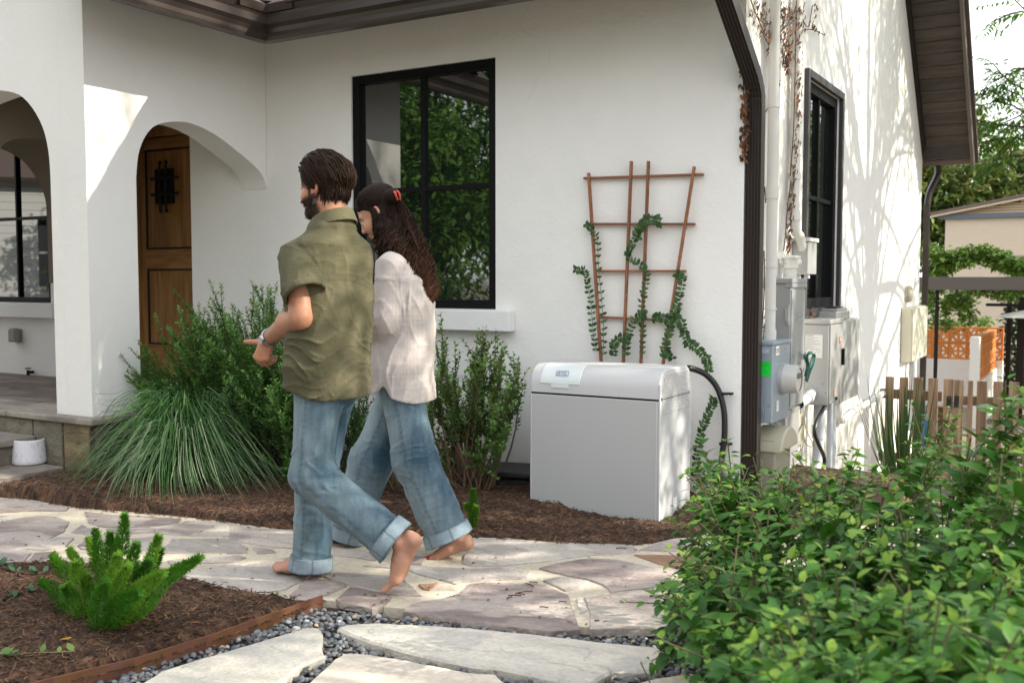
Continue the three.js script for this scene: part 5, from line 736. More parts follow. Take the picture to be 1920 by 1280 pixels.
{ // pergola with climbing greenery, umbrella
  const g = thing('pergola', 'dark brown pergola overgrown with climbing greenery behind the fence', 'pergola', [0.5, -0.7, -8]);
  const L = (u, v, z = -8) => onZ(u, v, z).sub(g.position), br = std({ color: lin(0.12, 0.1, 0.09), roughness: 0.7 });
  const b0 = L(1738, 532), b1 = L(1925, 533); mesh('beam', bx(b0.x - 0.25, b1.x + 2.2, b0.y - 0.075, b0.y + 0.085, -0.06, 0.06, 0.006), br, g);
  const c = L(1850, 571, -9.6); mesh('beam', bx(c.x, c.x + 2.6, c.y - 0.02, c.y + 0.02, c.z, c.z + 0.06, 0.004), M.brownDark, g);
  for (const [u, z, w] of [[1757, -8.6, 0.022], [1893, -9.6, 0.03], [1916, -9.2, 0.045]]) { const p = L(u, 600, z); mesh('post', bx(p.x - w, p.x + w, 0, L(u, 534, z).y, p.z - w, p.z + w, 0.006), M.brownDark, g); }
  const r = rng(61), ms = [], cs = [], lf = clumpGeo(r, 6, 0.05, 0.07, 0.05, 2);
  const add = (u, v, du, dv, z, n) => { for (let i = 0; i < n; i++) { const a = r() * 6.3, q = Math.sqrt(r()), p = L(u + Math.cos(a) * du * q, v + Math.sin(a) * dv * q, z + (r() - 0.5) * 0.5); const k = 0.7 + 0.6 * r(); ms.push(TR(p, eul((r() - 0.5), r() * 6.3, (r() - 0.5)), V(k, k, k))); const b = 0.6 + 0.8 * r(); cs.push(lin(b, b, b)); } };
  for (let t = 0; t <= 1.001; t += 0.07) add(1742 + t * 200, 474 + 24 * t + 8 * Math.sin(t * 9), 16, 17, -8.6, 34);
  add(1762, 505, 22, 16, -8.6, 80); add(1745, 570, 12, 45, -9, 70); add(1772, 590, 14, 28, -9, 40); add(1795, 560, 22, 18, -8.8, 70); add(1815, 580, 14, 26, -9, 50); add(1840, 545, 30, 8, -8.7, 50); add(1890, 548, 40, 12, -8.8, 90); add(1846, 608, 14, 12, -10.8, 30); add(1785, 612, 30, 10, -11.2, 60);
  instanced('climbing_leaves', lf, leafMat([0.18, 0.3, 0.045], 0.5), ms, cs, null, null, g);
  // dark hedge behind at the right
  const h = thing('dark_hedge', 'dark ivy hedge in the shade behind the orange breeze blocks', 'hedge', [1.4, -0.7, -12.5]), hm = [], hc = [], hl = clumpGeo(r, 7, 0.09, 0.1, 0.07, 2); for (let i = 0; i < 1700; i++) { const x = r() * 3 - 1.05, y = r() * 2.3, z = -r() * 0.8; hm.push(TR(V(x, y, z), eul(r() - 0.5, r() * 6.3, r() - 0.5), V(1, 1, 1))); const b = 0.5 + 0.7 * r(); hc.push(lin(b, b, b)); } instanced('leaves', hl, leafMat([0.035, 0.07, 0.02], 0.3), hm, hc, null, null, h); mesh('stems', [0, 1, 2, 3].map((k) => tube([V(-0.8 + k * 0.8, 0, -0.5), V(-0.7 + k * 0.8, 1.1, -0.5), V(-0.8 + k * 0.8, 2, -0.4)], 0.03, 6, 5)), bark, h);
  const um = thing('garden_umbrella', 'white garden umbrella partly visible under the pergola at the right edge', 'umbrella'); const a = onZ(1925, 569, -9), rad = 0.72; um.position.set(a.x + 0.34, -0.7, a.z); const hy = a.y + 0.7;
  mesh('canopy', new THREE.ConeGeometry(rad, 0.17, 8, 1, true).translate(0, hy - 0.085, 0), phys({ color: lin(0.75, 0.74, 0.72), roughness: 0.9, transmission: 0.3, thickness: 0, side: THREE.DoubleSide }), um); mesh('pole', cyl(V(0, 0, 0), V(0, hy, 0), 0.02, 0.02, 10), M.iron, um); for (let k = 0; k < 8; k++) { const q = k / 8 * 6.283; mesh('rib', cyl(V(0, hy - 0.03, 0), V(Math.sin(q) * rad * 0.98, hy - 0.172, Math.cos(q) * rad * 0.98), 0.006, 0.006, 5), M.iron, um); }
  const bl = thing('blue_bucket', 'blue bucket half hidden behind the picket fence', 'bucket', [0, 0, 0]); const q = onZ(1738, 815, -5.2); bl.position.copy(q.clone().setY(q.y - 0.12)); mesh('pail', lathe([[0, 0], [0.1, 0], [0.125, 0.24], [0.13, 0.25], [0.122, 0.25], [0.098, 0.012], [0, 0.012]], 20), std({ color: lin(0.02, 0.12, 0.36), roughness: 0.45, side: THREE.DoubleSide }), bl); mesh('handle', tube([V(-0.125, 0.24, 0), V(-0.08, 0.34, 0.02), V(0.08, 0.34, 0.02), V(0.125, 0.24, 0)], 0.004, 12, 5), M.iron, bl);
}
{ // the house across the garden, seen only as a reflection in the porch window
  const h = thing('neighbour_house', 'white clapboard house across the garden mirrored in the porch window', 'house', [-17, -0.2, 8.0], 2.25); const w = std({ color: lin(0.7, 0.71, 0.7), roughness: 0.8 });
  for (let k = 0; k < 22; k++) mesh('siding_board', bx(-4, 4, k * 0.16, k * 0.16 + 0.155, -0.1 - 0.002 * (k % 2), 0, 0.004), w, h); mesh('wall', bx(-4, 4, -0.4, 3.5, -3, -0.11, 0), w, h);
  for (const x of [-2.2, 0.2, 2.4]) { mesh('window', bx(x - 0.5, x + 0.5, 1.3, 2.7, 0.003, 0.012, 0), M.glass, h); mesh('window_frame', [bx(x - 0.58, x - 0.5, 1.22, 2.78, 0.003, 0.04), bx(x + 0.5, x + 0.58, 1.22, 2.78, 0.003, 0.04), bx(x - 0.5, x + 0.5, 2.7, 2.78, 0.003, 0.04), bx(x - 0.5, x + 0.5, 1.22, 1.3, 0.003, 0.04), bx(x - 0.5, x + 0.5, 1.98, 2.03, 0.013, 0.04)], w, h); }
  mesh('roof', slab([[-4.4, 0], [4.4, 0], [4.4, 2.4], [-4.4, 2.4]], V(0, 3.45, 0.35), EX, V(0, 0.6, -0.8), 0.08), M.shingle[0], h);
}
// ---------- people ----------
const nz3 = (p, fx, fy, fz, o = 0) => PN.noise(p.x * fx + o, p.y * fy + o * 1.7, p.z * fz - o);
const pin = (v, w = 0.09) => Math.exp(-Math.abs(v) / w);
const ridge1 = (v) => 1 - Math.abs(v) * 2;
function frameOf(fwd, up0 = EY) { const x = fwd.clone().normalize(), z = x.clone().cross(up0).normalize(), y = z.clone().cross(x); return { x, y, z }; } // x forward, y up, z to the right
const at3 = (o, F, a, b, c) => o.clone().addScaledVector(F.x, a).addScaledVector(F.y, b).addScaledVector(F.z, c);
const toL = (p, o, F, out) => { const x = p.x - o.x, y = p.y - o.y, z = p.z - o.z; out.x = x * F.x.x + y * F.x.y + z * F.x.z; out.y = x * F.y.x + y * F.y.y + z * F.y.z; out.z = x * F.z.x + y * F.z.y + z * F.z.z; return out; };
const boxOf = (pts, m) => { const lo = pts[0].clone(), hi = pts[0].clone(); for (const p of pts) { lo.min(p); hi.max(p); } return [lo.subScalar(m), hi.addScalar(m)]; };
const SKIN = [0.42, 0.2, 0.118], SKIN2 = [0.46, 0.245, 0.165];
const skinMat = phys({ vertexColors: true, roughness: 0.5, specularIntensity: 0.6, sheen: 0.15, sheenRoughness: 0.5 });
const linenTex = tex(512, (u, v) => { const h = tfbm(u, v, 9, 150, 3), w = tfbm(u + 0.4, v, 150, 9, 3), s = tfbm(u, v, 6, 40, 3); const k = 0.62 + 0.34 * h + 0.3 * w + 0.14 * s; return [k, k, k]; });
const twillTex = tex(512, (u, v) => { const w = tfbm(u, v, 170, 12, 3), d = tfbm(u + v, v, 60, 60, 2), s = tfbm(u, v, 30, 4, 3); const k = 0.55 + 0.42 * w + 0.22 * d + 0.24 * s; return [k, k, k]; });
const linenMat = std({ vertexColors: true, map: rep(linenTex, 4), bumpMap: rep(linenTex, 4), bumpScale: 0.0012, roughness: 0.93 }), denimMat = std({ vertexColors: true, map: rep(twillTex, 5), bumpMap: rep(twillTex, 5), bumpScale: 0.0008, roughness: 0.92 });
const clothUV = (g, F) => { const p = g.attributes.position, uv = new Float32Array(p.count * 2); for (let i = 0; i < p.count; i++) { uv[i * 2] = p.getX(i) * (F.x.x * 0.6 + F.z.x * 0.8) + p.getZ(i) * (F.x.z * 0.6 + F.z.z * 0.8); uv[i * 2 + 1] = p.getY(i); } g.setAttribute('uv', new THREE.BufferAttribute(uv, 2)); return g; };
// head in its own frame: x to the face, y up, z to the right; k scales it
function headField(o, F, k, male) {
  const q = V(0, 0, 0), e = (x, y, z, a, b, c, A, B, C) => elld(x - a, y - b, z - c, A, B, C), A = V(0, 0, 0), B = V(0, 0, 0);
  const cap = (ax, ay, az, bx_, by, bz, r0, r1) => capd(q, A.set(ax, ay, az), B.set(bx_, by, bz), r0, r1);
  return (p) => {
    toL(p, o, F, q); q.multiplyScalar(1 / k); const x = q.x, y = q.y, z = q.z, az = Math.abs(z), zz = z; q.z = az;
    let d = e(x, y, az, -0.012, 0.045, 0, 0.096, 0.084, 0.075);
    d = smin(d, e(x, y, az, 0.028, -0.028, 0, 0.06, 0.082, 0.056), 0.035);
    d = smin(d, cap(0.062, -0.098, 0, 0.058, -0.1, 0.018, 0.017, 0.014), 0.03);
    d = smin(d, cap(0.055, -0.096, 0.018, -0.014, -0.062, 0.054, 0.014, 0.016), 0.03);
    d = smin(d, e(x, y, az, 0.055, -0.032, 0.042, 0.028, 0.028, 0.02), 0.025); // cheek
    d = smin(d, cap(0.082, 0.022, 0.01, 0.068, 0.024, 0.05, 0.009, 0.007), 0.018); // brow
    d = Math.max(d, -(Math.hypot(x - 0.102, y - 0.006, az - 0.033) - 0.016)); // socket
    d = smin(d, cap(0.085, 0.014, 0, 0.104, -0.026, 0, 0.008, 0.0105), 0.014); d = smin(d, cap(0.094, -0.03, 0.011, 0.09, -0.031, 0.013, 0.007, 0.006), 0.008);
    d = smin(d, cap(0.089, -0.056, 0, 0.078, -0.058, 0.02, 0.0065, 0.003), 0.008); d = smin(d, cap(0.087, -0.067, 0, 0.078, -0.064, 0.018, 0.0075, 0.003), 0.008);
    d = Math.min(d, Math.hypot(x - 0.0765, y - 0.004, az - 0.032) - 0.0125); // eyeball
    d = smin(d, cap(0.084, 0.011, 0.022, 0.08, 0.01, 0.044, 0.003, 0.003), 0.005); // lid
    // ear: bowl with a rim
    const ex = x + 0.012 + (y + 0.005) * 0.18, ey = y + 0.004, ez = az - 0.077 + ex * 0.25; let ear = elld(ex, ey, ez, 0.021, 0.034, 0.01);
    ear = Math.max(ear, -elld(ex - 0.002, ey - 0.004, ez - 0.008, 0.012, 0.021, 0.007)); ear = Math.min(ear, elld(ex - 0.012, ey + 0.006, ez, 0.006, 0.008, 0.007)); d = smin(d, ear, 0.006);
    q.z = zz; return d * k;
  };
}
function headColor(o, F, k, male, skin) {
  const q = V(0, 0, 0);
  return (p) => {
    toL(p, o, F, q).multiplyScalar(1 / k); const { x, y } = q, z = Math.abs(q.z); let c = skin.slice();
    const n = nz3(p, 60, 60, 60) * 0.06; c = c.map((v) => v * (1 + n)); const cheek = Math.exp(-((x - 0.06) ** 2 + (y + 0.03) ** 2 + (z - 0.05) ** 2) / 0.0006); c = [c[0] * (1 + 0.06 * cheek), c[1] * (1 - 0.1 * cheek), c[2] * (1 - 0.1 * cheek)];
    if (z > 0.068 && x < 0.02 && x > -0.04) c = [c[0] * 1.05, c[1] * 0.82, c[2] * 0.78]; // ear
    const hairC = [0.018, 0.011, 0.008], put = (t, h) => { c = c.map((v, i) => mix(v, h[i], clamp(t, 0, 1))); };
    { const fr0 = male ? mix(-0.028, 0.09, sstep(-0.02, 0.088, y)) : mix(-0.02, 0.088, sstep(-0.03, 0.095, y)) - 0.018 * sstep(0.045, 0.075, z); if (z < 0.082 && !(z > 0.07 && y < 0.035)) put(sstep(0.004, -0.006, x - fr0) * sstep(-0.062, -0.045, y) * (x < -0.03 || y > 0.03 ? 1 : 0), hairC); if (male && x > -0.005 && x < 0.034 && y < 0.05 && z > 0.045 && z < 0.074) put(0.85, hairC); }
    if (male) { const line = -0.028 - 0.55 * Math.max(0, x - 0.045) + 0.35 * Math.max(0, 0.02 - x); const b = sstep(0.012, -0.012, y - line) * sstep(-0.035, -0.01, x) * sstep(-0.128, -0.112, y - 0.0); const mouth = Math.exp(-(((y + 0.061) / 0.008) ** 2) - ((z / 0.02) ** 4)) * (x > 0.06 ? 1 : 0); put(b * (0.93 + 0.1 * nz3(p, 220, 220, 220)) * (1 - mouth), hairC); if (x > 0.07 && y > -0.052 && y < -0.038 && z < 0.03) put(0.8, hairC); }
    if (y > 0.018 && y < 0.03 && x > 0.06 && z > 0.012 && z < 0.056) put(0.85, hairC);
    if (x > 0.07 && Math.abs(y + 0.061) < 0.011 && z < 0.021) put(0.5, male ? [0.4, 0.16, 0.12] : [0.42, 0.12, 0.1]);
    if (Math.hypot(x - 0.0765, y - 0.004, z - 0.032) < 0.0135 && y < 0.009) { const ir = Math.hypot(y - 0.002, z - 0.034); put(1, ir < 0.006 ? [0.03, 0.016, 0.01] : [0.6, 0.57, 0.54]); } if (x > 0.074 && y > 0.0075 && y < 0.0125 && z > 0.02 && z < 0.046) put(0.7, hairC);
    return c;
  };
}
// hand: W wrist, d toward the fingers, t toward the thumb side, b out of the back; curl 0..1
function handField(W, d, t, b, curl, s = 1, thumbOut = 0.8) {
  const P = (a, c, e) => W.clone().addScaledVector(d, a * s).addScaledVector(t, c * s).addScaledVector(b, e * s), parts = [], pts = [];
  const add = (a, c, r0, r1) => { parts.push([a, c, r0 * s, r1 * s]); pts.push(a, c); };
  const kn = [[0.092, 0.029, 0.004], [0.095, 0.009, 0.006], [0.09, -0.011, 0.004], [0.081, -0.03, 0.0]], len = [[0.042, 0.026, 0.021], [0.046, 0.03, 0.022], [0.042, 0.028, 0.021], [0.033, 0.021, 0.019]];
  const palm = []; kn.forEach(([a, c, e], i) => palm.push([P(0.01, c * 0.55, -0.002), P(a, c, e), 0.0135 * s, 0.0105 * s])); palm.push([P(0.015, 0.02, -0.008), P(0.06, 0.034, -0.012), 0.016 * s, 0.012 * s]);
  kn.forEach(([a, c, e], i) => { let p = P(a, c, e), ang = 0.25 + curl * 1.2 + i * 0.06 * curl; for (let j = 0; j < 3; j++) { const dir = d.clone().multiplyScalar(Math.cos(ang)).addScaledVector(b, -Math.sin(ang)).addScaledVector(t, c * (1 - curl) * 1.0), q = p.clone().addScaledVector(dir, len[i][j] * s); add(p, q, [0.0098, 0.0088, 0.0078][j], [0.0088, 0.0078, 0.0068][j]); p = q; ang += 0.25 + curl * 1.1; } });
  const td = d.clone().multiplyScalar(0.55 - 0.5 * (thumbOut - 0.5)).addScaledVector(t, thumbOut).addScaledVector(b, -0.12).normalize(); let p = P(0.028, 0.03, -0.008); [[0.036, 0.014, 0.0115], [0.034, 0.0108, 0.0105], [0.026, 0.0105, 0.0085]].forEach(([l, r0, r1], j) => { const q = p.clone().addScaledVector(td, l * s); add(p, q, r0, r1); p = q; });
  const [lo, hi] = boxOf([W, ...pts], 0.03);
  const f = (q) => { let m = 1; for (const [a, c, r0, r1] of palm) m = smin(m, capd(q, a, c, r0, r1), 0.014 * s); let e = 1; for (let i = 0; i < parts.length; i += 3) { let g = 1; for (let j = 0; j < 3; j++) g = smin(g, capd(q, ...parts[i + j]), 0.004 * s); e = Math.min(e, g); } return smin(m, e, 0.007 * s); };
  return { f, lo, hi };
}
// bare foot: A ankle joint, F frame (x toward the toes, y up from the sole); toe bends the toes up
function footField(A, F, s, toe = 0, side = 1) {
  const P = (a, b, c) => at3(A, F, a * s, b * s, c * s * side), parts = [[P(0, 0.008, 0), P(-0.004, -0.02, 0), 0.027, 0.028], [P(-0.03, -0.055, 0), P(-0.036, -0.035, 0), 0.027, 0.024], [P(0, -0.02, 0), P(0.085, -0.052, 0.012), 0.029, 0.023], [P(-0.03, -0.06, 0.0), P(0.11, -0.067, -0.022), 0.026, 0.02], [P(0.06, -0.05, 0.015), P(0.125, -0.066, 0.02), 0.028, 0.022], [P(0.1, -0.066, -0.022), P(0.125, -0.068, 0.018), 0.019, 0.02], [P(0, -0.005, 0.028), P(0, -0.01, 0.03), 0.012, 0.012], [P(0, -0.01, -0.028), P(0, -0.015, -0.029), 0.012, 0.012]];
  const toes = [[0.14, 0.027, 0.185, 0.03, 0.0125], [0.14, 0.004, 0.182, 0.006, 0.0092], [0.134, -0.012, 0.172, -0.012, 0.0086], [0.127, -0.027, 0.16, -0.029, 0.0082], [0.115, -0.039, 0.144, -0.043, 0.0085]].map(([a, c, b, e, r]) => [P(a - 0.01, -0.068, c), P(b, -0.075 + toe * (b - a), e), r * 1.05, r]);
  const [lo, hi] = boxOf([...parts, ...toes].flatMap((q) => [q[0], q[1]]), 0.045);
  return { f: (q) => { let d = 1; for (const [a, b, r0, r1] of parts) d = smin(d, capd(q, a, b, r0 * s, r1 * s), 0.022 * s); let t = 1; for (const [a, b, r0, r1] of toes) t = Math.min(t, capd(q, a, b, r0 * s, r1 * s)); return smin(d, t, 0.008 * s); }, lo, hi };
}
// torso as a stack of ellipses: rows of [y, half width across, half depth, x, z, yaw vector]
function torsoField(rows, fw) {
  const L = rows.map((r) => r[0]);
  return (p) => {
    let i = 0; while (i < rows.length - 2 && p.y > rows[i + 1][0]) i++;
    const A = rows[i], B = rows[i + 1], t = clamp((p.y - A[0]) / (B[0] - A[0]), 0, 1), u = t * t * (3 - 2 * t), a = mix(A[1], B[1], u), b = mix(A[2], B[2], u), x = p.x - mix(A[3], B[3], t), z = p.z - mix(A[4], B[4], t);
    const fx = mix(A[5], B[5], t), fz = mix(A[6], B[6], t), l = Math.hypot(fx, fz), f = (x * fx + z * fz) / l, s = (-x * fz + z * fx) / l;
    const k = Math.pow(Math.pow(Math.abs(s / a), 2.4) + Math.pow(Math.abs(f / b), 2.4), 1 / 2.4), d = (k - 1) * Math.min(a, b), yo = Math.max(rows[0][0] - p.y, p.y - rows[rows.length - 1][0]); return yo > 0 ? Math.max(d, yo) : d;
  };
}
// hair locks: three-sided tapering tubes along given paths
function locks(paths) {
  const pos = [], idx = [], col = [];
  for (const { pts, r, c0, c1 } of paths) {
    const n = pts.length, base = pos.length / 3, T = V(), S = V(), N = V();
    for (let i = 0; i < n; i++) { T.copy(pts[Math.min(i + 1, n - 1)]).sub(pts[Math.max(i - 1, 0)]).normalize(); S.copy(T).cross(Math.abs(T.y) > 0.9 ? EX : EY).normalize(); N.copy(T).cross(S); const t = i / (n - 1), R = r * Math.pow(Math.sin(Math.PI * (0.12 + 0.86 * t)), 0.6);
      for (let j = 0; j < 4; j++) { const a = j * Math.PI / 2; pos.push(pts[i].x + (S.x * Math.cos(a) + N.x * Math.sin(a)) * R, pts[i].y + (S.y * Math.cos(a) + N.y * Math.sin(a)) * R, pts[i].z + (S.z * Math.cos(a) + N.z * Math.sin(a)) * R); for (let k = 0; k < 3; k++) col.push(mix(c0[k], c1[k], t)); } }
    for (let i = 0; i < n - 1; i++) for (let j = 0; j < 4; j++) { const a = base + i * 4 + j, b = base + i * 4 + (j + 1) % 4; idx.push(a, b, a + 4, b, b + 4, a + 4); }
  }
  const g = new THREE.BufferGeometry(); g.setAttribute('position', new THREE.Float32BufferAttribute(pos, 3)); g.setAttribute('color', new THREE.Float32BufferAttribute(col, 3)); g.setIndex(idx); g.computeVertexNormals(); return g;
}
const hairMat = phys({ vertexColors: true, roughness: 0.6, specularIntensity: 0.2 });
// a denim leg and its turned-up cuff
function legTools(hip, knee, end, R) { // R: [hip, knee, end]
  const dir = end.clone().sub(knee).normalize();
  return { outer: (p) => smin(capd(p, hip, knee, R[0], R[1]), capd(p, knee, end.clone ? end : end, R[1], R[2]), 0.03), dir };
}
function denimColor(base, p, n, wear, seam) {
  const f = 0.5 + 0.5 * nz3(p, 9, 5, 9, 2), g = nz3(p, 90, 70, 90, 5) * 0.06 + nz3(p, 30, 14, 30, 1) * 0.1; const vs = nz3(p, 60, 6, 60, 8) * 0.12; let t = clamp(0.3 + 0.55 * wear + 0.6 * (f - 0.5) + g + vs, 0, 1);
  const dark = [0.035, 0.085, 0.13], light = [0.34, 0.43, 0.465]; let c = [0, 1, 2].map((k) => mix(dark[k], light[k], t) * base); if (seam > 0) c = c.map((v, k) => mix(v, dark[k] * 0.75, seam)); return c;
}
function jeansMesh(legs, pelvis, opt) { // legs: [{hip, knee, end, R, out}], out: vector to the outer side
  const pts = [pelvis]; legs.forEach((l) => { pts.push(l.hip, l.knee, l.end); l.dir = l.end.clone().sub(l.knee).normalize(); l.inn = [l.R[0] - 0.02, l.R[1] - 0.02, l.R[2] - 0.02]; }); const [lo, hi] = boxOf(pts, 0.19); hi.y = Math.min(hi.y, opt.top + 0.02);
  const one = (p, l, R) => smin(capd(p, l.hip, l.knee, R[0], R[1]), capd(p, l.knee, l.end, R[1], R[2]), 0.035);
  const F = opt.F, q = V(0, 0, 0);
  const f = (p) => {
    let d = 1;
    for (const l of legs) {
      let a = one(p, l, l.R); if (a > 0.12) { d = Math.min(d, a); continue; }
      const e = (p.x - l.end.x) * l.dir.x + (p.y - l.end.y) * l.dir.y + (p.z - l.end.z) * l.dir.z, kx = p.x - l.knee.x, ky = p.y - l.knee.y, kz = p.z - l.knee.z, kd = Math.hypot(kx, ky, kz);
      // creases: rings of soft folds at knee and hem, long diagonal drags on the thigh
      const al = (p.x - l.hip.x) * l.dir.x + (p.y - l.hip.y) * l.dir.y + (p.z - l.hip.z) * l.dir.z;
      const w1 = nz3(p, 5, 6, 5, l.seed), kn = Math.exp(-kd * kd / 0.018), hm = Math.exp(-e * e / 0.012);
      const rng1 = pin(PN.noise(al * 13 + w1 * 2.4, w1 * 1.5 + l.seed, p.z * 4 + p.x * 3), 0.08), drag = pin(PN.noise(p.x * 9 + p.z * 7 + w1, al * 3.5 + w1, l.seed), 0.07);
      a -= (rng1 - 0.3) * (0.009 * kn + 0.006 * hm + 0.0022) + (drag - 0.3) * 0.0045 + 0.009 * nz3(p, 7, 5, 7, l.seed + 3);
      if (e > -0.07) a = Math.max(a, -(one(p, l, l.inn)));
      a = Math.max(a, e); d = smin(d, a, l === legs[0] ? 0.001 : 0.012);
    }
    toL(p, pelvis, F, q); const pv = elld(q.x, q.y, q.z, opt.pr[0], opt.pr[1], opt.pr[2]) + 0.003 * nz3(p, 14, 22, 14, 4); d = smin(d, pv, 0.04); return Math.max(d, p.y - opt.top);
  };
  return surfaceNet(f, lo, hi, 0.0058, (p, n) => {
    let best = legs[0], bd = 9; for (const l of legs) { const a = one(p, l, l.R); if (a < bd) { bd = a; best = l; } }
    const l = best, up = p.y > l.knee.y, A = up ? l.hip : l.knee, B = up ? l.knee : l.end, ab = B.clone().sub(A), t = clamp(p.clone().sub(A).dot(ab) / ab.lengthSq(), 0, 1), c = A.clone().addScaledVector(ab, t), rel = p.clone().sub(c).normalize();
    const fr = rel.dot(F.x), wear = clamp(fr * 0.7 + 0.35 * Math.abs(rel.dot(l.out)) * 0.2, -0.3, 0.8) + 0.5 * Math.exp(-((t - (up ? 0.55 : 0.45)) ** 2) / 0.06) * Math.max(0, 0.35 + fr * 0.5 + rel.dot(l.out) * 0.45) + (p.y < l.knee.y ? 0.12 : 0);
    const side = F.x.clone().addScaledVector(l.out, -F.x.dot(l.out)).normalize(), off = Math.abs(rel.dot(side) - 0.08), seam = rel.dot(l.out) > 0.2 ? Math.max(0, 1 - off / 0.12) * (0.35 + 0.5 * Math.max(0, Math.sin(p.y * 260) )) : 0;
    return denimColor(opt.tone, p, n, wear, seam * 0.8);
  });
}
function cuffMesh(l, h, R, tone) {
  const a = l.end.clone().addScaledVector(l.dir, -h), b = l.end.clone().addScaledVector(l.dir, 0.004), [lo, hi] = boxOf([a, b], R + 0.03), m = a.clone().lerp(b, 0.5), len = a.distanceTo(b) / 2;
  const S = l.out.clone().addScaledVector(l.dir, -l.out.dot(l.dir)).normalize();
  return surfaceNet((p) => { const x = p.x - m.x, y = p.y - m.y, z = p.z - m.z, t = x * l.dir.x + y * l.dir.y + z * l.dir.z, r = Math.sqrt(Math.max(0, x * x + y * y + z * z - t * t)) - 0.004 * nz3(p, 16, 16, 16, l.seed) - 0.002 * t / len; const dr = Math.abs(r - R) - 0.0065, dt = Math.abs(t) - len; return Math.max(Math.min(Math.max(dr, dt), 0), Math.min(Math.max(dr, dt), 1)) === 0 ? 0 : Math.max(dr, dt); }, lo, hi, 0.0048, (p) => {
    const g = 1 + 0.12 * nz3(p, 120, 120, 120) + 0.1 * nz3(p, 25, 25, 25), rel = p.clone().sub(m), t = rel.dot(l.dir), s = rel.addScaledVector(l.dir, -t).normalize(); let k = 1; const fw = s.dot(S); const edge = Math.abs(t) > len - 0.006 ? 0.7 : 1; if (fw > 0.86 && fw < 0.9) k = 0.6; return [0.22, 0.28, 0.32].map((v) => v * g * k * edge * tone);
  }, 0.01);
}
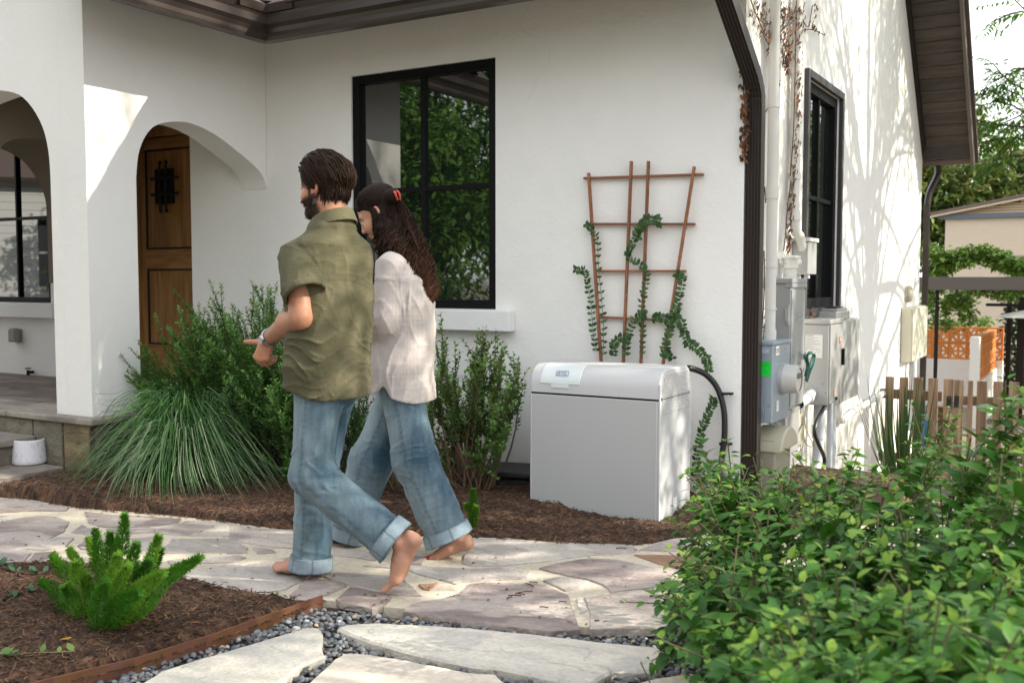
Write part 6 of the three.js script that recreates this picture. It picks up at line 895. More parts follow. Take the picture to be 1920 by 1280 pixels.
// ---- the man ----
{
  const man = thing('person', 'barefoot man in an olive linen shirt and cuffed blue jeans walking left, pointing', 'person', [0, 0, 0]);
  const hp = V(-0.95, 0, 0.3).normalize(), FP = frameOf(hp), left = FP.z.clone().negate();
  const hc = V(-0.97, 0, -0.1).normalize(), FC = frameOf(hc), lc = FC.z.clone().negate();
  const P = onZ(615, 702, 2.28), Hl = P.clone().addScaledVector(left, 0.085), Hr = P.clone().addScaledVector(left, -0.085);
  const Kl = onPlane(583, 890, Hl.clone().addScaledVector(left, 0.02), left), Al = onPlane(745, 1010, Hl, left);
  const Kr = onPlane(592, 885, Hr, left), Ar = onPlane(588, 1052, Hr.clone().addScaledVector(left, 0.02), left);
  const chest = onZ(618, 520, 2.29), neck = onZ(624, 418, 2.28), FH = frameOf(V(-1, -0.03, 0.06)), head = onZ(607, 356, 2.29), HS = 0.965;
  const Sl = onZ(619, 487, 2.29).addScaledVector(lc, 0.172).addScaledVector(hc, 0.02), Sr = onZ(619, 484, 2.29).addScaledVector(lc, -0.145), El = onPlane(563, 596, Sl.clone().addScaledVector(lc, 0.03), lc), Wl = onPlane(503, 634, Sl.clone().addScaledVector(lc, -0.13), lc);
  const SlB = Sl.clone().addScaledVector(lc, -0.02).add(V(0, -0.025, 0)), SrB = Sr.clone().addScaledVector(lc, 0.02).add(V(0, -0.025, 0));
  const Er = Sr.clone().addScaledVector(lc, 0.05).add(V(0.0, -0.28, 0.0)), Wr = Er.clone().addScaledVector(hc, 0.12).add(V(0, -0.2, 0.06));
  // skin: one body
  const feet = [], FLf = frameOf(onPlane(724, 1098, Hl, left).sub(onPlane(754, 1020, Hl, left)).addScaledVector(hp, 0.02), hp.clone().add(EY)), FRf = frameOf(V(-0.95, 0, 0.22).normalize());
  const heelL = onPlane(744, 1012, Hl, left); const fl = footField(heelL, FLf, 1.04, 0.6, -1), ArY = Ar.clone(); ArY.y = 0.1; const fr = footField(ArY, FRf, 1.04, 0.0, 1);
  const b3 = lc.clone().multiplyScalar(0.85).addScaledVector(EY, 0.1).addScaledVector(hc, -0.2).normalize(), hd = V(0, -1, 0).addScaledVector(hc, 0.35); hd.addScaledVector(b3, -hd.dot(b3)).normalize(); const ht = b3.clone().cross(hd).normalize(); if (ht.dot(hc) < 0) ht.negate();
  const hl = handField(Wl, hd, ht, b3, 0.62, 1.0, 0.95), hr = handField(Wr, V(-0.3, -0.9, 0).normalize(), V(-0.9, 0.3, 0.1).normalize(), V(0, 0, -1), 0.4, 1, 0.6);
  const torso = (p) => { let d = smin(capd(p, P, chest, 0.095, 0.085), capd(p, chest, neck, 0.085, 0.05), 0.04); d = smin(d, capd(p, SlB, SrB, 0.04, 0.04), 0.04); return d; };
  const limb = (p) => { let d = smin(capd(p, Hl, Kl, 0.075, 0.05), capd(p, Kl, Al, 0.045, 0.027), 0.015); d = Math.min(d, smin(capd(p, Hr, Kr, 0.075, 0.05), capd(p, Kr, ArY, 0.05, 0.035), 0.02)); return d; };
  const mid = El.clone().lerp(Wl, 0.35).addScaledVector(EY, 0.008), arm = (p) => { let d = smin(capd(p, SlB, El, 0.05, 0.041), capd(p, El, mid, 0.041, 0.045), 0.02); d = smin(d, capd(p, mid, Wl, 0.045, 0.028), 0.03); return d; };
  const armR = (p) => smin(capd(p, SrB, Er, 0.045, 0.042), capd(p, Er, Wr, 0.044, 0.03), 0.02);
  const nk = (p) => capd(p, neckB, neckT, 0.063, 0.058), neckB = at3(neck, FC, -0.005, -0.04, 0), neckT = at3(head, FH, -0.03, -0.06, 0);
  const hf = headField(head, FH, HS, true), bodyF = (p) => smin(smin(torso(p), Math.min(limb(p), armR(p)), 0.03), arm(p), 0.02);
  const flat = (c) => (p) => c.map((v) => v * (1 + 0.08 * nz3(p, 40, 40, 40) + 0.05 * nz3(p, 9, 9, 9)));
  const [blo, bhi] = boxOf([Hl, Kl, Al, Kr, ArY, Sl, Sr, El, Er, Wr, Wl, neck], 0.09);
  const armC = (p) => { const e = Math.exp(-p.distanceToSquared(El) / 0.0016) + 0.5 * Math.max(0, nz3(p, 16, 16, 16, 3)), k = 1 + 0.1 * nz3(p, 55, 55, 55) + 0.08 * nz3(p, 13, 13, 13); return [SKIN[0] * k, SKIN[1] * k * (1 - 0.14 * e), SKIN[2] * k * (1 - 0.16 * e)]; };
  const footC = (p) => { const k = 1 + 0.12 * nz3(p, 50, 50, 50) + 0.12 * nz3(p, 18, 18, 18), low = p.y < 0.02 ? 0.75 : 1; return [SKIN2[0] * k * low, SKIN2[1] * k * low * 0.96, SKIN2[2] * k * low * 0.95]; };
  const [hlo, hhi] = boxOf([head, neckB], 0.16);
  const body = merge([surfaceNet(bodyF, blo, bhi, 0.0095, armC), surfaceNet((p) => smin(hf(p), nk(p), 0.03), hlo, hhi, 0.0034, headColor(head, FH, HS, true, SKIN)), surfaceNet((p) => smin(hl.f(p), capd(p, mid, Wl, 0.045, 0.028), 0.015), hl.lo, hl.hi, 0.0028, flat([SKIN[0], SKIN[1] * 0.93, SKIN[2] * 0.9])), surfaceNet((p) => smin(hr.f(p), capd(p, Er, Wr, 0.044, 0.03), 0.015), hr.lo, hr.hi, 0.004, flat(SKIN)), surfaceNet((p) => smin(fl.f(p), capd(p, Kl, Al, 0.045, 0.027), 0.015), fl.lo, fl.hi, 0.0034, footC), surfaceNet((p) => smin(fr.f(p), capd(p, Kr, ArY, 0.05, 0.035), 0.02), fr.lo, fr.hi, 0.0034, footC)]);
  mesh('body', body, skinMat, man);
  // hair
  {
    const q = V(0, 0, 0), r = rng(401); const inside = (x, y, z) => { const az = Math.abs(z), front = mix(-0.028, 0.09, sstep(-0.02, 0.088, y)) + (az < 0.05 ? 0.0 : -0.012 * sstep(0.05, 0.075, az)); const side = y < 0.03 && x > -0.032 ? false : true; return x < front && y > -0.1 - 0.1 * Math.max(0, -0.06 - x) && side; };
    const massF = (p) => { toL(p, head, FH, q).multiplyScalar(1 / HS); let d = elld(q.x + 0.016, q.y - 0.046, q.z, 0.1, 0.087, 0.079); d = smin(d, elld(q.x - 0.035, q.y - 0.11, q.z, 0.05, 0.02, 0.05), 0.03); const front = mix(-0.03, 0.09, sstep(-0.02, 0.088, q.y)); d = Math.max(d, (q.x - front) * 0.7, -(q.y + 0.045 + 0.3 * Math.max(0, -0.05 - q.x))); d += 0.004 * nz3(p, 34, 34, 34); return d * HS; };
    const [lo, hi] = boxOf([head], 0.2); const mass = surfaceNet(massF, lo, hi, 0.005, () => [0.012, 0.0075, 0.0055]);
    const paths = []; let guard = 0;
    while (paths.length < 2300 && guard++ < 80000) {
      const th = r() * 6.283, ph = Math.acos(1 - 1.9 * r()), n0 = V(Math.sin(ph) * Math.cos(th), Math.cos(ph), Math.sin(ph) * Math.sin(th)), C = V(-0.016, 0.045, 0), R = V(0.1, 0.086, 0.079); let p = n0.clone().multiply(R).add(C); if (!inside(p.x, p.y, p.z)) continue;
      const pts = [], N = 8, L = 0.05 + 0.05 * r() + (p.y > 0.09 ? 0.03 : 0), lift = 0.006 + 0.01 * r() + (p.y > 0.075 ? 0.014 * r() : 0) + (p.x > 0.03 && p.y > 0.08 ? 0.012 : 0); const w = (r() - 0.5) * 1.5, ph0 = r() * 6;
      for (let i = 0; i <= N; i++) { const t = i / N, nn = p.clone().sub(C).divide(R).normalize(), h = 1 + (lift / 0.09) * (0.25 + 0.75 * Math.sin(Math.PI * Math.min(1, t * 0.75 + 0.12))) ; const s = nn.clone().multiply(R).multiplyScalar(h).add(C); if (s.y < -0.06 && s.x < -0.05) s.x -= 0.014 * t; pts.push(at3(head, FH, s.x * HS, s.y * HS, s.z * HS));
        const back = V(-1, -0.35 - 1.3 * sstep(0.05, -0.09, p.x) - 0.5 * sstep(0.03, 0.08, Math.abs(p.z)), w * 0.5 + 0.3 * Math.sin(ph0 + t * 5)); back.addScaledVector(nn, -back.dot(nn)).normalize(); p.addScaledVector(back, L / N); if (p.y < 0.005 && p.x < -0.02) { p.addScaledVector(back, -L / N).add(V(-0.12, -1, w * 0.2).multiplyScalar(L / N)); } else { const m2 = p.clone().sub(C).divide(R).length(); p.sub(C).divideScalar(m2).add(C); } }
      const b = 0.6 + 0.9 * r(); paths.push({ pts, r: 0.0012 + 0.0018 * r(), c0: [0.014 * b, 0.0085 * b, 0.006 * b], c1: [0.04 * b, 0.023 * b, 0.0145 * b] });
    }
    for (let k = 0; k < 560; k++) { const zz = (r() * 2 - 1) * 0.068, yy = mix(-0.045, 0.05, r()), u = 1 - ((yy - 0.045) / 0.09) ** 2 - (zz / 0.08) ** 2; if (u < 0.02) continue; const x0 = -0.016 - 0.1 * Math.sqrt(u) * (yy < 0 ? 0.97 : 1), L = 0.045 + 0.03 * r(), fl = 0.35 * r(), w = (r() - 0.5) * 0.7, pts = []; for (let i = 0; i <= 6; i++) { const t = i / 6; pts.push(at3(head, FH, (x0 - 0.006 * Math.sin(t * 3) - (t > 0.6 ? fl * 0.02 * (t - 0.6) : 0) + 0.022 * t * Math.max(0, 1 - Math.abs(zz) / 0.09) * (yy < 0.01 ? 1 : 0.2)) * HS, Math.max(-0.088 - 0.012 * Math.sin(k), yy - L * t) * HS, (zz * (1 + 0.02 * t) + w * 0.012 * t) * HS)); } const b = 0.6 + 0.8 * r(); paths.push({ pts, r: 0.0013 + 0.0016 * r(), c0: [0.014 * b, 0.0085 * b, 0.006 * b], c1: [0.03 * b, 0.017 * b, 0.011 * b] }); }
    // beard: short dense locks along the jaw
    const hb = []; guard = 0; while (hb.length < 420 && guard++ < 40000) { const x = mix(-0.03, 0.09, r()), y = mix(-0.125, -0.02, r()), s = r() < 0.5 ? 1 : -1; const line = -0.03 - 0.5 * Math.max(0, x - 0.045) + 0.35 * Math.max(0, 0.02 - x); if (y > line) continue; let a = V(x, y, s * 0.02), b2 = V(x, y, s * 0.12), ok = false; for (let i = 0; i < 26; i++) { const m = a.clone().lerp(b2, 0.5), pw = at3(head, FH, m.x * HS, m.y * HS, m.z * HS); if (hf(pw) < 0) { a = m; ok = true; } else b2 = m; } if (!ok && hf(at3(head, FH, a.x * HS, a.y * HS, a.z * HS)) > 0) continue; const p0 = at3(head, FH, a.x * HS, a.y * HS, a.z * HS), o = V(0.35 + 0.3 * r(), -0.9, s * 0.35 * r()), L = 0.003 + 0.004 * r(); const pe = at3(p0, FH, o.x * L, o.y * L, o.z * L).addScaledVector(FH.z, s * 0.003); hb.push({ pts: [p0, p0.clone().lerp(pe, 0.5).addScaledVector(FH.z, s * 0.002), pe], r: 0.0013, c0: [0.014, 0.009, 0.0065], c1: [0.02, 0.012, 0.008] }); }
    mesh('hair', merge([mass, locks(paths)]), hairMat, man); mesh('beard', locks(hb), hairMat, man);
  }
  // shirt
  {
    const hemC = onZ(614, 715, 2.28), r0 = (v, u) => { const c = onZ(u, v, 2.285); return [c.x, c.z]; };
    const rows = [[0.755, 0.2, 0.15, ...r0(745, 614), -0.965, 0.12], [0.95, 0.198, 0.142, ...r0(650, 616), -0.97, 0.05], [1.12, 0.2, 0.138, ...r0(570, 617), -0.98, -0.03], [1.27, 0.195, 0.13, ...r0(500, 619), -0.97, -0.1], [1.355, 0.168, 0.115, ...r0(460, 620), -0.97, -0.1], [1.425, 0.105, 0.088, ...r0(426, 622), -0.97, -0.1], [1.475, 0.074, 0.074, ...r0(404, 624), -0.97, -0.1]];
    const tf = torsoField(rows), slE = onPlane(571, 552, Sl.clone().addScaledVector(lc, 0.02), lc), sd = slE.clone().sub(Sl).normalize(), srE = Sr.clone().addScaledVector(lc, 0.03).add(V(-0.03, -0.2, 0)), sdr = srE.clone().sub(Sr).normalize(), Si = Sl.clone().addScaledVector(lc, -0.02), Sj = Sr.clone().addScaledVector(lc, 0.03);
    const hemY = (p) => { const f = (p.x - P.x) * hc.x + (p.z - P.z) * hc.z, s = (p.x - P.x) * lc.x + (p.z - P.z) * lc.z; return 0.792 - 0.035 * sstep(0.03, -0.13, f) + 0.006 * nz3(p, 9, 0, 9); };
    const fold = (p) => { const s = (p.x - P.x) * lc.x + (p.z - P.z) * lc.z, f = (p.x - P.x) * hc.x + (p.z - P.z) * hc.z, w = nz3(p, 4, 4, 4, 3), up = sstep(1.0, 1.22, p.y) * sstep(1.4, 1.3, p.y), lo = sstep(1.18, 0.92, p.y);
      const a = pin(PN.noise(s * 10 + w * 0.9, p.y * 1.6, f * 5), 0.07), b = pin(PN.noise(s * 3.5 + f * 4 + 9, p.y * 12 + w * 2.4 + s * 3, 2.2), 0.07), c = pin(PN.noise(s * 7 + p.y * 8 + w, p.y * 9 - s * 4, 5.5), 0.05), b2 = pin(PN.noise(s * 6 - f * 4, p.y * 20 + w * 3 - s * 4, 8.2), 0.08), m = nz3(p, 26, 34, 26, 7), big = nz3(p, 6, 9, 6, 12);
      return (a - 0.3) * (0.0048 * up + 0.0018 * lo) + (b - 0.3) * (0.0055 * lo + 0.001) + (b2 - 0.3) * 0.0036 * lo + (c - 0.25) * 0.0034 + m * 0.0018 + big * 0.008; };
    const f = (p) => {
      let d = tf(p); d = smin(d, capd(p, Si, Sj, 0.058, 0.058), 0.06);
      let sl = capd(p, Si, slE, 0.074, 0.083); const e = (p.x - slE.x) * sd.x + (p.y - slE.y) * sd.y + (p.z - slE.z) * sd.z, slI = 0;
      let sr = capd(p, Sj, srE, 0.07, 0.08); const er = (p.x - srE.x) * sdr.x + (p.y - srE.y) * sdr.y + (p.z - srE.z) * sdr.z;
      const fs = pin(PN.noise(e * 13 + nz3(p, 7, 7, 7, 2) * 2, p.x * 8, p.z * 8), 0.1), fs2 = pin(PN.noise(e * 7 + p.x * 9, p.z * 10 + p.y * 6, 3), 0.08); sl -= (fs - 0.3) * 0.005 + (fs2 - 0.25) * 0.004 + 0.006 * nz3(p, 8, 8, 8, 4); 
      if (e > -0.035 && e < 0.002) sl -= 0.003; // turned hem
      if (e > -0.07) sl = Math.max(sl, -(sl + 0.0125)); sl = Math.max(sl, e - 0.002 - 0.004 * nz3(p, 12, 12, 12)); sr = Math.max(sr, er);
      let g = smin(d, sr, 0.03); const ey = p.y - hemY(p); if (g < 0.08) g -= fold(p);
      g = smin(g, sl, 0.007); const yk = Math.abs(p.y - 1.345 - 0.02 * nz3(p, 3, 0, 3) - 0.5 * ((p.x - P.x) * lc.x + (p.z - P.z) * lc.z) ** 2); if (yk < 0.004) g += 0.0015;
      if (ey < 0.03) g = Math.max(g, -(g + 0.014)); g = Math.max(g, -ey); return Math.max(g, p.y - 1.47);
    };
    const [lo, hi] = boxOf([Sl, Sr, slE, srE, hemC, neck], 0.15); lo.y = 0.72; hi.y = 1.49; // fine cells: the creases are narrow
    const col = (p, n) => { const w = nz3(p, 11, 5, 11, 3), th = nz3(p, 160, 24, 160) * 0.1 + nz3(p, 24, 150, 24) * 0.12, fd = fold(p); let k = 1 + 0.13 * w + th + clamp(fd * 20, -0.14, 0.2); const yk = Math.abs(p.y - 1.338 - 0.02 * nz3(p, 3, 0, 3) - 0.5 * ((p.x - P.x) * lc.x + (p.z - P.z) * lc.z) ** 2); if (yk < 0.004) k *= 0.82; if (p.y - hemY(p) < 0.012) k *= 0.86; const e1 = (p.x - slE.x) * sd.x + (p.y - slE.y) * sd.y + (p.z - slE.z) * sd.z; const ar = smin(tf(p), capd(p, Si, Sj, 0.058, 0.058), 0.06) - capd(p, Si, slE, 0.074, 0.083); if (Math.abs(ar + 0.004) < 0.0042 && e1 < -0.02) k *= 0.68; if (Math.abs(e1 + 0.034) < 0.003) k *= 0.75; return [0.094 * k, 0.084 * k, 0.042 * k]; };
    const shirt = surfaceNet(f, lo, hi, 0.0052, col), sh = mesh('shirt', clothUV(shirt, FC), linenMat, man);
    const cq = V(0, 0, 0), cc = at3(neck, FC, -0.002, 0.005, 0); const collar = surfaceNet((p) => { toL(p, cc, FC, cq); const y = cq.y + 0.3 * cq.x, r = Math.hypot(cq.x * 0.95, cq.z); const a = Math.abs(r - (0.068 + 0.002 * nz3(p, 20, 20, 20))) - 0.004, b = Math.abs(r - (0.073 - (y - 0.03) * 0.32)) - 0.0042; let d = Math.min(Math.max(a, Math.abs(y - 0.002) - 0.03), Math.max(b, Math.abs(y - 0.003) - 0.027)); if (cq.x > 0.03) d = Math.max(d, 0.028 - Math.abs(cq.z)); return d; }, cc.clone().subScalar(0.14), cc.clone().addScalar(0.14), 0.0042, (p) => { const k = 1.08 + 0.1 * nz3(p, 60, 60, 60); return [0.098 * k, 0.088 * k, 0.044 * k]; }, 0.01);
    mesh('collar', clothUV(collar, FC), linenMat, man);
    mesh('button', [0, 1, 2, 3, 4].map((k) => new THREE.SphereGeometry(0.006, 8, 6).translate(...at3(chest, FC, 0.145 - 0.004 * k, 0.1 - k * 0.085, 0).toArray())), M.brownDark, man);
  }
  // jeans with turned-up cuffs
  const outL = left.clone(), outR = left.clone().negate();
  const legL = { hip: Hl.clone().addScaledVector(left, -0.008), knee: Kl, end: onPlane(741, 1017, Hl, left), R: [0.103, 0.083, 0.082], out: outL, seed: 1.3 }, legR = { hip: Hr, knee: Kr, end: onPlane(582, 1066, Hr.clone().addScaledVector(left, 0.02), left), R: [0.1, 0.083, 0.078], out: outL, seed: 4.1 };
  mesh('jeans', clothUV(jeansMesh([legL, legR], P.clone(), { F: FP, top: 0.86, pr: [0.125, 0.15, 0.17], tone: 0.72 }), FP), denimMat, man);
  for (const [l, R] of [[legL, 0.0885], [legR, 0.0845]]) mesh('cuff', clothUV(cuffMesh(l, 0.056, R, 1), FP), denimMat, man);
  // wrist watch
  const w = new THREE.Group(); w.name = 'watch'; w.userData.label = 'steel wrist watch'; man.add(w); const fa = Wl.clone().sub(mid).normalize(), wc = Wl.clone().addScaledVector(fa, -0.02), Fw = frameOf(fa, b3);
  const band = new THREE.TorusGeometry(0.0325, 0.006, 8, 30); band.scale(1, 1, 1.6); band.applyMatrix4(basis(Fw.z, Fw.y, fa.clone().negate(), wc)); mesh('strap', band, std({ color: lin(0.32, 0.33, 0.34), metalness: 0.9, roughness: 0.35 }), w);
  const cd = Fw.y.clone().multiplyScalar(0.92).addScaledVector(Fw.z, -0.2).normalize(), cp = wc.clone().addScaledVector(cd, 0.033); mesh('case', cyl(cp, cp.clone().addScaledVector(cd, 0.009), 0.0205, 0.019, 24), std({ color: lin(0.4, 0.41, 0.42), metalness: 0.95, roughness: 0.28 }), w); mesh('dial', cyl(cp.clone().addScaledVector(cd, 0.009), cp.clone().addScaledVector(cd, 0.0102), 0.0155, 0.0155, 24), std({ color: lin(0.5, 0.5, 0.5), roughness: 0.25 }), w);
}
// ---- the woman ----
{
  const wo = thing('person', 'woman with long wavy dark hair in a loose pale shirt and wide jeans', 'person');
  const z0 = 1.74, h = V(-0.95, 0, 0.31).normalize(), F = frameOf(h), left = F.z.clone().negate();
  const P = onZ(757, 700, z0), Hl = P.clone().addScaledVector(left, 0.068), Hr = P.clone().addScaledVector(left, -0.068);
  const Kl = onPlane(779, 862, Hl, left), El_ = onPlane(842, 1010, Hl, left), Al = onPlane(858, 999, Hl, left), Kr = onPlane(697, 862, Hr, left), Er_ = onPlane(648, 1003, Hr, left), Ar = onPlane(652, 1003, Hr, left);
  const chest = onZ(757, 550, z0), neck = onZ(738, 470, z0), head = onZ(711, 403, z0), FH = frameOf(V(-0.95 * 0.85, -0.53, 0.33 * 0.85)), HS = 0.98;
  const Sl = onZ(752, 508, z0).addScaledVector(left, 0.145), Sr = onZ(752, 506, z0).addScaledVector(left, -0.145), El = onPlane(722, 600, Sl.clone().addScaledVector(left, 0.02), left), Wl = onPlane(693, 652, Sl.clone().addScaledVector(left, -0.09), left);
  const SlB = Sl.clone().addScaledVector(left, -0.025).add(V(0, -0.03, 0)), SrB = Sr.clone().addScaledVector(left, 0.025).add(V(0, -0.03, 0));
  const Er = Sr.clone().addScaledVector(h, 0.03).add(V(0, -0.26, 0)), Wr = Er.clone().addScaledVector(h, 0.2).add(V(0, -0.06, 0)).addScaledVector(left, 0.05);
  const FLf = frameOf(onPlane(795, 1032, Hl, left).sub(onPlane(862, 1010, Hl, left)), EY), FRf = frameOf(h); const ArY = Ar.clone(); ArY.y = 0.09;
  const heel = onPlane(858, 1001, Hl, left), fl = footField(heel, FLf, 0.93, 0.35, -1), fr = footField(ArY, FRf, 0.93, 0, 1);
  const hl = handField(Wl, V(-0.6, -0.75, -0.1).normalize(), V(-0.75, 0.6, 0).normalize(), V(0.1, 0.1, 1).normalize(), 0.45, 0.9, 0.6), hr = handField(Wr, h.clone().addScaledVector(EY, -0.3).normalize(), EY.clone().addScaledVector(h, 0.3).normalize(), left.clone().negate(), 0.5, 0.9, 0.6);
  const torso = (p) => { let d = smin(capd(p, P, chest, 0.085, 0.08), capd(p, chest, neck, 0.075, 0.042), 0.04); return smin(d, capd(p, SlB, SrB, 0.036, 0.036), 0.03); };
  const limb = (p) => { let d = smin(capd(p, Hl, Kl, 0.07, 0.048), capd(p, Kl, heel, 0.048, 0.032), 0.02); d = Math.min(d, smin(capd(p, Hr, Kr, 0.07, 0.048), capd(p, Kr, ArY, 0.048, 0.032), 0.02)); d = smin(d, smin(capd(p, SlB, El, 0.038, 0.036), capd(p, El, Wl, 0.036, 0.025), 0.02), 0.02); return smin(d, smin(capd(p, SrB, Er, 0.038, 0.036), capd(p, Er, Wr, 0.036, 0.025), 0.02), 0.02); };
  const neckB = neck.clone().add(V(0, -0.03, 0)), neckT = at3(head, FH, -0.03, -0.06, 0), hf = headField(head, FH, HS, false);
  const S3 = [0.5, 0.27, 0.175], flat = (p) => { const k = 1 + 0.08 * nz3(p, 45, 45, 45); return [S3[0] * k, S3[1] * k, S3[2] * k]; }, footC = (p) => { const k = 1 + 0.08 * nz3(p, 50, 50, 50); const q = p.clone().sub(heel).dot(FLf.x), nail = q > 0.158 * 0.93 && p.clone().sub(heel).dot(FLf.y) > -0.066; return nail ? [0.32, 0.03, 0.03] : [SKIN2[0] * k, SKIN2[1] * k * 0.97, SKIN2[2] * k * 0.95]; };
  const [blo, bhi] = boxOf([Hl, Kl, Al, Kr, ArY, Sl, Sr, El, Er, Wr, Wl, neck], 0.09), [hlo, hhi] = boxOf([head, neckB], 0.15);
  mesh('body', merge([surfaceNet((p) => smin(torso(p), limb(p), 0.03), blo, bhi, 0.0095, flat), surfaceNet((p) => smin(hf(p), capd(p, neckB, neckT, 0.05, 0.046), 0.025), hlo, hhi, 0.0034, headColor(head, FH, HS, false, S3)), surfaceNet(hl.f, hl.lo, hl.hi, 0.0032, flat), surfaceNet(hr.f, hr.lo, hr.hi, 0.004, flat), surfaceNet((p) => smin(fl.f(p), capd(p, Kl, heel, 0.048, 0.032), 0.02), fl.lo, fl.hi, 0.0034, footC), surfaceNet((p) => smin(fr.f(p), capd(p, Kr, ArY, 0.048, 0.032), 0.02), fr.lo, fr.hi, 0.004, flat)]), skinMat, wo);
  // shirt, loose, with a curved hem slit at the side
  {
    const R = (u, v, a, b) => { const c = onZ(u, v, z0); return [c.y, a, b, c.x, c.z, h.x, h.z]; };
    const rows = [R(755, 775, 0.188, 0.14), R(755, 700, 0.182, 0.134), R(757, 630, 0.165, 0.128), R(760, 570, 0.17, 0.122), R(757, 525, 0.168, 0.108), R(748, 492, 0.12, 0.085), R(740, 470, 0.062, 0.06)].sort((a, b) => a[0] - b[0]), tf = torsoField(rows);
    const Si = Sl.clone().addScaledVector(left, -0.02).add(V(0, 0.012, 0)), Sj = Sr.clone().addScaledVector(left, 0.02), cuffE = Wl.clone().addScaledVector(Wl.clone().sub(El).normalize(), 0.005), cuffR = Wr, dl = Wl.clone().sub(El).normalize(), dr = Wr.clone().sub(Er).normalize();
    const yH = onZ(755, 741, z0).y, base = onZ(755, 700, z0);
    const hemY = (p) => { const f = (p.x - base.x) * h.x + (p.z - base.z) * h.z, s = Math.abs((p.x - base.x) * left.x + (p.z - base.z) * left.z); return yH - 0.02 * sstep(0.02, -0.12, f) + 0.02 * sstep(0.0, 0.1, f) + 0.05 * Math.exp(-((f - 0.03) ** 2) / 0.0008) * sstep(0.08, 0.14, s) + 0.006 * nz3(p, 8, 0, 8); };
    const fold = (p) => { const f = (p.x - base.x) * h.x + (p.z - base.z) * h.z, s = (p.x - base.x) * left.x + (p.z - base.z) * left.z, w = nz3(p, 4, 4, 4, 5); const a = pin(PN.noise(f * 9 + s * 7 + w * 1.2 + 4, p.y * 3.4 + f * 4, 1.7), 0.08), b = pin(PN.noise(s * 6 + f * 7, p.y * 9 + w * 2 + f * 8, 6.2), 0.06), m = nz3(p, 24, 26, 24, 9), big = nz3(p, 6, 5, 6, 2); return (a - 0.3) * 0.0055 + (b - 0.28) * 0.0036 + m * 0.0016 + big * 0.009; };
    const f = (p) => {
      let d = smin(tf(p), capd(p, Si, Sj, 0.055, 0.055), 0.05); const ey = p.y - hemY(p);
      let sl = smin(capd(p, Si, El, 0.07, 0.062), capd(p, El, cuffE, 0.062, 0.044), 0.03); const e = (p.x - cuffE.x) * dl.x + (p.y - cuffE.y) * dl.y + (p.z - cuffE.z) * dl.z;
      let sr = smin(capd(p, Sj, Er, 0.068, 0.06), capd(p, Er, cuffR, 0.06, 0.045), 0.03); const er = (p.x - cuffR.x) * dr.x + (p.y - cuffR.y) * dr.y + (p.z - cuffR.z) * dr.z;
      if (Math.min(d, sl) < 0.08) { const fd = fold(p), al = (p.x - Si.x) * dl.x + (p.y - Si.y) * dl.y; d -= fd; const k = pin(PN.noise(al * 11 + nz3(p, 6, 6, 6) * 2, p.x * 6, p.z * 6), 0.1), k2 = pin(PN.noise(p.x * 10 + p.y * 3, p.z * 9 - p.y * 4, 2), 0.09); sl -= (k - 0.3) * 0.0045 + (k2 - 0.3) * 0.0045 + 0.008 * nz3(p, 7, 7, 7, 6); }
      if (e > -0.05) sl = Math.max(sl, -(sl + 0.0125)); sl = Math.max(sl, e); sr = Math.max(sr, er);
      d = smin(d, sr, 0.03); d = smin(d, sl, 0.014);
      if (ey < 0.03) d = Math.max(d, -(d + 0.0135)); const top = onTop(p); return Math.max(d, -ey, top);
    };
    const onTop = (p) => p.y - (neck.y + 0.012 - 0.25 * ((p.x - neck.x) * h.x + (p.z - neck.z) * h.z));
    const [lo, hi] = boxOf([Sl, Sr, El, Er, Wl, Wr, P, neck], 0.13); lo.y = yH - 0.06; hi.y = neck.y + 0.06;
    const seamC = Sl.clone().add(V(0, -0.02, 0)), sdir = El.clone().sub(Si).normalize();
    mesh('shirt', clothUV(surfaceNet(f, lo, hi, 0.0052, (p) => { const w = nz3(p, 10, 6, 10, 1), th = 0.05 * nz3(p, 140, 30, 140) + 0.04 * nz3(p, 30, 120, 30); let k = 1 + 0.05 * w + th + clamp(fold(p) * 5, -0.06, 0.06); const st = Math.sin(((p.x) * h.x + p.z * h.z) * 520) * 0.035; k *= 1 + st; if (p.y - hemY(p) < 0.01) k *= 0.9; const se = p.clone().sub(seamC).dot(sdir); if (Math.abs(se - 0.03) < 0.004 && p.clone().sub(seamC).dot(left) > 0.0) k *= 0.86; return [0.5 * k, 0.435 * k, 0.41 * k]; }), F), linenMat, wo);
    const cq = V(0, 0, 0), cc = neck.clone().add(V(0, 0.012, 0)), FN = frameOf(V(h.x, -0.25, h.z)); mesh('collar', clothUV(surfaceNet((p) => { toL(p, cc, FN, cq); const r = Math.hypot(cq.x, cq.z); return Math.max(Math.abs(r - 0.064) - 0.0042, Math.abs(cq.y) - 0.018); }, cc.clone().subScalar(0.1), cc.clone().addScalar(0.1), 0.0042, () => [0.5, 0.44, 0.42], 0.01), F), linenMat, wo);
  }
  const legL = { hip: Hl, knee: Kl, end: El_, R: [0.092, 0.1, 0.098], out: left.clone(), seed: 7.7 }, legR = { hip: Hr, knee: Kr, end: Er_, R: [0.092, 0.1, 0.097], out: left.clone(), seed: 9.2 };
  mesh('jeans', clothUV(jeansMesh([legL, legR], P.clone(), { F, top: P.y + 0.13, pr: [0.105, 0.14, 0.13], tone: 0.82 }), F), denimMat, wo);
  for (const [l, R] of [[legL, 0.104], [legR, 0.102]]) mesh('cuff', clothUV(cuffMesh(l, 0.052, R, 1.05), F), denimMat, wo);
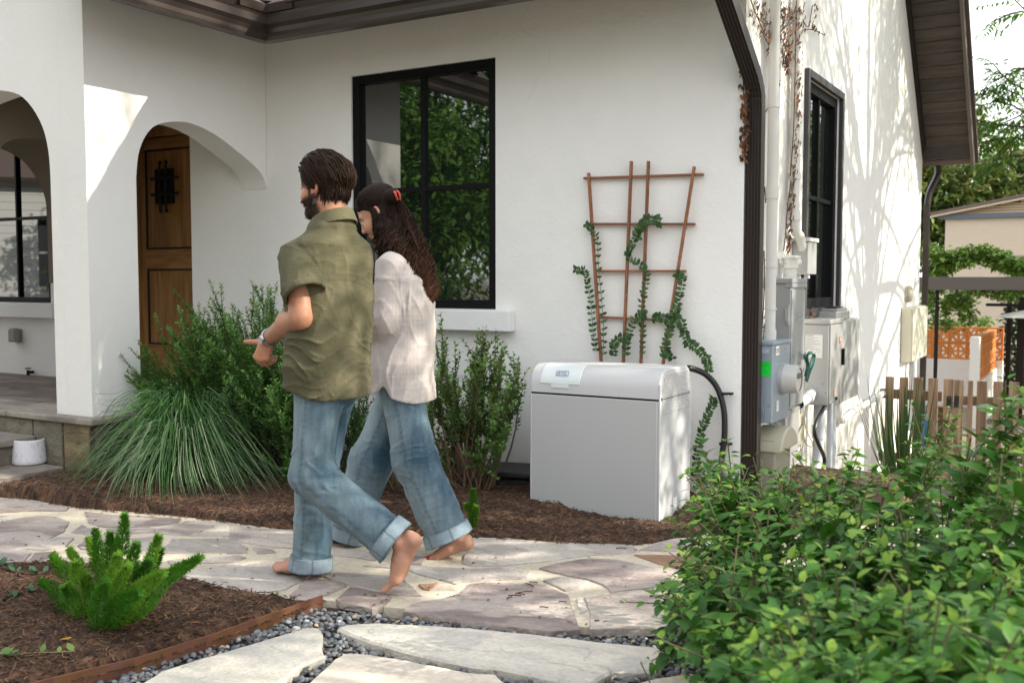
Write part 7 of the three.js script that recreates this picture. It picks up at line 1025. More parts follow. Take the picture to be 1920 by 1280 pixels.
  // hair: gathered at the crown, long waves down the back
  {
    const r = rng(909), q = V(0, 0, 0), clip = onZ(738, 368, z0 + 0.02), root = [0.015, 0.009, 0.007], tip = [0.1, 0.043, 0.024];
    const chains = [[[708, 405, 0.06, 0.026], [722, 428, 0.075, 0.036], [733, 462, 0.09, 0.042], [752, 488, 0.1, 0.038], [778, 516, 0.075, 0.034], [798, 545, 0.04, 0.03], [806, 566, 0.02, 0.01]], [[728, 385, 0, 0.05], [748, 425, 0, 0.058], [764, 468, 0, 0.058], [782, 508, 0, 0.05], [798, 540, 0, 0.036], [808, 562, 0, 0.012]], [[728, 390, -0.05, 0.04], [746, 430, -0.06, 0.05], [760, 470, -0.07, 0.05], [778, 510, -0.06, 0.04], [794, 545, -0.05, 0.02]]].map((c) => c.map(([u, v, o, R]) => ({ p: onPlane(u, v, V(head.x, head.y, z0).addScaledVector(left, o), left), R: R * 1.12 })));
    const cap = (p) => { toL(p, head, FH, q).multiplyScalar(1 / HS); const x = q.x, y = q.y, az = Math.abs(q.z); let d = elld(x + 0.016, y - 0.05, q.z, 0.104, 0.09, 0.082); const front = mix(-0.02, 0.088, sstep(-0.03, 0.095, y)) - 0.018 * sstep(0.045, 0.075, az); return Math.max(d, (x - front) * 0.75, -(y + 0.07)) * HS; };
    const massF = (p) => { let d = cap(p); for (const c of chains) for (let i = 0; i + 1 < c.length; i++) d = smin(d, capd(p, c[i].p, c[i + 1].p, c[i].R * 0.95, c[i + 1].R * 0.95), 0.03); d = smin(d, p.distanceTo(clip) - 0.035, 0.03); return d + 0.006 * nz3(p, 22, 14, 22) + 0.003 * nz3(p, 60, 26, 60); };
    const [lo, hi] = boxOf([head, ...chains.flat().map((c) => c.p)], 0.13);
    const hb = onZ(806, 566, z0).y, ht = head.y, mass = surfaceNet(massF, lo, hi, 0.0052, (p) => { const t = clamp((ht - p.y) / (ht - hb), 0, 1); return root.map((v, i) => mix(v, tip[i] * 0.55, t * t)); });
    const paths = [], C = V(-0.016, 0.045, 0), R = V(0.099, 0.086, 0.078); let guard = 0;
    while (paths.length < 900 && guard++ < 40000) { // smooth hair combed back to the clip
      const th = r() * 6.283, ph = Math.acos(1 - 1.7 * r()); let p = V(Math.sin(ph) * Math.cos(th), Math.cos(ph), Math.sin(ph) * Math.sin(th)).multiply(R).add(C); const front = mix(-0.02, 0.088, sstep(-0.03, 0.095, p.y)) - 0.018 * sstep(0.045, 0.075, Math.abs(p.z)); if (p.x > front || p.y < -0.05) continue;
      const low = p.y < 0.02 && p.x < 0, tl = low ? V(-0.09, -0.1, p.z * 0.8) : V(-0.1, 0.055, p.z * 0.2), pts = [], N = 8, b = 0.6 + 0.8 * r();
      for (let i = 0; i <= N; i++) { const t = i / N, n = p.clone().sub(C).divide(R).normalize(), s = n.clone().multiply(R).multiplyScalar(1.045 + 0.05 * Math.sin(Math.PI * t * 0.9) + 0.02 * r() * t).add(C); pts.push(at3(head, FH, s.x * HS, s.y * HS, s.z * HS)); const d = tl.clone().sub(p); d.addScaledVector(n, -d.dot(n)); if (d.length() < 0.015) break; p.addScaledVector(d.normalize(), Math.min(0.016, tl.distanceTo(p))); const m2 = p.clone().sub(C).divide(R).length(); p.sub(C).divideScalar(m2).add(C); }
      if (pts.length > 3) paths.push({ pts, r: 0.0014 + 0.0012 * r(), c0: root.map((v) => v * b), c1: root.map((v) => v * b * 1.5) });
    }
    for (let k = 0; k < 2600; k++) { // waves
      const c = chains[[0, 0, 0, 1, 1, 1, 2][Math.floor(r() * 7)]], a = r() * 6.283, e = Math.sqrt(0.35 + 0.85 * r()), t0 = r() * r() * 0.45, t1 = Math.min(1, t0 + 0.35 + 0.5 * r()), N = 16, pts = [], amp = 0.01 + 0.024 * r(), fr = 14 + 10 * r(), ph = r() * 6, b = 0.6 + 0.9 * r();
      for (let i = 0; i <= N; i++) { const t = mix(t0, t1, i / N) * (c.length - 1.001), j = Math.floor(t), f = t - j, A = c[j], B = c[j + 1], p = A.p.clone().lerp(B.p, f), Rr = mix(A.R, B.R, f) * e, T = B.p.clone().sub(A.p).normalize(), S = T.clone().cross(left).normalize(), g = amp * (0.3 + i / N); const w = Math.sin(fr * t * 0.35 + ph) * g, w2 = Math.cos(fr * t * 0.35 + ph) * g; p.addScaledVector(S, Math.cos(a) * Rr + w).addScaledVector(left, Math.sin(a) * Rr + w2); pts.push(p); }
      paths.push({ pts, r: 0.0014 + 0.0024 * r(), c0: root.map((v, i) => mix(v, tip[i], t0 * 0.9) * b), c1: root.map((v, i) => mix(v, tip[i], t1 * t1) * b) });
    }
    for (let k = 0; k < 60; k++) { const a = r() * 6.28, p0 = clip.clone().add(V(Math.cos(a) * 0.02, Math.sin(a) * 0.02, 0)), c = chains[1], pts = [p0]; for (let i = 1; i < 5; i++) { const w = c[i]; pts.push(w.p.clone().addScaledVector(left, (r() - 0.5) * 0.09).add(V(0.03 * (r() - 0.2) + w.R * 0.7, 0.01, 0))); } const sm = new THREE.CatmullRomCurve3(pts).getPoints(16); sm.forEach((p, i) => p.add(V(Math.sin(i * 1.1 + k) * 0.007, Math.cos(i * 0.9 + k) * 0.004, 0))); paths.push({ pts: sm, r: 0.0035, c0: root, c1: tip }); }
    mesh('hair', merge([mass, locks(paths)]), hairMat, wo);
    const cl = new THREE.Group(); cl.name = 'hair_clip'; cl.userData.label = 'red claw hair clip'; wo.add(cl); const cp = onZ(742, 366, z0 + 0.035), rm = std({ color: lin(0.5, 0.045, 0.02), roughness: 0.3 });
    mesh('claw', [tube([cp.clone().add(V(-0.012, 0.014, 0)), cp.clone().add(V(0.004, 0.012, 0.012)), cp.clone().add(V(0.012, -0.004, 0.014)), cp.clone().add(V(0.014, -0.022, 0.006))], (t) => 0.007 - 0.003 * t, 10, 7), tube([cp.clone().add(V(-0.008, 0.018, -0.01)), cp.clone().add(V(0.008, 0.016, -0.004)), cp.clone().add(V(0.018, 0, -0.004)), cp.clone().add(V(0.018, -0.02, -0.006))], (t) => 0.006 - 0.003 * t, 10, 7)], rm, cl);
    const ea = at3(head, FH, -0.008 * HS, -0.04 * HS, -0.082 * HS); mesh('earring', new THREE.SphereGeometry(0.0035, 10, 8).translate(ea.x, ea.y, ea.z), std({ color: lin(0.7, 0.6, 0.4), metalness: 1, roughness: 0.25 }), wo);
  }
}
// ---------- planting near the house ----------
function merged(geo, mats) { // many placed copies of a small geometry joined into one
  const P = geo.index ? geo.toNonIndexed() : geo, sp = P.attributes.position.array, sn = P.attributes.normal.array, n = sp.length, pos = new Float32Array(n * mats.length), nor = new Float32Array(n * mats.length), v = V(), m3 = new THREE.Matrix3();
  mats.forEach((m, k) => { m3.getNormalMatrix(m); for (let i = 0; i < n; i += 3) { v.set(sp[i], sp[i + 1], sp[i + 2]).applyMatrix4(m).toArray(pos, k * n + i); v.set(sn[i], sn[i + 1], sn[i + 2]).applyMatrix3(m3).normalize().toArray(nor, k * n + i); } });
  const g = new THREE.BufferGeometry(); g.setAttribute('position', new THREE.BufferAttribute(pos, 3)); g.setAttribute('normal', new THREE.BufferAttribute(nor, 3)); g.setAttribute('uv', new THREE.BufferAttribute(new Float32Array(pos.length / 3 * 2), 2)); return g;
}
const look = (p, dir, up, s) => { const z = dir.clone().normalize(), x = up.clone().cross(z).normalize(), y = z.clone().cross(x); return new THREE.Matrix4().makeBasis(x.multiplyScalar(s), y.multiplyScalar(s), z.multiplyScalar(s)).setPosition(p); };
const jit = (r, k) => V((r() - 0.5) * k, (r() - 0.5) * k, (r() - 0.5) * k);
// shrub: upright shoots from the base, small leaves all along; mats by brightness
function shrub(name, label, base, shoots, o) {
  const r = rng(o.seed), g = thing(name, label, 'shrub', base), st = [], ms = o.mats.map(() => []), lf = o.leaf;
  for (let i = 0; i < shoots; i++) {
    const tip = o.tip(r, i), b = V(tip.x * 0.22 + (r() - 0.5) * o.foot, 0, tip.z * 0.22 + (r() - 0.5) * o.foot), m = b.clone().lerp(tip, 0.5).add(V(tip.x * 0.08, 0.1 * r(), tip.z * 0.08)).add(jit(r, 0.08)), c = new THREE.CatmullRomCurve3([b, m, tip]), L = c.getLength();
    st.push(tube([b, c.getPoint(0.33), c.getPoint(0.66), tip], (t) => o.stem * (1 - t * 0.85), 6, 4));
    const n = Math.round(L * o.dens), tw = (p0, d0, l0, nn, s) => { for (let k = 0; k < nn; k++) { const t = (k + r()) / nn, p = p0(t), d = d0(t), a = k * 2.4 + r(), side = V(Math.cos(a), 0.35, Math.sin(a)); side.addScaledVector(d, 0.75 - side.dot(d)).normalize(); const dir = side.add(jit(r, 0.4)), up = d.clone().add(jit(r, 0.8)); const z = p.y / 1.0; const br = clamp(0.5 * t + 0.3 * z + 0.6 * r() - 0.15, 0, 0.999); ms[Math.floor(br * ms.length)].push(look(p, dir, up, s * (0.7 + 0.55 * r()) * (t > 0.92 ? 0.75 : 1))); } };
    const t0 = o.bare; tw((t) => c.getPoint(t0 + (1 - t0) * t), (t) => c.getTangent(t0 + (1 - t0) * t), L, n, 1);
    for (let q = 0; q < o.twigs; q++) { const t = t0 + (0.95 - t0) * r(), p = c.getPoint(t), d = c.getTangent(t).add(jit(r, 1.3)); d.y += 0.35; d.normalize(); const l = o.twigL * (0.5 + 0.8 * r()), e = p.clone().addScaledVector(d, l); e.y += 0.02; st.push(tube([p, p.clone().lerp(e, 0.5).add(jit(r, 0.015)), e], (u) => o.stem * 0.45 * (1 - 0.7 * u), 3, 3)); tw((u) => p.clone().lerp(e, 0.15 + 0.85 * u), () => d, l, Math.round(l * o.dens * 1.1), 0.92); }
  }
  mesh('stems', st, o.bark || bark, g);
  ms.forEach((m, k) => { if (m.length) { const q = mesh('leaves', merged(lf, m), o.mats[k], g); q.userData.kind = 'stuff'; } });
  return g;
}
const onGround = (u, v) => onY(u, v, 0.02);
// big feathery shrub left of the walkers
{
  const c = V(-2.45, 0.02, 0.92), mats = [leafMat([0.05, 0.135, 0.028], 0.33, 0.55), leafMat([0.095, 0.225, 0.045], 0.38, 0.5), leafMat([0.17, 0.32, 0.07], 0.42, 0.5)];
  const top = [[300, 690], [262, 690], [352, 600], [375, 575], [402, 548], [440, 590], [480, 570], [495, 548], [515, 580], [540, 600], [560, 640], [330, 620], [420, 575], [460, 585], [545, 690], [570, 720], [310, 760], [280, 730], [245, 680], [268, 668], [290, 640], [250, 705], [335, 610], [355, 590]];
  shrub('leafy_shrub', 'big feathery green shrub left of the man hiding the lower door', [c.x, 0.02, c.z], 230, { seed: 201, leaf: leafGeo(0.029, 0.012, 0.15, 0.25, 2), dens: 160, twigs: 11, twigL: 0.17, stem: 0.006, foot: 0.25, bare: 0.2, mats,
    tip: (r, i) => { const [u, v] = top[i % top.length], z = c.z + (r() - 0.5) * 0.75, p = onZ(u + (r() - 0.5) * 36, v + (i < top.length ? 0 : r() * 190) , z); return p.sub(c); } });
}
// shrub below the window, right of the woman, with bare lower stems
{
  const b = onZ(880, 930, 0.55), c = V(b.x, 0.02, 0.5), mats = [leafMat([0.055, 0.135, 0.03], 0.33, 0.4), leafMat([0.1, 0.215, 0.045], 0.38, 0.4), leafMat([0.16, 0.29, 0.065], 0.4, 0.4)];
  const top = [[962, 690], [935, 655], [885, 655], [850, 690], [830, 640], [940, 740], [910, 700], [945, 780], [870, 740], [820, 700], [800, 760], [960, 720], [905, 640], [890, 800], [840, 790], [815, 850]];
  shrub('rounded_leaf_shrub', 'shrub with small rounded leaves below the window right of the woman', [c.x, 0.02, c.z], 56, { seed: 222, leaf: leafGeo(0.03, 0.02, 0.1, 0.15, 2), dens: 85, twigs: 8, twigL: 0.16, stem: 0.0085, foot: 0.16, bare: 0.42, mats, bark: std({ color: lin(0.17, 0.11, 0.07), roughness: 0.9 }),
    tip: (r, i) => { const [u, v] = top[i % top.length], z = c.z + (r() - 0.5) * 0.55; return onZ(u + (r() - 0.5) * 30, v + (i < top.length ? 0 : r() * 90), z).sub(c); } });
  // dry stalks and undergrowth at its foot
  const r = rng(8), st = [], g = thing('dry_stalks', 'dry tangled stalks on the mulch behind the walkers', 'dry stalks', [c.x - 0.3, 0.02, c.z + 0.25]); for (let i = 0; i < 175; i++) { const a = r() * 6.28, p = V((r() - 0.5) * 0.5, 0, (r() - 0.5) * 0.3), e = p.clone().add(V(Math.cos(a) * 0.25, 0.12 + 0.3 * r(), Math.sin(a) * 0.2)); st.push(tube([p, p.clone().lerp(e, 0.6).add(V(0, 0.1, 0)), e.add(V(0, -0.1 * r(), 0))], (t) => 0.0022 * (1 - 0.7 * t), 6, 3)); } mesh('stalk_tangle', st, std({ color: lin(0.2, 0.14, 0.075), roughness: 1 }), g).userData.kind = 'stuff';
  shrub('low_shrub', 'dark leafy undergrowth between the walkers and the grass clump', [-1.98, 0.02, 0.95], 46, { seed: 233, leaf: leafGeo(0.024, 0.012, 0.15, 0.2, 2), dens: 110, twigs: 5, twigL: 0.13, stem: 0.005, foot: 0.3, bare: 0.1, mats: [leafMat([0.03, 0.08, 0.018], 0.25), leafMat([0.06, 0.14, 0.03], 0.3)], tip: (r) => V((r() - 0.5) * 0.85, 0.25 + 0.5 * r(), (r() - 0.5) * 0.5) });
}
// arching grass clump
{
  const base = onY(352, 905, 0.02), r = rng(301), g = thing('grass_clump', 'fountain of long arching grey green grass at the edge of the path', 'grass clump', [base.x, 0.02, base.z]), pos = [[], [], []], idx = [[], [], []];
  const blade = (k, pts, w) => { const P = pos[k], I = idx[k], b = P.length / 3, n = pts.length; for (let i = 0; i < n; i++) { const t = i / (n - 1), d = pts[Math.min(i + 1, n - 1)].clone().sub(pts[Math.max(i - 1, 0)]), s = d.clone().cross(V(0.3, 1, 0.2)).normalize().multiplyScalar(w * (1 - 0.85 * t * t) / 2), up = s.clone().cross(d).normalize().multiplyScalar(w * 0.22); for (const [a, h] of [[-1, 0], [0, -1], [1, 0]]) P.push(pts[i].x + s.x * a + up.x * h, pts[i].y + s.y * a + up.y * h, pts[i].z + s.z * a + up.z * h); } for (let i = 0; i < n - 1; i++) for (let j = 0; j < 2; j++) { const a = b + i * 3 + j; I.push(a, a + 3, a + 1, a + 1, a + 3, a + 4); } };
  for (let i = 0; i < 1150; i++) {
    const up = i > 720, a = r() * 6.283, q = 0.04 + 0.12 * Math.sqrt(r()), R = up ? 0.18 + 0.36 * r() : 0.34 + 0.37 * r(), H = up ? 0.34 + 0.24 * r() : 0.2 + 0.24 * r(), tw = a + (r() - 0.5) * 1.3, p0 = V(Math.cos(a) * q, 0, Math.sin(a) * q), end = V(Math.cos(tw) * R * 1.15, up ? H * (0.55 + 0.4 * r()) : 0.01 + 0.1 * r() - 0.03, Math.sin(tw) * R);
    const c = new THREE.CatmullRomCurve3([p0, V(Math.cos(a) * (q + R * 0.16), H * 0.62, Math.sin(a) * (q + R * 0.16)), V(Math.cos(tw) * R * 0.52, H, Math.sin(tw) * R * 0.52), V(Math.cos(tw) * R * 0.88, up ? H * 0.92 : H * 0.55, Math.sin(tw) * R * 0.85), end]); const pts = c.getPoints(11); pts.forEach((p) => { p.y = Math.max(p.y, 0.004 + r() * 0.01); });
    blade(r() < (up ? 0.85 : 0.42) ? 0 : r() < 0.75 ? 1 : 2, pts, 0.0045 + 0.0022 * r());
  }
  [[0.065, 0.165, 0.04], [0.19, 0.29, 0.14], [0.33, 0.38, 0.25]].forEach((c, k) => { const q = new THREE.BufferGeometry(); q.setAttribute('position', new THREE.Float32BufferAttribute(pos[k], 3)); q.setIndex(idx[k]); q.computeVertexNormals(); mesh('blades', q, leafMat(c, 0.3, 0.5), g).userData.kind = 'stuff'; });
}
// foxtail fern: each plume a part
function plume(tip, w, seed, curl = 0) { const r = rng(seed), ms = [], lf = leafGeo(0.016, 0.0042, 0.1, 0.3, 2), L = tip.length(), c = new THREE.CatmullRomCurve3([V(0, 0, 0), tip.clone().multiplyScalar(0.5).add(V(0, 0.03 + curl, 0)), tip]); const n = Math.round(L * 4000); for (let i = 0; i < n; i++) { const t = 0.06 + 0.94 * Math.pow(r(), 0.9), p = c.getPoint(t), d = c.getTangent(t), a = r() * 6.283, s = d.clone().cross(V(0.2, 0.1, 1)).normalize(), s2 = d.clone().cross(s), rad = w * Math.min(1, 0.5 + 1.6 * t) * Math.pow(1.02 - t, 0.8) * (0.35 + 0.65 * r()), o = s.multiplyScalar(Math.cos(a)).addScaledVector(s2, Math.sin(a)); ms.push(look(p.clone().addScaledVector(o, rad), o.clone().addScaledVector(d, 0.9).add(jit(r, 0.5)), d.clone().add(jit(r, 0.6)), 0.8 + 0.6 * r())); } return merge([merged(lf, ms), tube([V(0, 0, 0), tip.clone().multiplyScalar(0.5).add(V(0, 0.03 + curl, 0)), tip], (t) => 0.0045 * (1 - 0.7 * t), 6, 4)]); }
{
  const b = onY(205, 1158, 0.02), g = thing('foxtail_fern', 'bright green foxtail fern with upright plumes in the front mulch bed', 'fern', [b.x, 0.0, b.z]), fm = [leafMat([0.13, 0.34, 0.024], 0.5), leafMat([0.085, 0.26, 0.02], 0.45), leafMat([0.24, 0.44, 0.04], 0.5)], r = rng(5);
  const P = [[233, 965, 0, 30], [178, 993, -0.05, 26], [130, 1030, -0.02, 26], [98, 1040, 0.06, 28], [78, 1090, 0.12, 26], [297, 1005, -0.06, 24], [374, 1045, 0.02, 26], [302, 1030, -0.12, 18], [140, 1055, 0.14, 34], [205, 1000, 0.02, 30], [197, 1090, 0.2, 22], [306, 1075, 0.1, 30], [255, 1020, 0.02, 28], [215, 1010, -0.1, 24], [165, 1010, -0.1, 22], [120, 1100, 0.16, 26], [262, 1110, 0.16, 26], [220, 1040, 0.1, 30], [160, 1080, 0.1, 26], [280, 1050, 0.0, 24], [240, 1060, 0.14, 24]];
  P.forEach(([u, v, dz, w], i) => { const t = onZ(u, v, b.z + dz).sub(V(b.x, 0, b.z)), o = V(clamp(t.x * 0.5, -0.1, 0.1), 0, t.z * 0.7); mesh('plume', plume(t.sub(o), w / 2 / 560 * 1.6 * (0.85 + 0.3 * r()), 400 + i, 0.01), fm[(i * 7) % 3], g).position.copy(o); });
  const b2 = onY(888, 985, 0.02), g2 = thing('foxtail_fern', 'small bright green fern shoots beside the woman trailing foot', 'fern', [b2.x, 0.0, b2.z]); [[887, 918, 0, 22], [874, 945, 0.03, 18], [893, 950, 0.02, 14]].forEach(([u, v, dz, w], i) => mesh('plume', plume(onZ(u, v, b2.z + dz).sub(V(b2.x, 0, b2.z)), w / 2 / 430, 450 + i), fm[i ? 2 : 0], g2));
  g2.userData.label = 'small bright green fern shoots beside the trailing foot of the woman';
  // low sprigs creeping over the front bed, a fallen yellow leaf
  const sl = leafGeo(0.032, 0.021, 0.1, 0.1, 3), sm = [leafMat([0.06, 0.13, 0.06], 0.3), leafMat([0.15, 0.25, 0.07], 0.35)];
  [[[[-10, 1052], [20, 1068], [60, 1075], [85, 1072]], 0, 'creeping green sprig at the left edge near the path'], [[[0, 1130], [25, 1122], [50, 1112], [70, 1115]], 0, 'grey green seedling left of the fern'], [[[-12, 1222], [15, 1228], [50, 1224], [110, 1222], [140, 1220]], 1, 'pale yellow green runner at the lower left']].forEach(([pp, k, label], q) => { const rr2 = rng(60 + q), pts = pp.map(([u, v]) => onY(u, v, 0.05)), s = thing('creeping_plant', label, 'plant', pts[0].toArray()); const c = new THREE.CatmullRomCurve3(pts.map((p) => p.sub(s.position))); mesh('stem', tube(c.points, 0.0018, 14, 4), std({ color: lin(0.2, 0.17, 0.09) }), s); for (let i = 0; i < 16; i++) { const t = rr2() * (k ? 1 : 1), p = c.getPoint(t); mesh('leaf', sl, sm[k], s).applyMatrix4(look(p, V(rr2() - 0.5, 0.35, rr2() - 0.5), V(rr2() * 0.4, 1, 0), 0.7 + 0.6 * rr2())); } });
  const yl = onY(120, 1204, 0.035); tag(mesh('fallen_leaf', leafGeo(0.05, 0.036, -0.05, 0.1, 5).rotateX(-0.15).rotateY(1.2).translate(yl.x, 0.05, yl.z), std({ color: lin(0.36, 0.2, 0.015), roughness: 0.8, side: THREE.DoubleSide })), 'single fallen yellow leaf lying on the front mulch', 'leaf');
}
// climbing vines on the trellis: every leaf its own piece
{
  const lf = [leafGeo(0.034, 0.02, 0.1, 0.12, 4), leafGeo(0.03, 0.02, 0.2, 0.1, 4)], lm = [leafMat([0.05, 0.115, 0.035], 0.3, 0.4), leafMat([0.085, 0.165, 0.06], 0.3, 0.4), leafMat([0.035, 0.08, 0.026], 0.25, 0.4)], stemM = std({ color: lin(0.12, 0.1, 0.05), roughness: 0.9 });
  const vine = (label, pts, z, n, seed, sz = 1, spread = 0) => { const r = rng(seed), P = pts.map(([u, v], i) => onZ(u, v, z + (Array.isArray(spread) ? spread[i] : 0.012 * (i % 2)))), g = thing('climbing_vine', label, 'vine', P[0].toArray(), 0, null), c = new THREE.CatmullRomCurve3(P.map((p) => p.sub(g.position))); mesh('stem', tube(c.points, 0.0018, 30, 4), stemM, g);
    for (let i = 0; i < n; i++) { const t = Math.min(1, (Math.floor(i / 2) + 0.5) / Math.ceil(n / 2)), p = c.getPoint(t), d = c.getTangent(t), s = i % 2 ? 1 : -1, side = V(-d.y, d.x, 0).multiplyScalar(s).addScaledVector(d, 0.45).add(jit(r, 0.5)); side.z += 0.2; const m = mesh('leaf', lf[i % 2], lm[Math.floor(r() * 3)], g); m.applyMatrix4(look(p.add(jit(r, 0.006)), side, V(0, 0, 1).add(jit(r, 0.9)), sz * (0.75 + 0.5 * r()))); } };
  vine('leafy vine drooping free left of the trellis', [[1118, 660], [1112, 620], [1108, 570], [1102, 530], [1095, 508], [1078, 505]], 0.06, 46, 1, 0.95);
  vine('thin vine climbing the leftmost trellis upright', [[1130, 668], [1132, 620], [1128, 560], [1122, 500], [1120, 450], [1108, 428], [1097, 420]], 0.045, 52, 2, 0.8);
  vine('vine sprouting behind the unit between the left uprights', [[1150, 668], [1152, 645], [1165, 632], [1180, 640]], 0.06, 26, 3, 1);
  vine('vine rising from the second upright to the third rail', [[1172, 668], [1178, 630], [1190, 600], [1202, 590], [1210, 590]], 0.055, 34, 4, 0.95);
  vine('vine winding up the third trellis upright to the top tuft', [[1203, 668], [1205, 620], [1202, 585], [1208, 545], [1212, 510], [1195, 492], [1178, 480], [1183, 462], [1195, 440], [1205, 425]], 0.05, 84, 5, 0.85);
  vine('bushy vine tuft where the second rail crosses the third upright', [[1192, 446], [1205, 420], [1216, 412], [1238, 415]], 0.06, 34, 6, 1.15);
  vine('vine climbing the rightmost trellis upright', [[1245, 672], [1252, 630], [1262, 595], [1272, 560], [1280, 520], [1268, 512]], 0.05, 60, 7, 0.95);
  vine('dense vine cluster at the lowest rail of the trellis', [[1222, 598], [1240, 594], [1258, 598], [1270, 588], [1268, 600]], 0.055, 44, 8, 1);
  vine('long vine arching from the trellis right down over the black conduit', [[1268, 590], [1283, 615], [1290, 640], [1310, 655], [1326, 675], [1330, 695]], 0.07, 46, 9, 1.05);
  vine('short sprig hanging right of the rightmost upright', [[1248, 655], [1252, 662], [1262, 672]], 0.06, 12, 10, 0.9);
  vine('vine rising from the mulch beside the black conduit', [[1302, 905], [1306, 860], [1312, 820], [1322, 790], [1335, 762], [1338, 745]], 0.1, 56, 11, 0.95);
}
// dry brown vine on the side wall by the downspout
{
  const r = rng(77), g = thing('dry_vine', 'withered brown vine clinging to the side wall beside the corner downspout', 'vine'), st = [], ms = [], lf = leafGeo(0.034, 0.021, 0.5, 0.5, 3);
  const run = (pts, n, spread, s = 1) => { const P = pts.map(([u, v, x]) => onX(u, v, x || 0.02)); st.push(tube(P, 0.0032, 40, 4)); const c = new THREE.CatmullRomCurve3(P); for (let i = 0; i < n; i++) { const p = c.getPoint(r()); p.add(V(0.012 + 0.02 * r(), (r() - 0.5) * spread, (r() - 0.5) * spread * 1.3)); ms.push(look(p, V(0.3 * r(), -0.8, r() - 0.5), V(1, 0.2, r() - 0.5), s * (0.6 + 0.7 * r()))); } };
  run([[1497, -10, 0.03], [1494, 60, 0.03], [1492, 150, 0.03], [1490, 240, 0.03], [1486, 320, 0.03], [1478, 380, 0.03], [1473, 440, 0.03], [1470, 470, 0.03]], 360, 0.07, 0.8);
  run([[1494, 0, 0.05], [1491, 150, 0.05], [1488, 250, 0.05], [1482, 330, 0.05]], 140, 0.05, 0.8);
  run([[1405, -10], [1420, 30], [1440, 45], [1470, 30], [1490, 20]], 120, 0.2, 0.8); run([[1450, -20], [1455, 40], [1470, 80], [1480, 110]], 90, 0.2, 0.8); run([[1415, 20], [1440, 70], [1465, 60], [1475, 10]], 100, 0.2, 0.8); run([[1430, 60], [1448, 105], [1450, 180], [1436, 210]], 34, 0.05); run([[1470, 100], [1468, 125], [1478, 60]], 40, 0.06); run([[1498, 20], [1515, 50], [1524, 10]], 18, 0.06); run([[1490, 60], [1520, 55], [1545, 65]], 6, 0.03);
  run([[1433, 470, 0.01], [1434, 530, 0.01], [1431, 590, 0.01], [1428, 625, 0.01]], 60, 0.035); run([[1434, 350, 0.01], [1436, 380, 0.01]], 10, 0.03);
  { const P = [[1396, 95], [1394, 160], [1397, 215], [1395, 260], [1398, 300]].map(([u, v]) => onZ(u, v, 0.012)), c = new THREE.CatmullRomCurve3(P); st.push(tube(P, 0.0025, 20, 4)); for (let i = 0; i < 120; i++) ms.push(look(c.getPoint(r()).add(V((r() - 0.4) * 0.04, 0, 0.006 + 0.012 * r())), V(r() - 0.5, -0.8, 0.3 * r()), V(r() - 0.5, 0.2, 1), 0.5 + 0.5 * r())); } run([[1516, 575, 0.02], [1518, 600, 0.02], [1514, 612, 0.02]], 26, 0.03, 0.8);
  mesh('stems', st, std({ color: lin(0.12, 0.06, 0.03), roughness: 1 }), g);
  const cut = [[], [], []]; ms.forEach((m) => cut[Math.floor(r() * 3)].push(m)); [[0.13, 0.05, 0.018], [0.05, 0.028, 0.016], [0.24, 0.1, 0.035]].forEach((c, k) => mesh('withered_leaves', merged(lf, cut[k]), phys({ color: lin(...c), roughness: 0.85, transmission: 0.25, thickness: 0, side: THREE.DoubleSide }), g).userData.kind = 'stuff');
}
// strappy grass by the fence
{
  const b = onX(1690, 900, 0.35), r = rng(15), g = thing('strap_grass', 'dark strappy grass tuft before the picket fence', 'grass', [0.5, groundY(0, -2.2), -2.2]), a = [];
  for (let i = 0; i < 70; i++) { const q = r() * 6.28, e = V(Math.cos(q) * (0.15 + 0.4 * r()), 0.55 + 0.4 * r(), Math.sin(q) * 0.35), l = e.length(); const bl = leafGeo(l, 0.016, 0.12, 0.5, 7); bl.applyMatrix4(look(V((r() - 0.5) * 0.12, 0, (r() - 0.5) * 0.12), e, V(e.x, 0.5, e.z), 1)); a.push(bl); } mesh('blades', a, leafMat([0.05, 0.1, 0.03], 0.3), g).userData.kind = 'stuff';
}
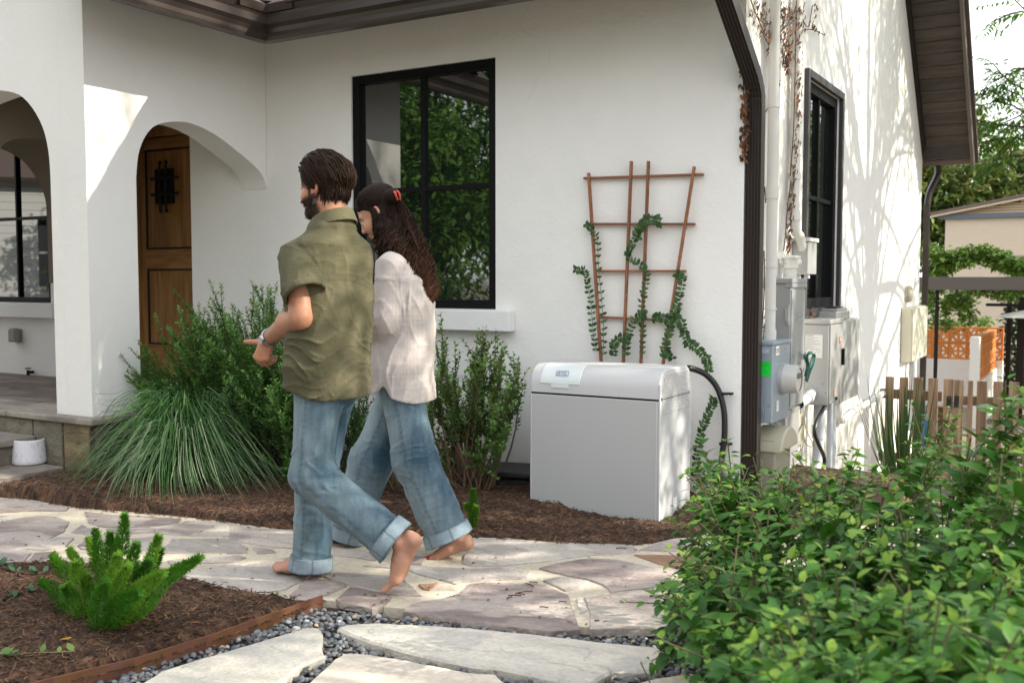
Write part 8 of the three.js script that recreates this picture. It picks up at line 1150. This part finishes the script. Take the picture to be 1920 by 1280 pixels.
// the leafy bush filling the lower right foreground
{
  const r = rng(808), base = V(1.22, -0.09, 2.75), g = thing('leafy_bush', 'large leafy green bush filling the lower right foreground', 'bush', base.toArray());
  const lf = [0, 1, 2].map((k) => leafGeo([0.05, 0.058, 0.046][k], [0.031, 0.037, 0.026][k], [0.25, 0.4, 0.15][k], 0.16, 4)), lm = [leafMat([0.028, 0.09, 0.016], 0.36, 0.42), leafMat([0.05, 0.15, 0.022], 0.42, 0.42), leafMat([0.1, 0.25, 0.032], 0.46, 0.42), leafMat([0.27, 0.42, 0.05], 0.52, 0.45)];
  const st = [], L = []; // leaves: [matrix, geometry, material, distance to the eye]
  const T = [[1260, 1150, 2.6], [1290, 1055, 2.5], [1310, 960, 2.2], [1330, 880, 2.0], [1310, 830, 1.9], [1370, 870, 1.8], [1420, 900, 2.1], [1480, 910, 2.0], [1520, 870, 1.8], [1560, 900, 2.0], [1600, 850, 1.6], [1640, 880, 1.8], [1700, 870, 1.9], [1740, 830, 2.0], [1790, 790, 2.1], [1830, 850, 2.4], [1890, 770, 2.5], [1900, 840, 2.7], [1915, 740, 2.6], [1850, 900, 2.6], [1760, 880, 2.5], [1680, 930, 2.5], [1600, 940, 2.5], [1540, 960, 2.6], [1460, 980, 2.6], [1390, 970, 2.5], [1350, 1020, 2.7], [1290, 1180, 3.0], [1320, 1100, 2.9], [1400, 1070, 2.95], [1500, 1050, 3.0], [1600, 1020, 2.95], [1700, 1000, 3.0], [1800, 980, 3.0], [1900, 960, 3.0], [1850, 1080, 3.3], [1750, 1100, 3.3], [1650, 1120, 3.35], [1550, 1140, 3.35], [1450, 1160, 3.3], [1350, 1200, 3.25], [1330, 1260, 3.35], [1400, 1250, 3.5], [1500, 1230, 3.55], [1600, 1210, 3.55], [1700, 1190, 3.55], [1800, 1180, 3.6], [1900, 1170, 3.6], [1860, 1260, 3.75], [1740, 1265, 3.75], [1620, 1270, 3.75], [1500, 1275, 3.7], [1300, 1075, 2.4], [1265, 1090, 2.7], [1340, 930, 2.3], [1440, 940, 2.3], [1980, 1000, 3.1], [2000, 850, 2.8], [1980, 1150, 3.5], [2080, 950, 3.0]];
  for (let i = 0; i < 175; i++) {
    const [u, v, z] = T[i % T.length], j = i >= T.length; if (j && v < 885 && i % 3) continue; const tip = onZ(u + (j ? (r() - 0.5) * 90 : 0), v + (j ? r() * 70 : 0), z + (j ? (r() - 0.5) * 0.45 : 0)).sub(base); if (tip.y < 0.06) tip.y = 0.06 + 0.1 * r(); if (tip.clone().add(base).sub(EYE).length() < 1.55) continue;
    const b = V(clamp(tip.x * 0.4, -0.35, 0.6) + (r() - 0.5) * 0.3, 0, clamp(tip.z * 0.5, -0.7, 0.5) + (r() - 0.5) * 0.3), m = b.clone().lerp(tip, 0.55).add(V(0, 0.1 + 0.08 * r(), 0)).add(jit(r, 0.08)), c = new THREE.CatmullRomCurve3([b, m, tip]), len = c.getLength(); st.push(tube([b, c.getPoint(0.33), m, c.getPoint(0.8), tip], (t) => 0.0045 * (1 - 0.7 * t), 10, 5));
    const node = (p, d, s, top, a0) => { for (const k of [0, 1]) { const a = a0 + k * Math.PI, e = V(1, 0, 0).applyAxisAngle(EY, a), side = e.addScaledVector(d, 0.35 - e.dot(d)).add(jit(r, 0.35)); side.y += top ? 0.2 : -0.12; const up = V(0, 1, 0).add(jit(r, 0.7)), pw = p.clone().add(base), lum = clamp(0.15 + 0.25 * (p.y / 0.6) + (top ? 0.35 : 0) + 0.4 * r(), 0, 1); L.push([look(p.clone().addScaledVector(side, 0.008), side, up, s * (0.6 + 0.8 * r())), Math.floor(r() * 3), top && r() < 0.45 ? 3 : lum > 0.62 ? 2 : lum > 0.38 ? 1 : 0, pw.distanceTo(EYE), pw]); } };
    const n = Math.max(3, Math.round(len / 0.042)); for (let k = 0; k < n; k++) { const t = 0.22 + 0.78 * (k + 0.5) / n; node(c.getPoint(t), c.getTangent(t), t > 0.9 ? 0.75 : 1.05, false, k * 1.57 + r() * 0.5); if (r() < 0.42 && t < 0.92) { const p = c.getPoint(t), d = c.getTangent(t).add(jit(r, 1.6)); d.y += 0.4; d.normalize(); const l = 0.06 + 0.11 * r(), e = p.clone().addScaledVector(d, l); st.push(tube([p, p.clone().lerp(e, 0.5), e], 0.0018, 3, 4)); for (let q = 1; q <= 3; q++) node(p.clone().lerp(e, q / 3), d, 0.85 - 0.12 * q, q === 3, r() * 6); node(e, d, 0.42, true, r() * 6); } }
    node(tip, EY, 0.55, true, r() * 6); node(tip.clone().add(V(0, 0.008, 0)), EY, 0.4, true, r() * 6 + 1.5); node(tip.clone().add(V(0, 0.012, 0)), EY, 0.28, true, r() * 6);
  }
  // a few bare dry twigs low down
  for (let i = 0; i < 14; i++) { const p = V((r() - 0.5) * 1.1, 0, (r() - 0.3) * 1.2), e = p.clone().add(V((r() - 0.5) * 0.5, 0.2 + 0.2 * r(), (r() - 0.5) * 0.5)); st.push(tube([p, p.clone().lerp(e, 0.5).add(jit(r, 0.06)), e], 0.002, 6, 4)); }
  mesh('stems', st, std({ color: lin(0.13, 0.1, 0.05), roughness: 0.9 }), g);
  const vis = L.map((l, i) => { const d = l[4].clone().sub(EYE), w = d.dot(camF), u = d.dot(camR) / w * 1865 + 960; return [u < 1910 && u > 1200 ? l[3] : 99, i]; }).sort((a, b) => a[0] - b[0]), own = new Set(vis.slice(0, 300).map((x) => x[1]));
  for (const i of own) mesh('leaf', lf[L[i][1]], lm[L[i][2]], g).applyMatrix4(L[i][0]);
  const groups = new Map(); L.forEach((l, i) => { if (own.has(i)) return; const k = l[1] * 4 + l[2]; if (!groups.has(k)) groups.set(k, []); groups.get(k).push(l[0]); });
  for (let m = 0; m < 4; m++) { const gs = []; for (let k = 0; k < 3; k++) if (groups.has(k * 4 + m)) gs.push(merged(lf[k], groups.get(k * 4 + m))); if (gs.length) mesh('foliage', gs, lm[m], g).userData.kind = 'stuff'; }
}
renderer.render(scene, camera);
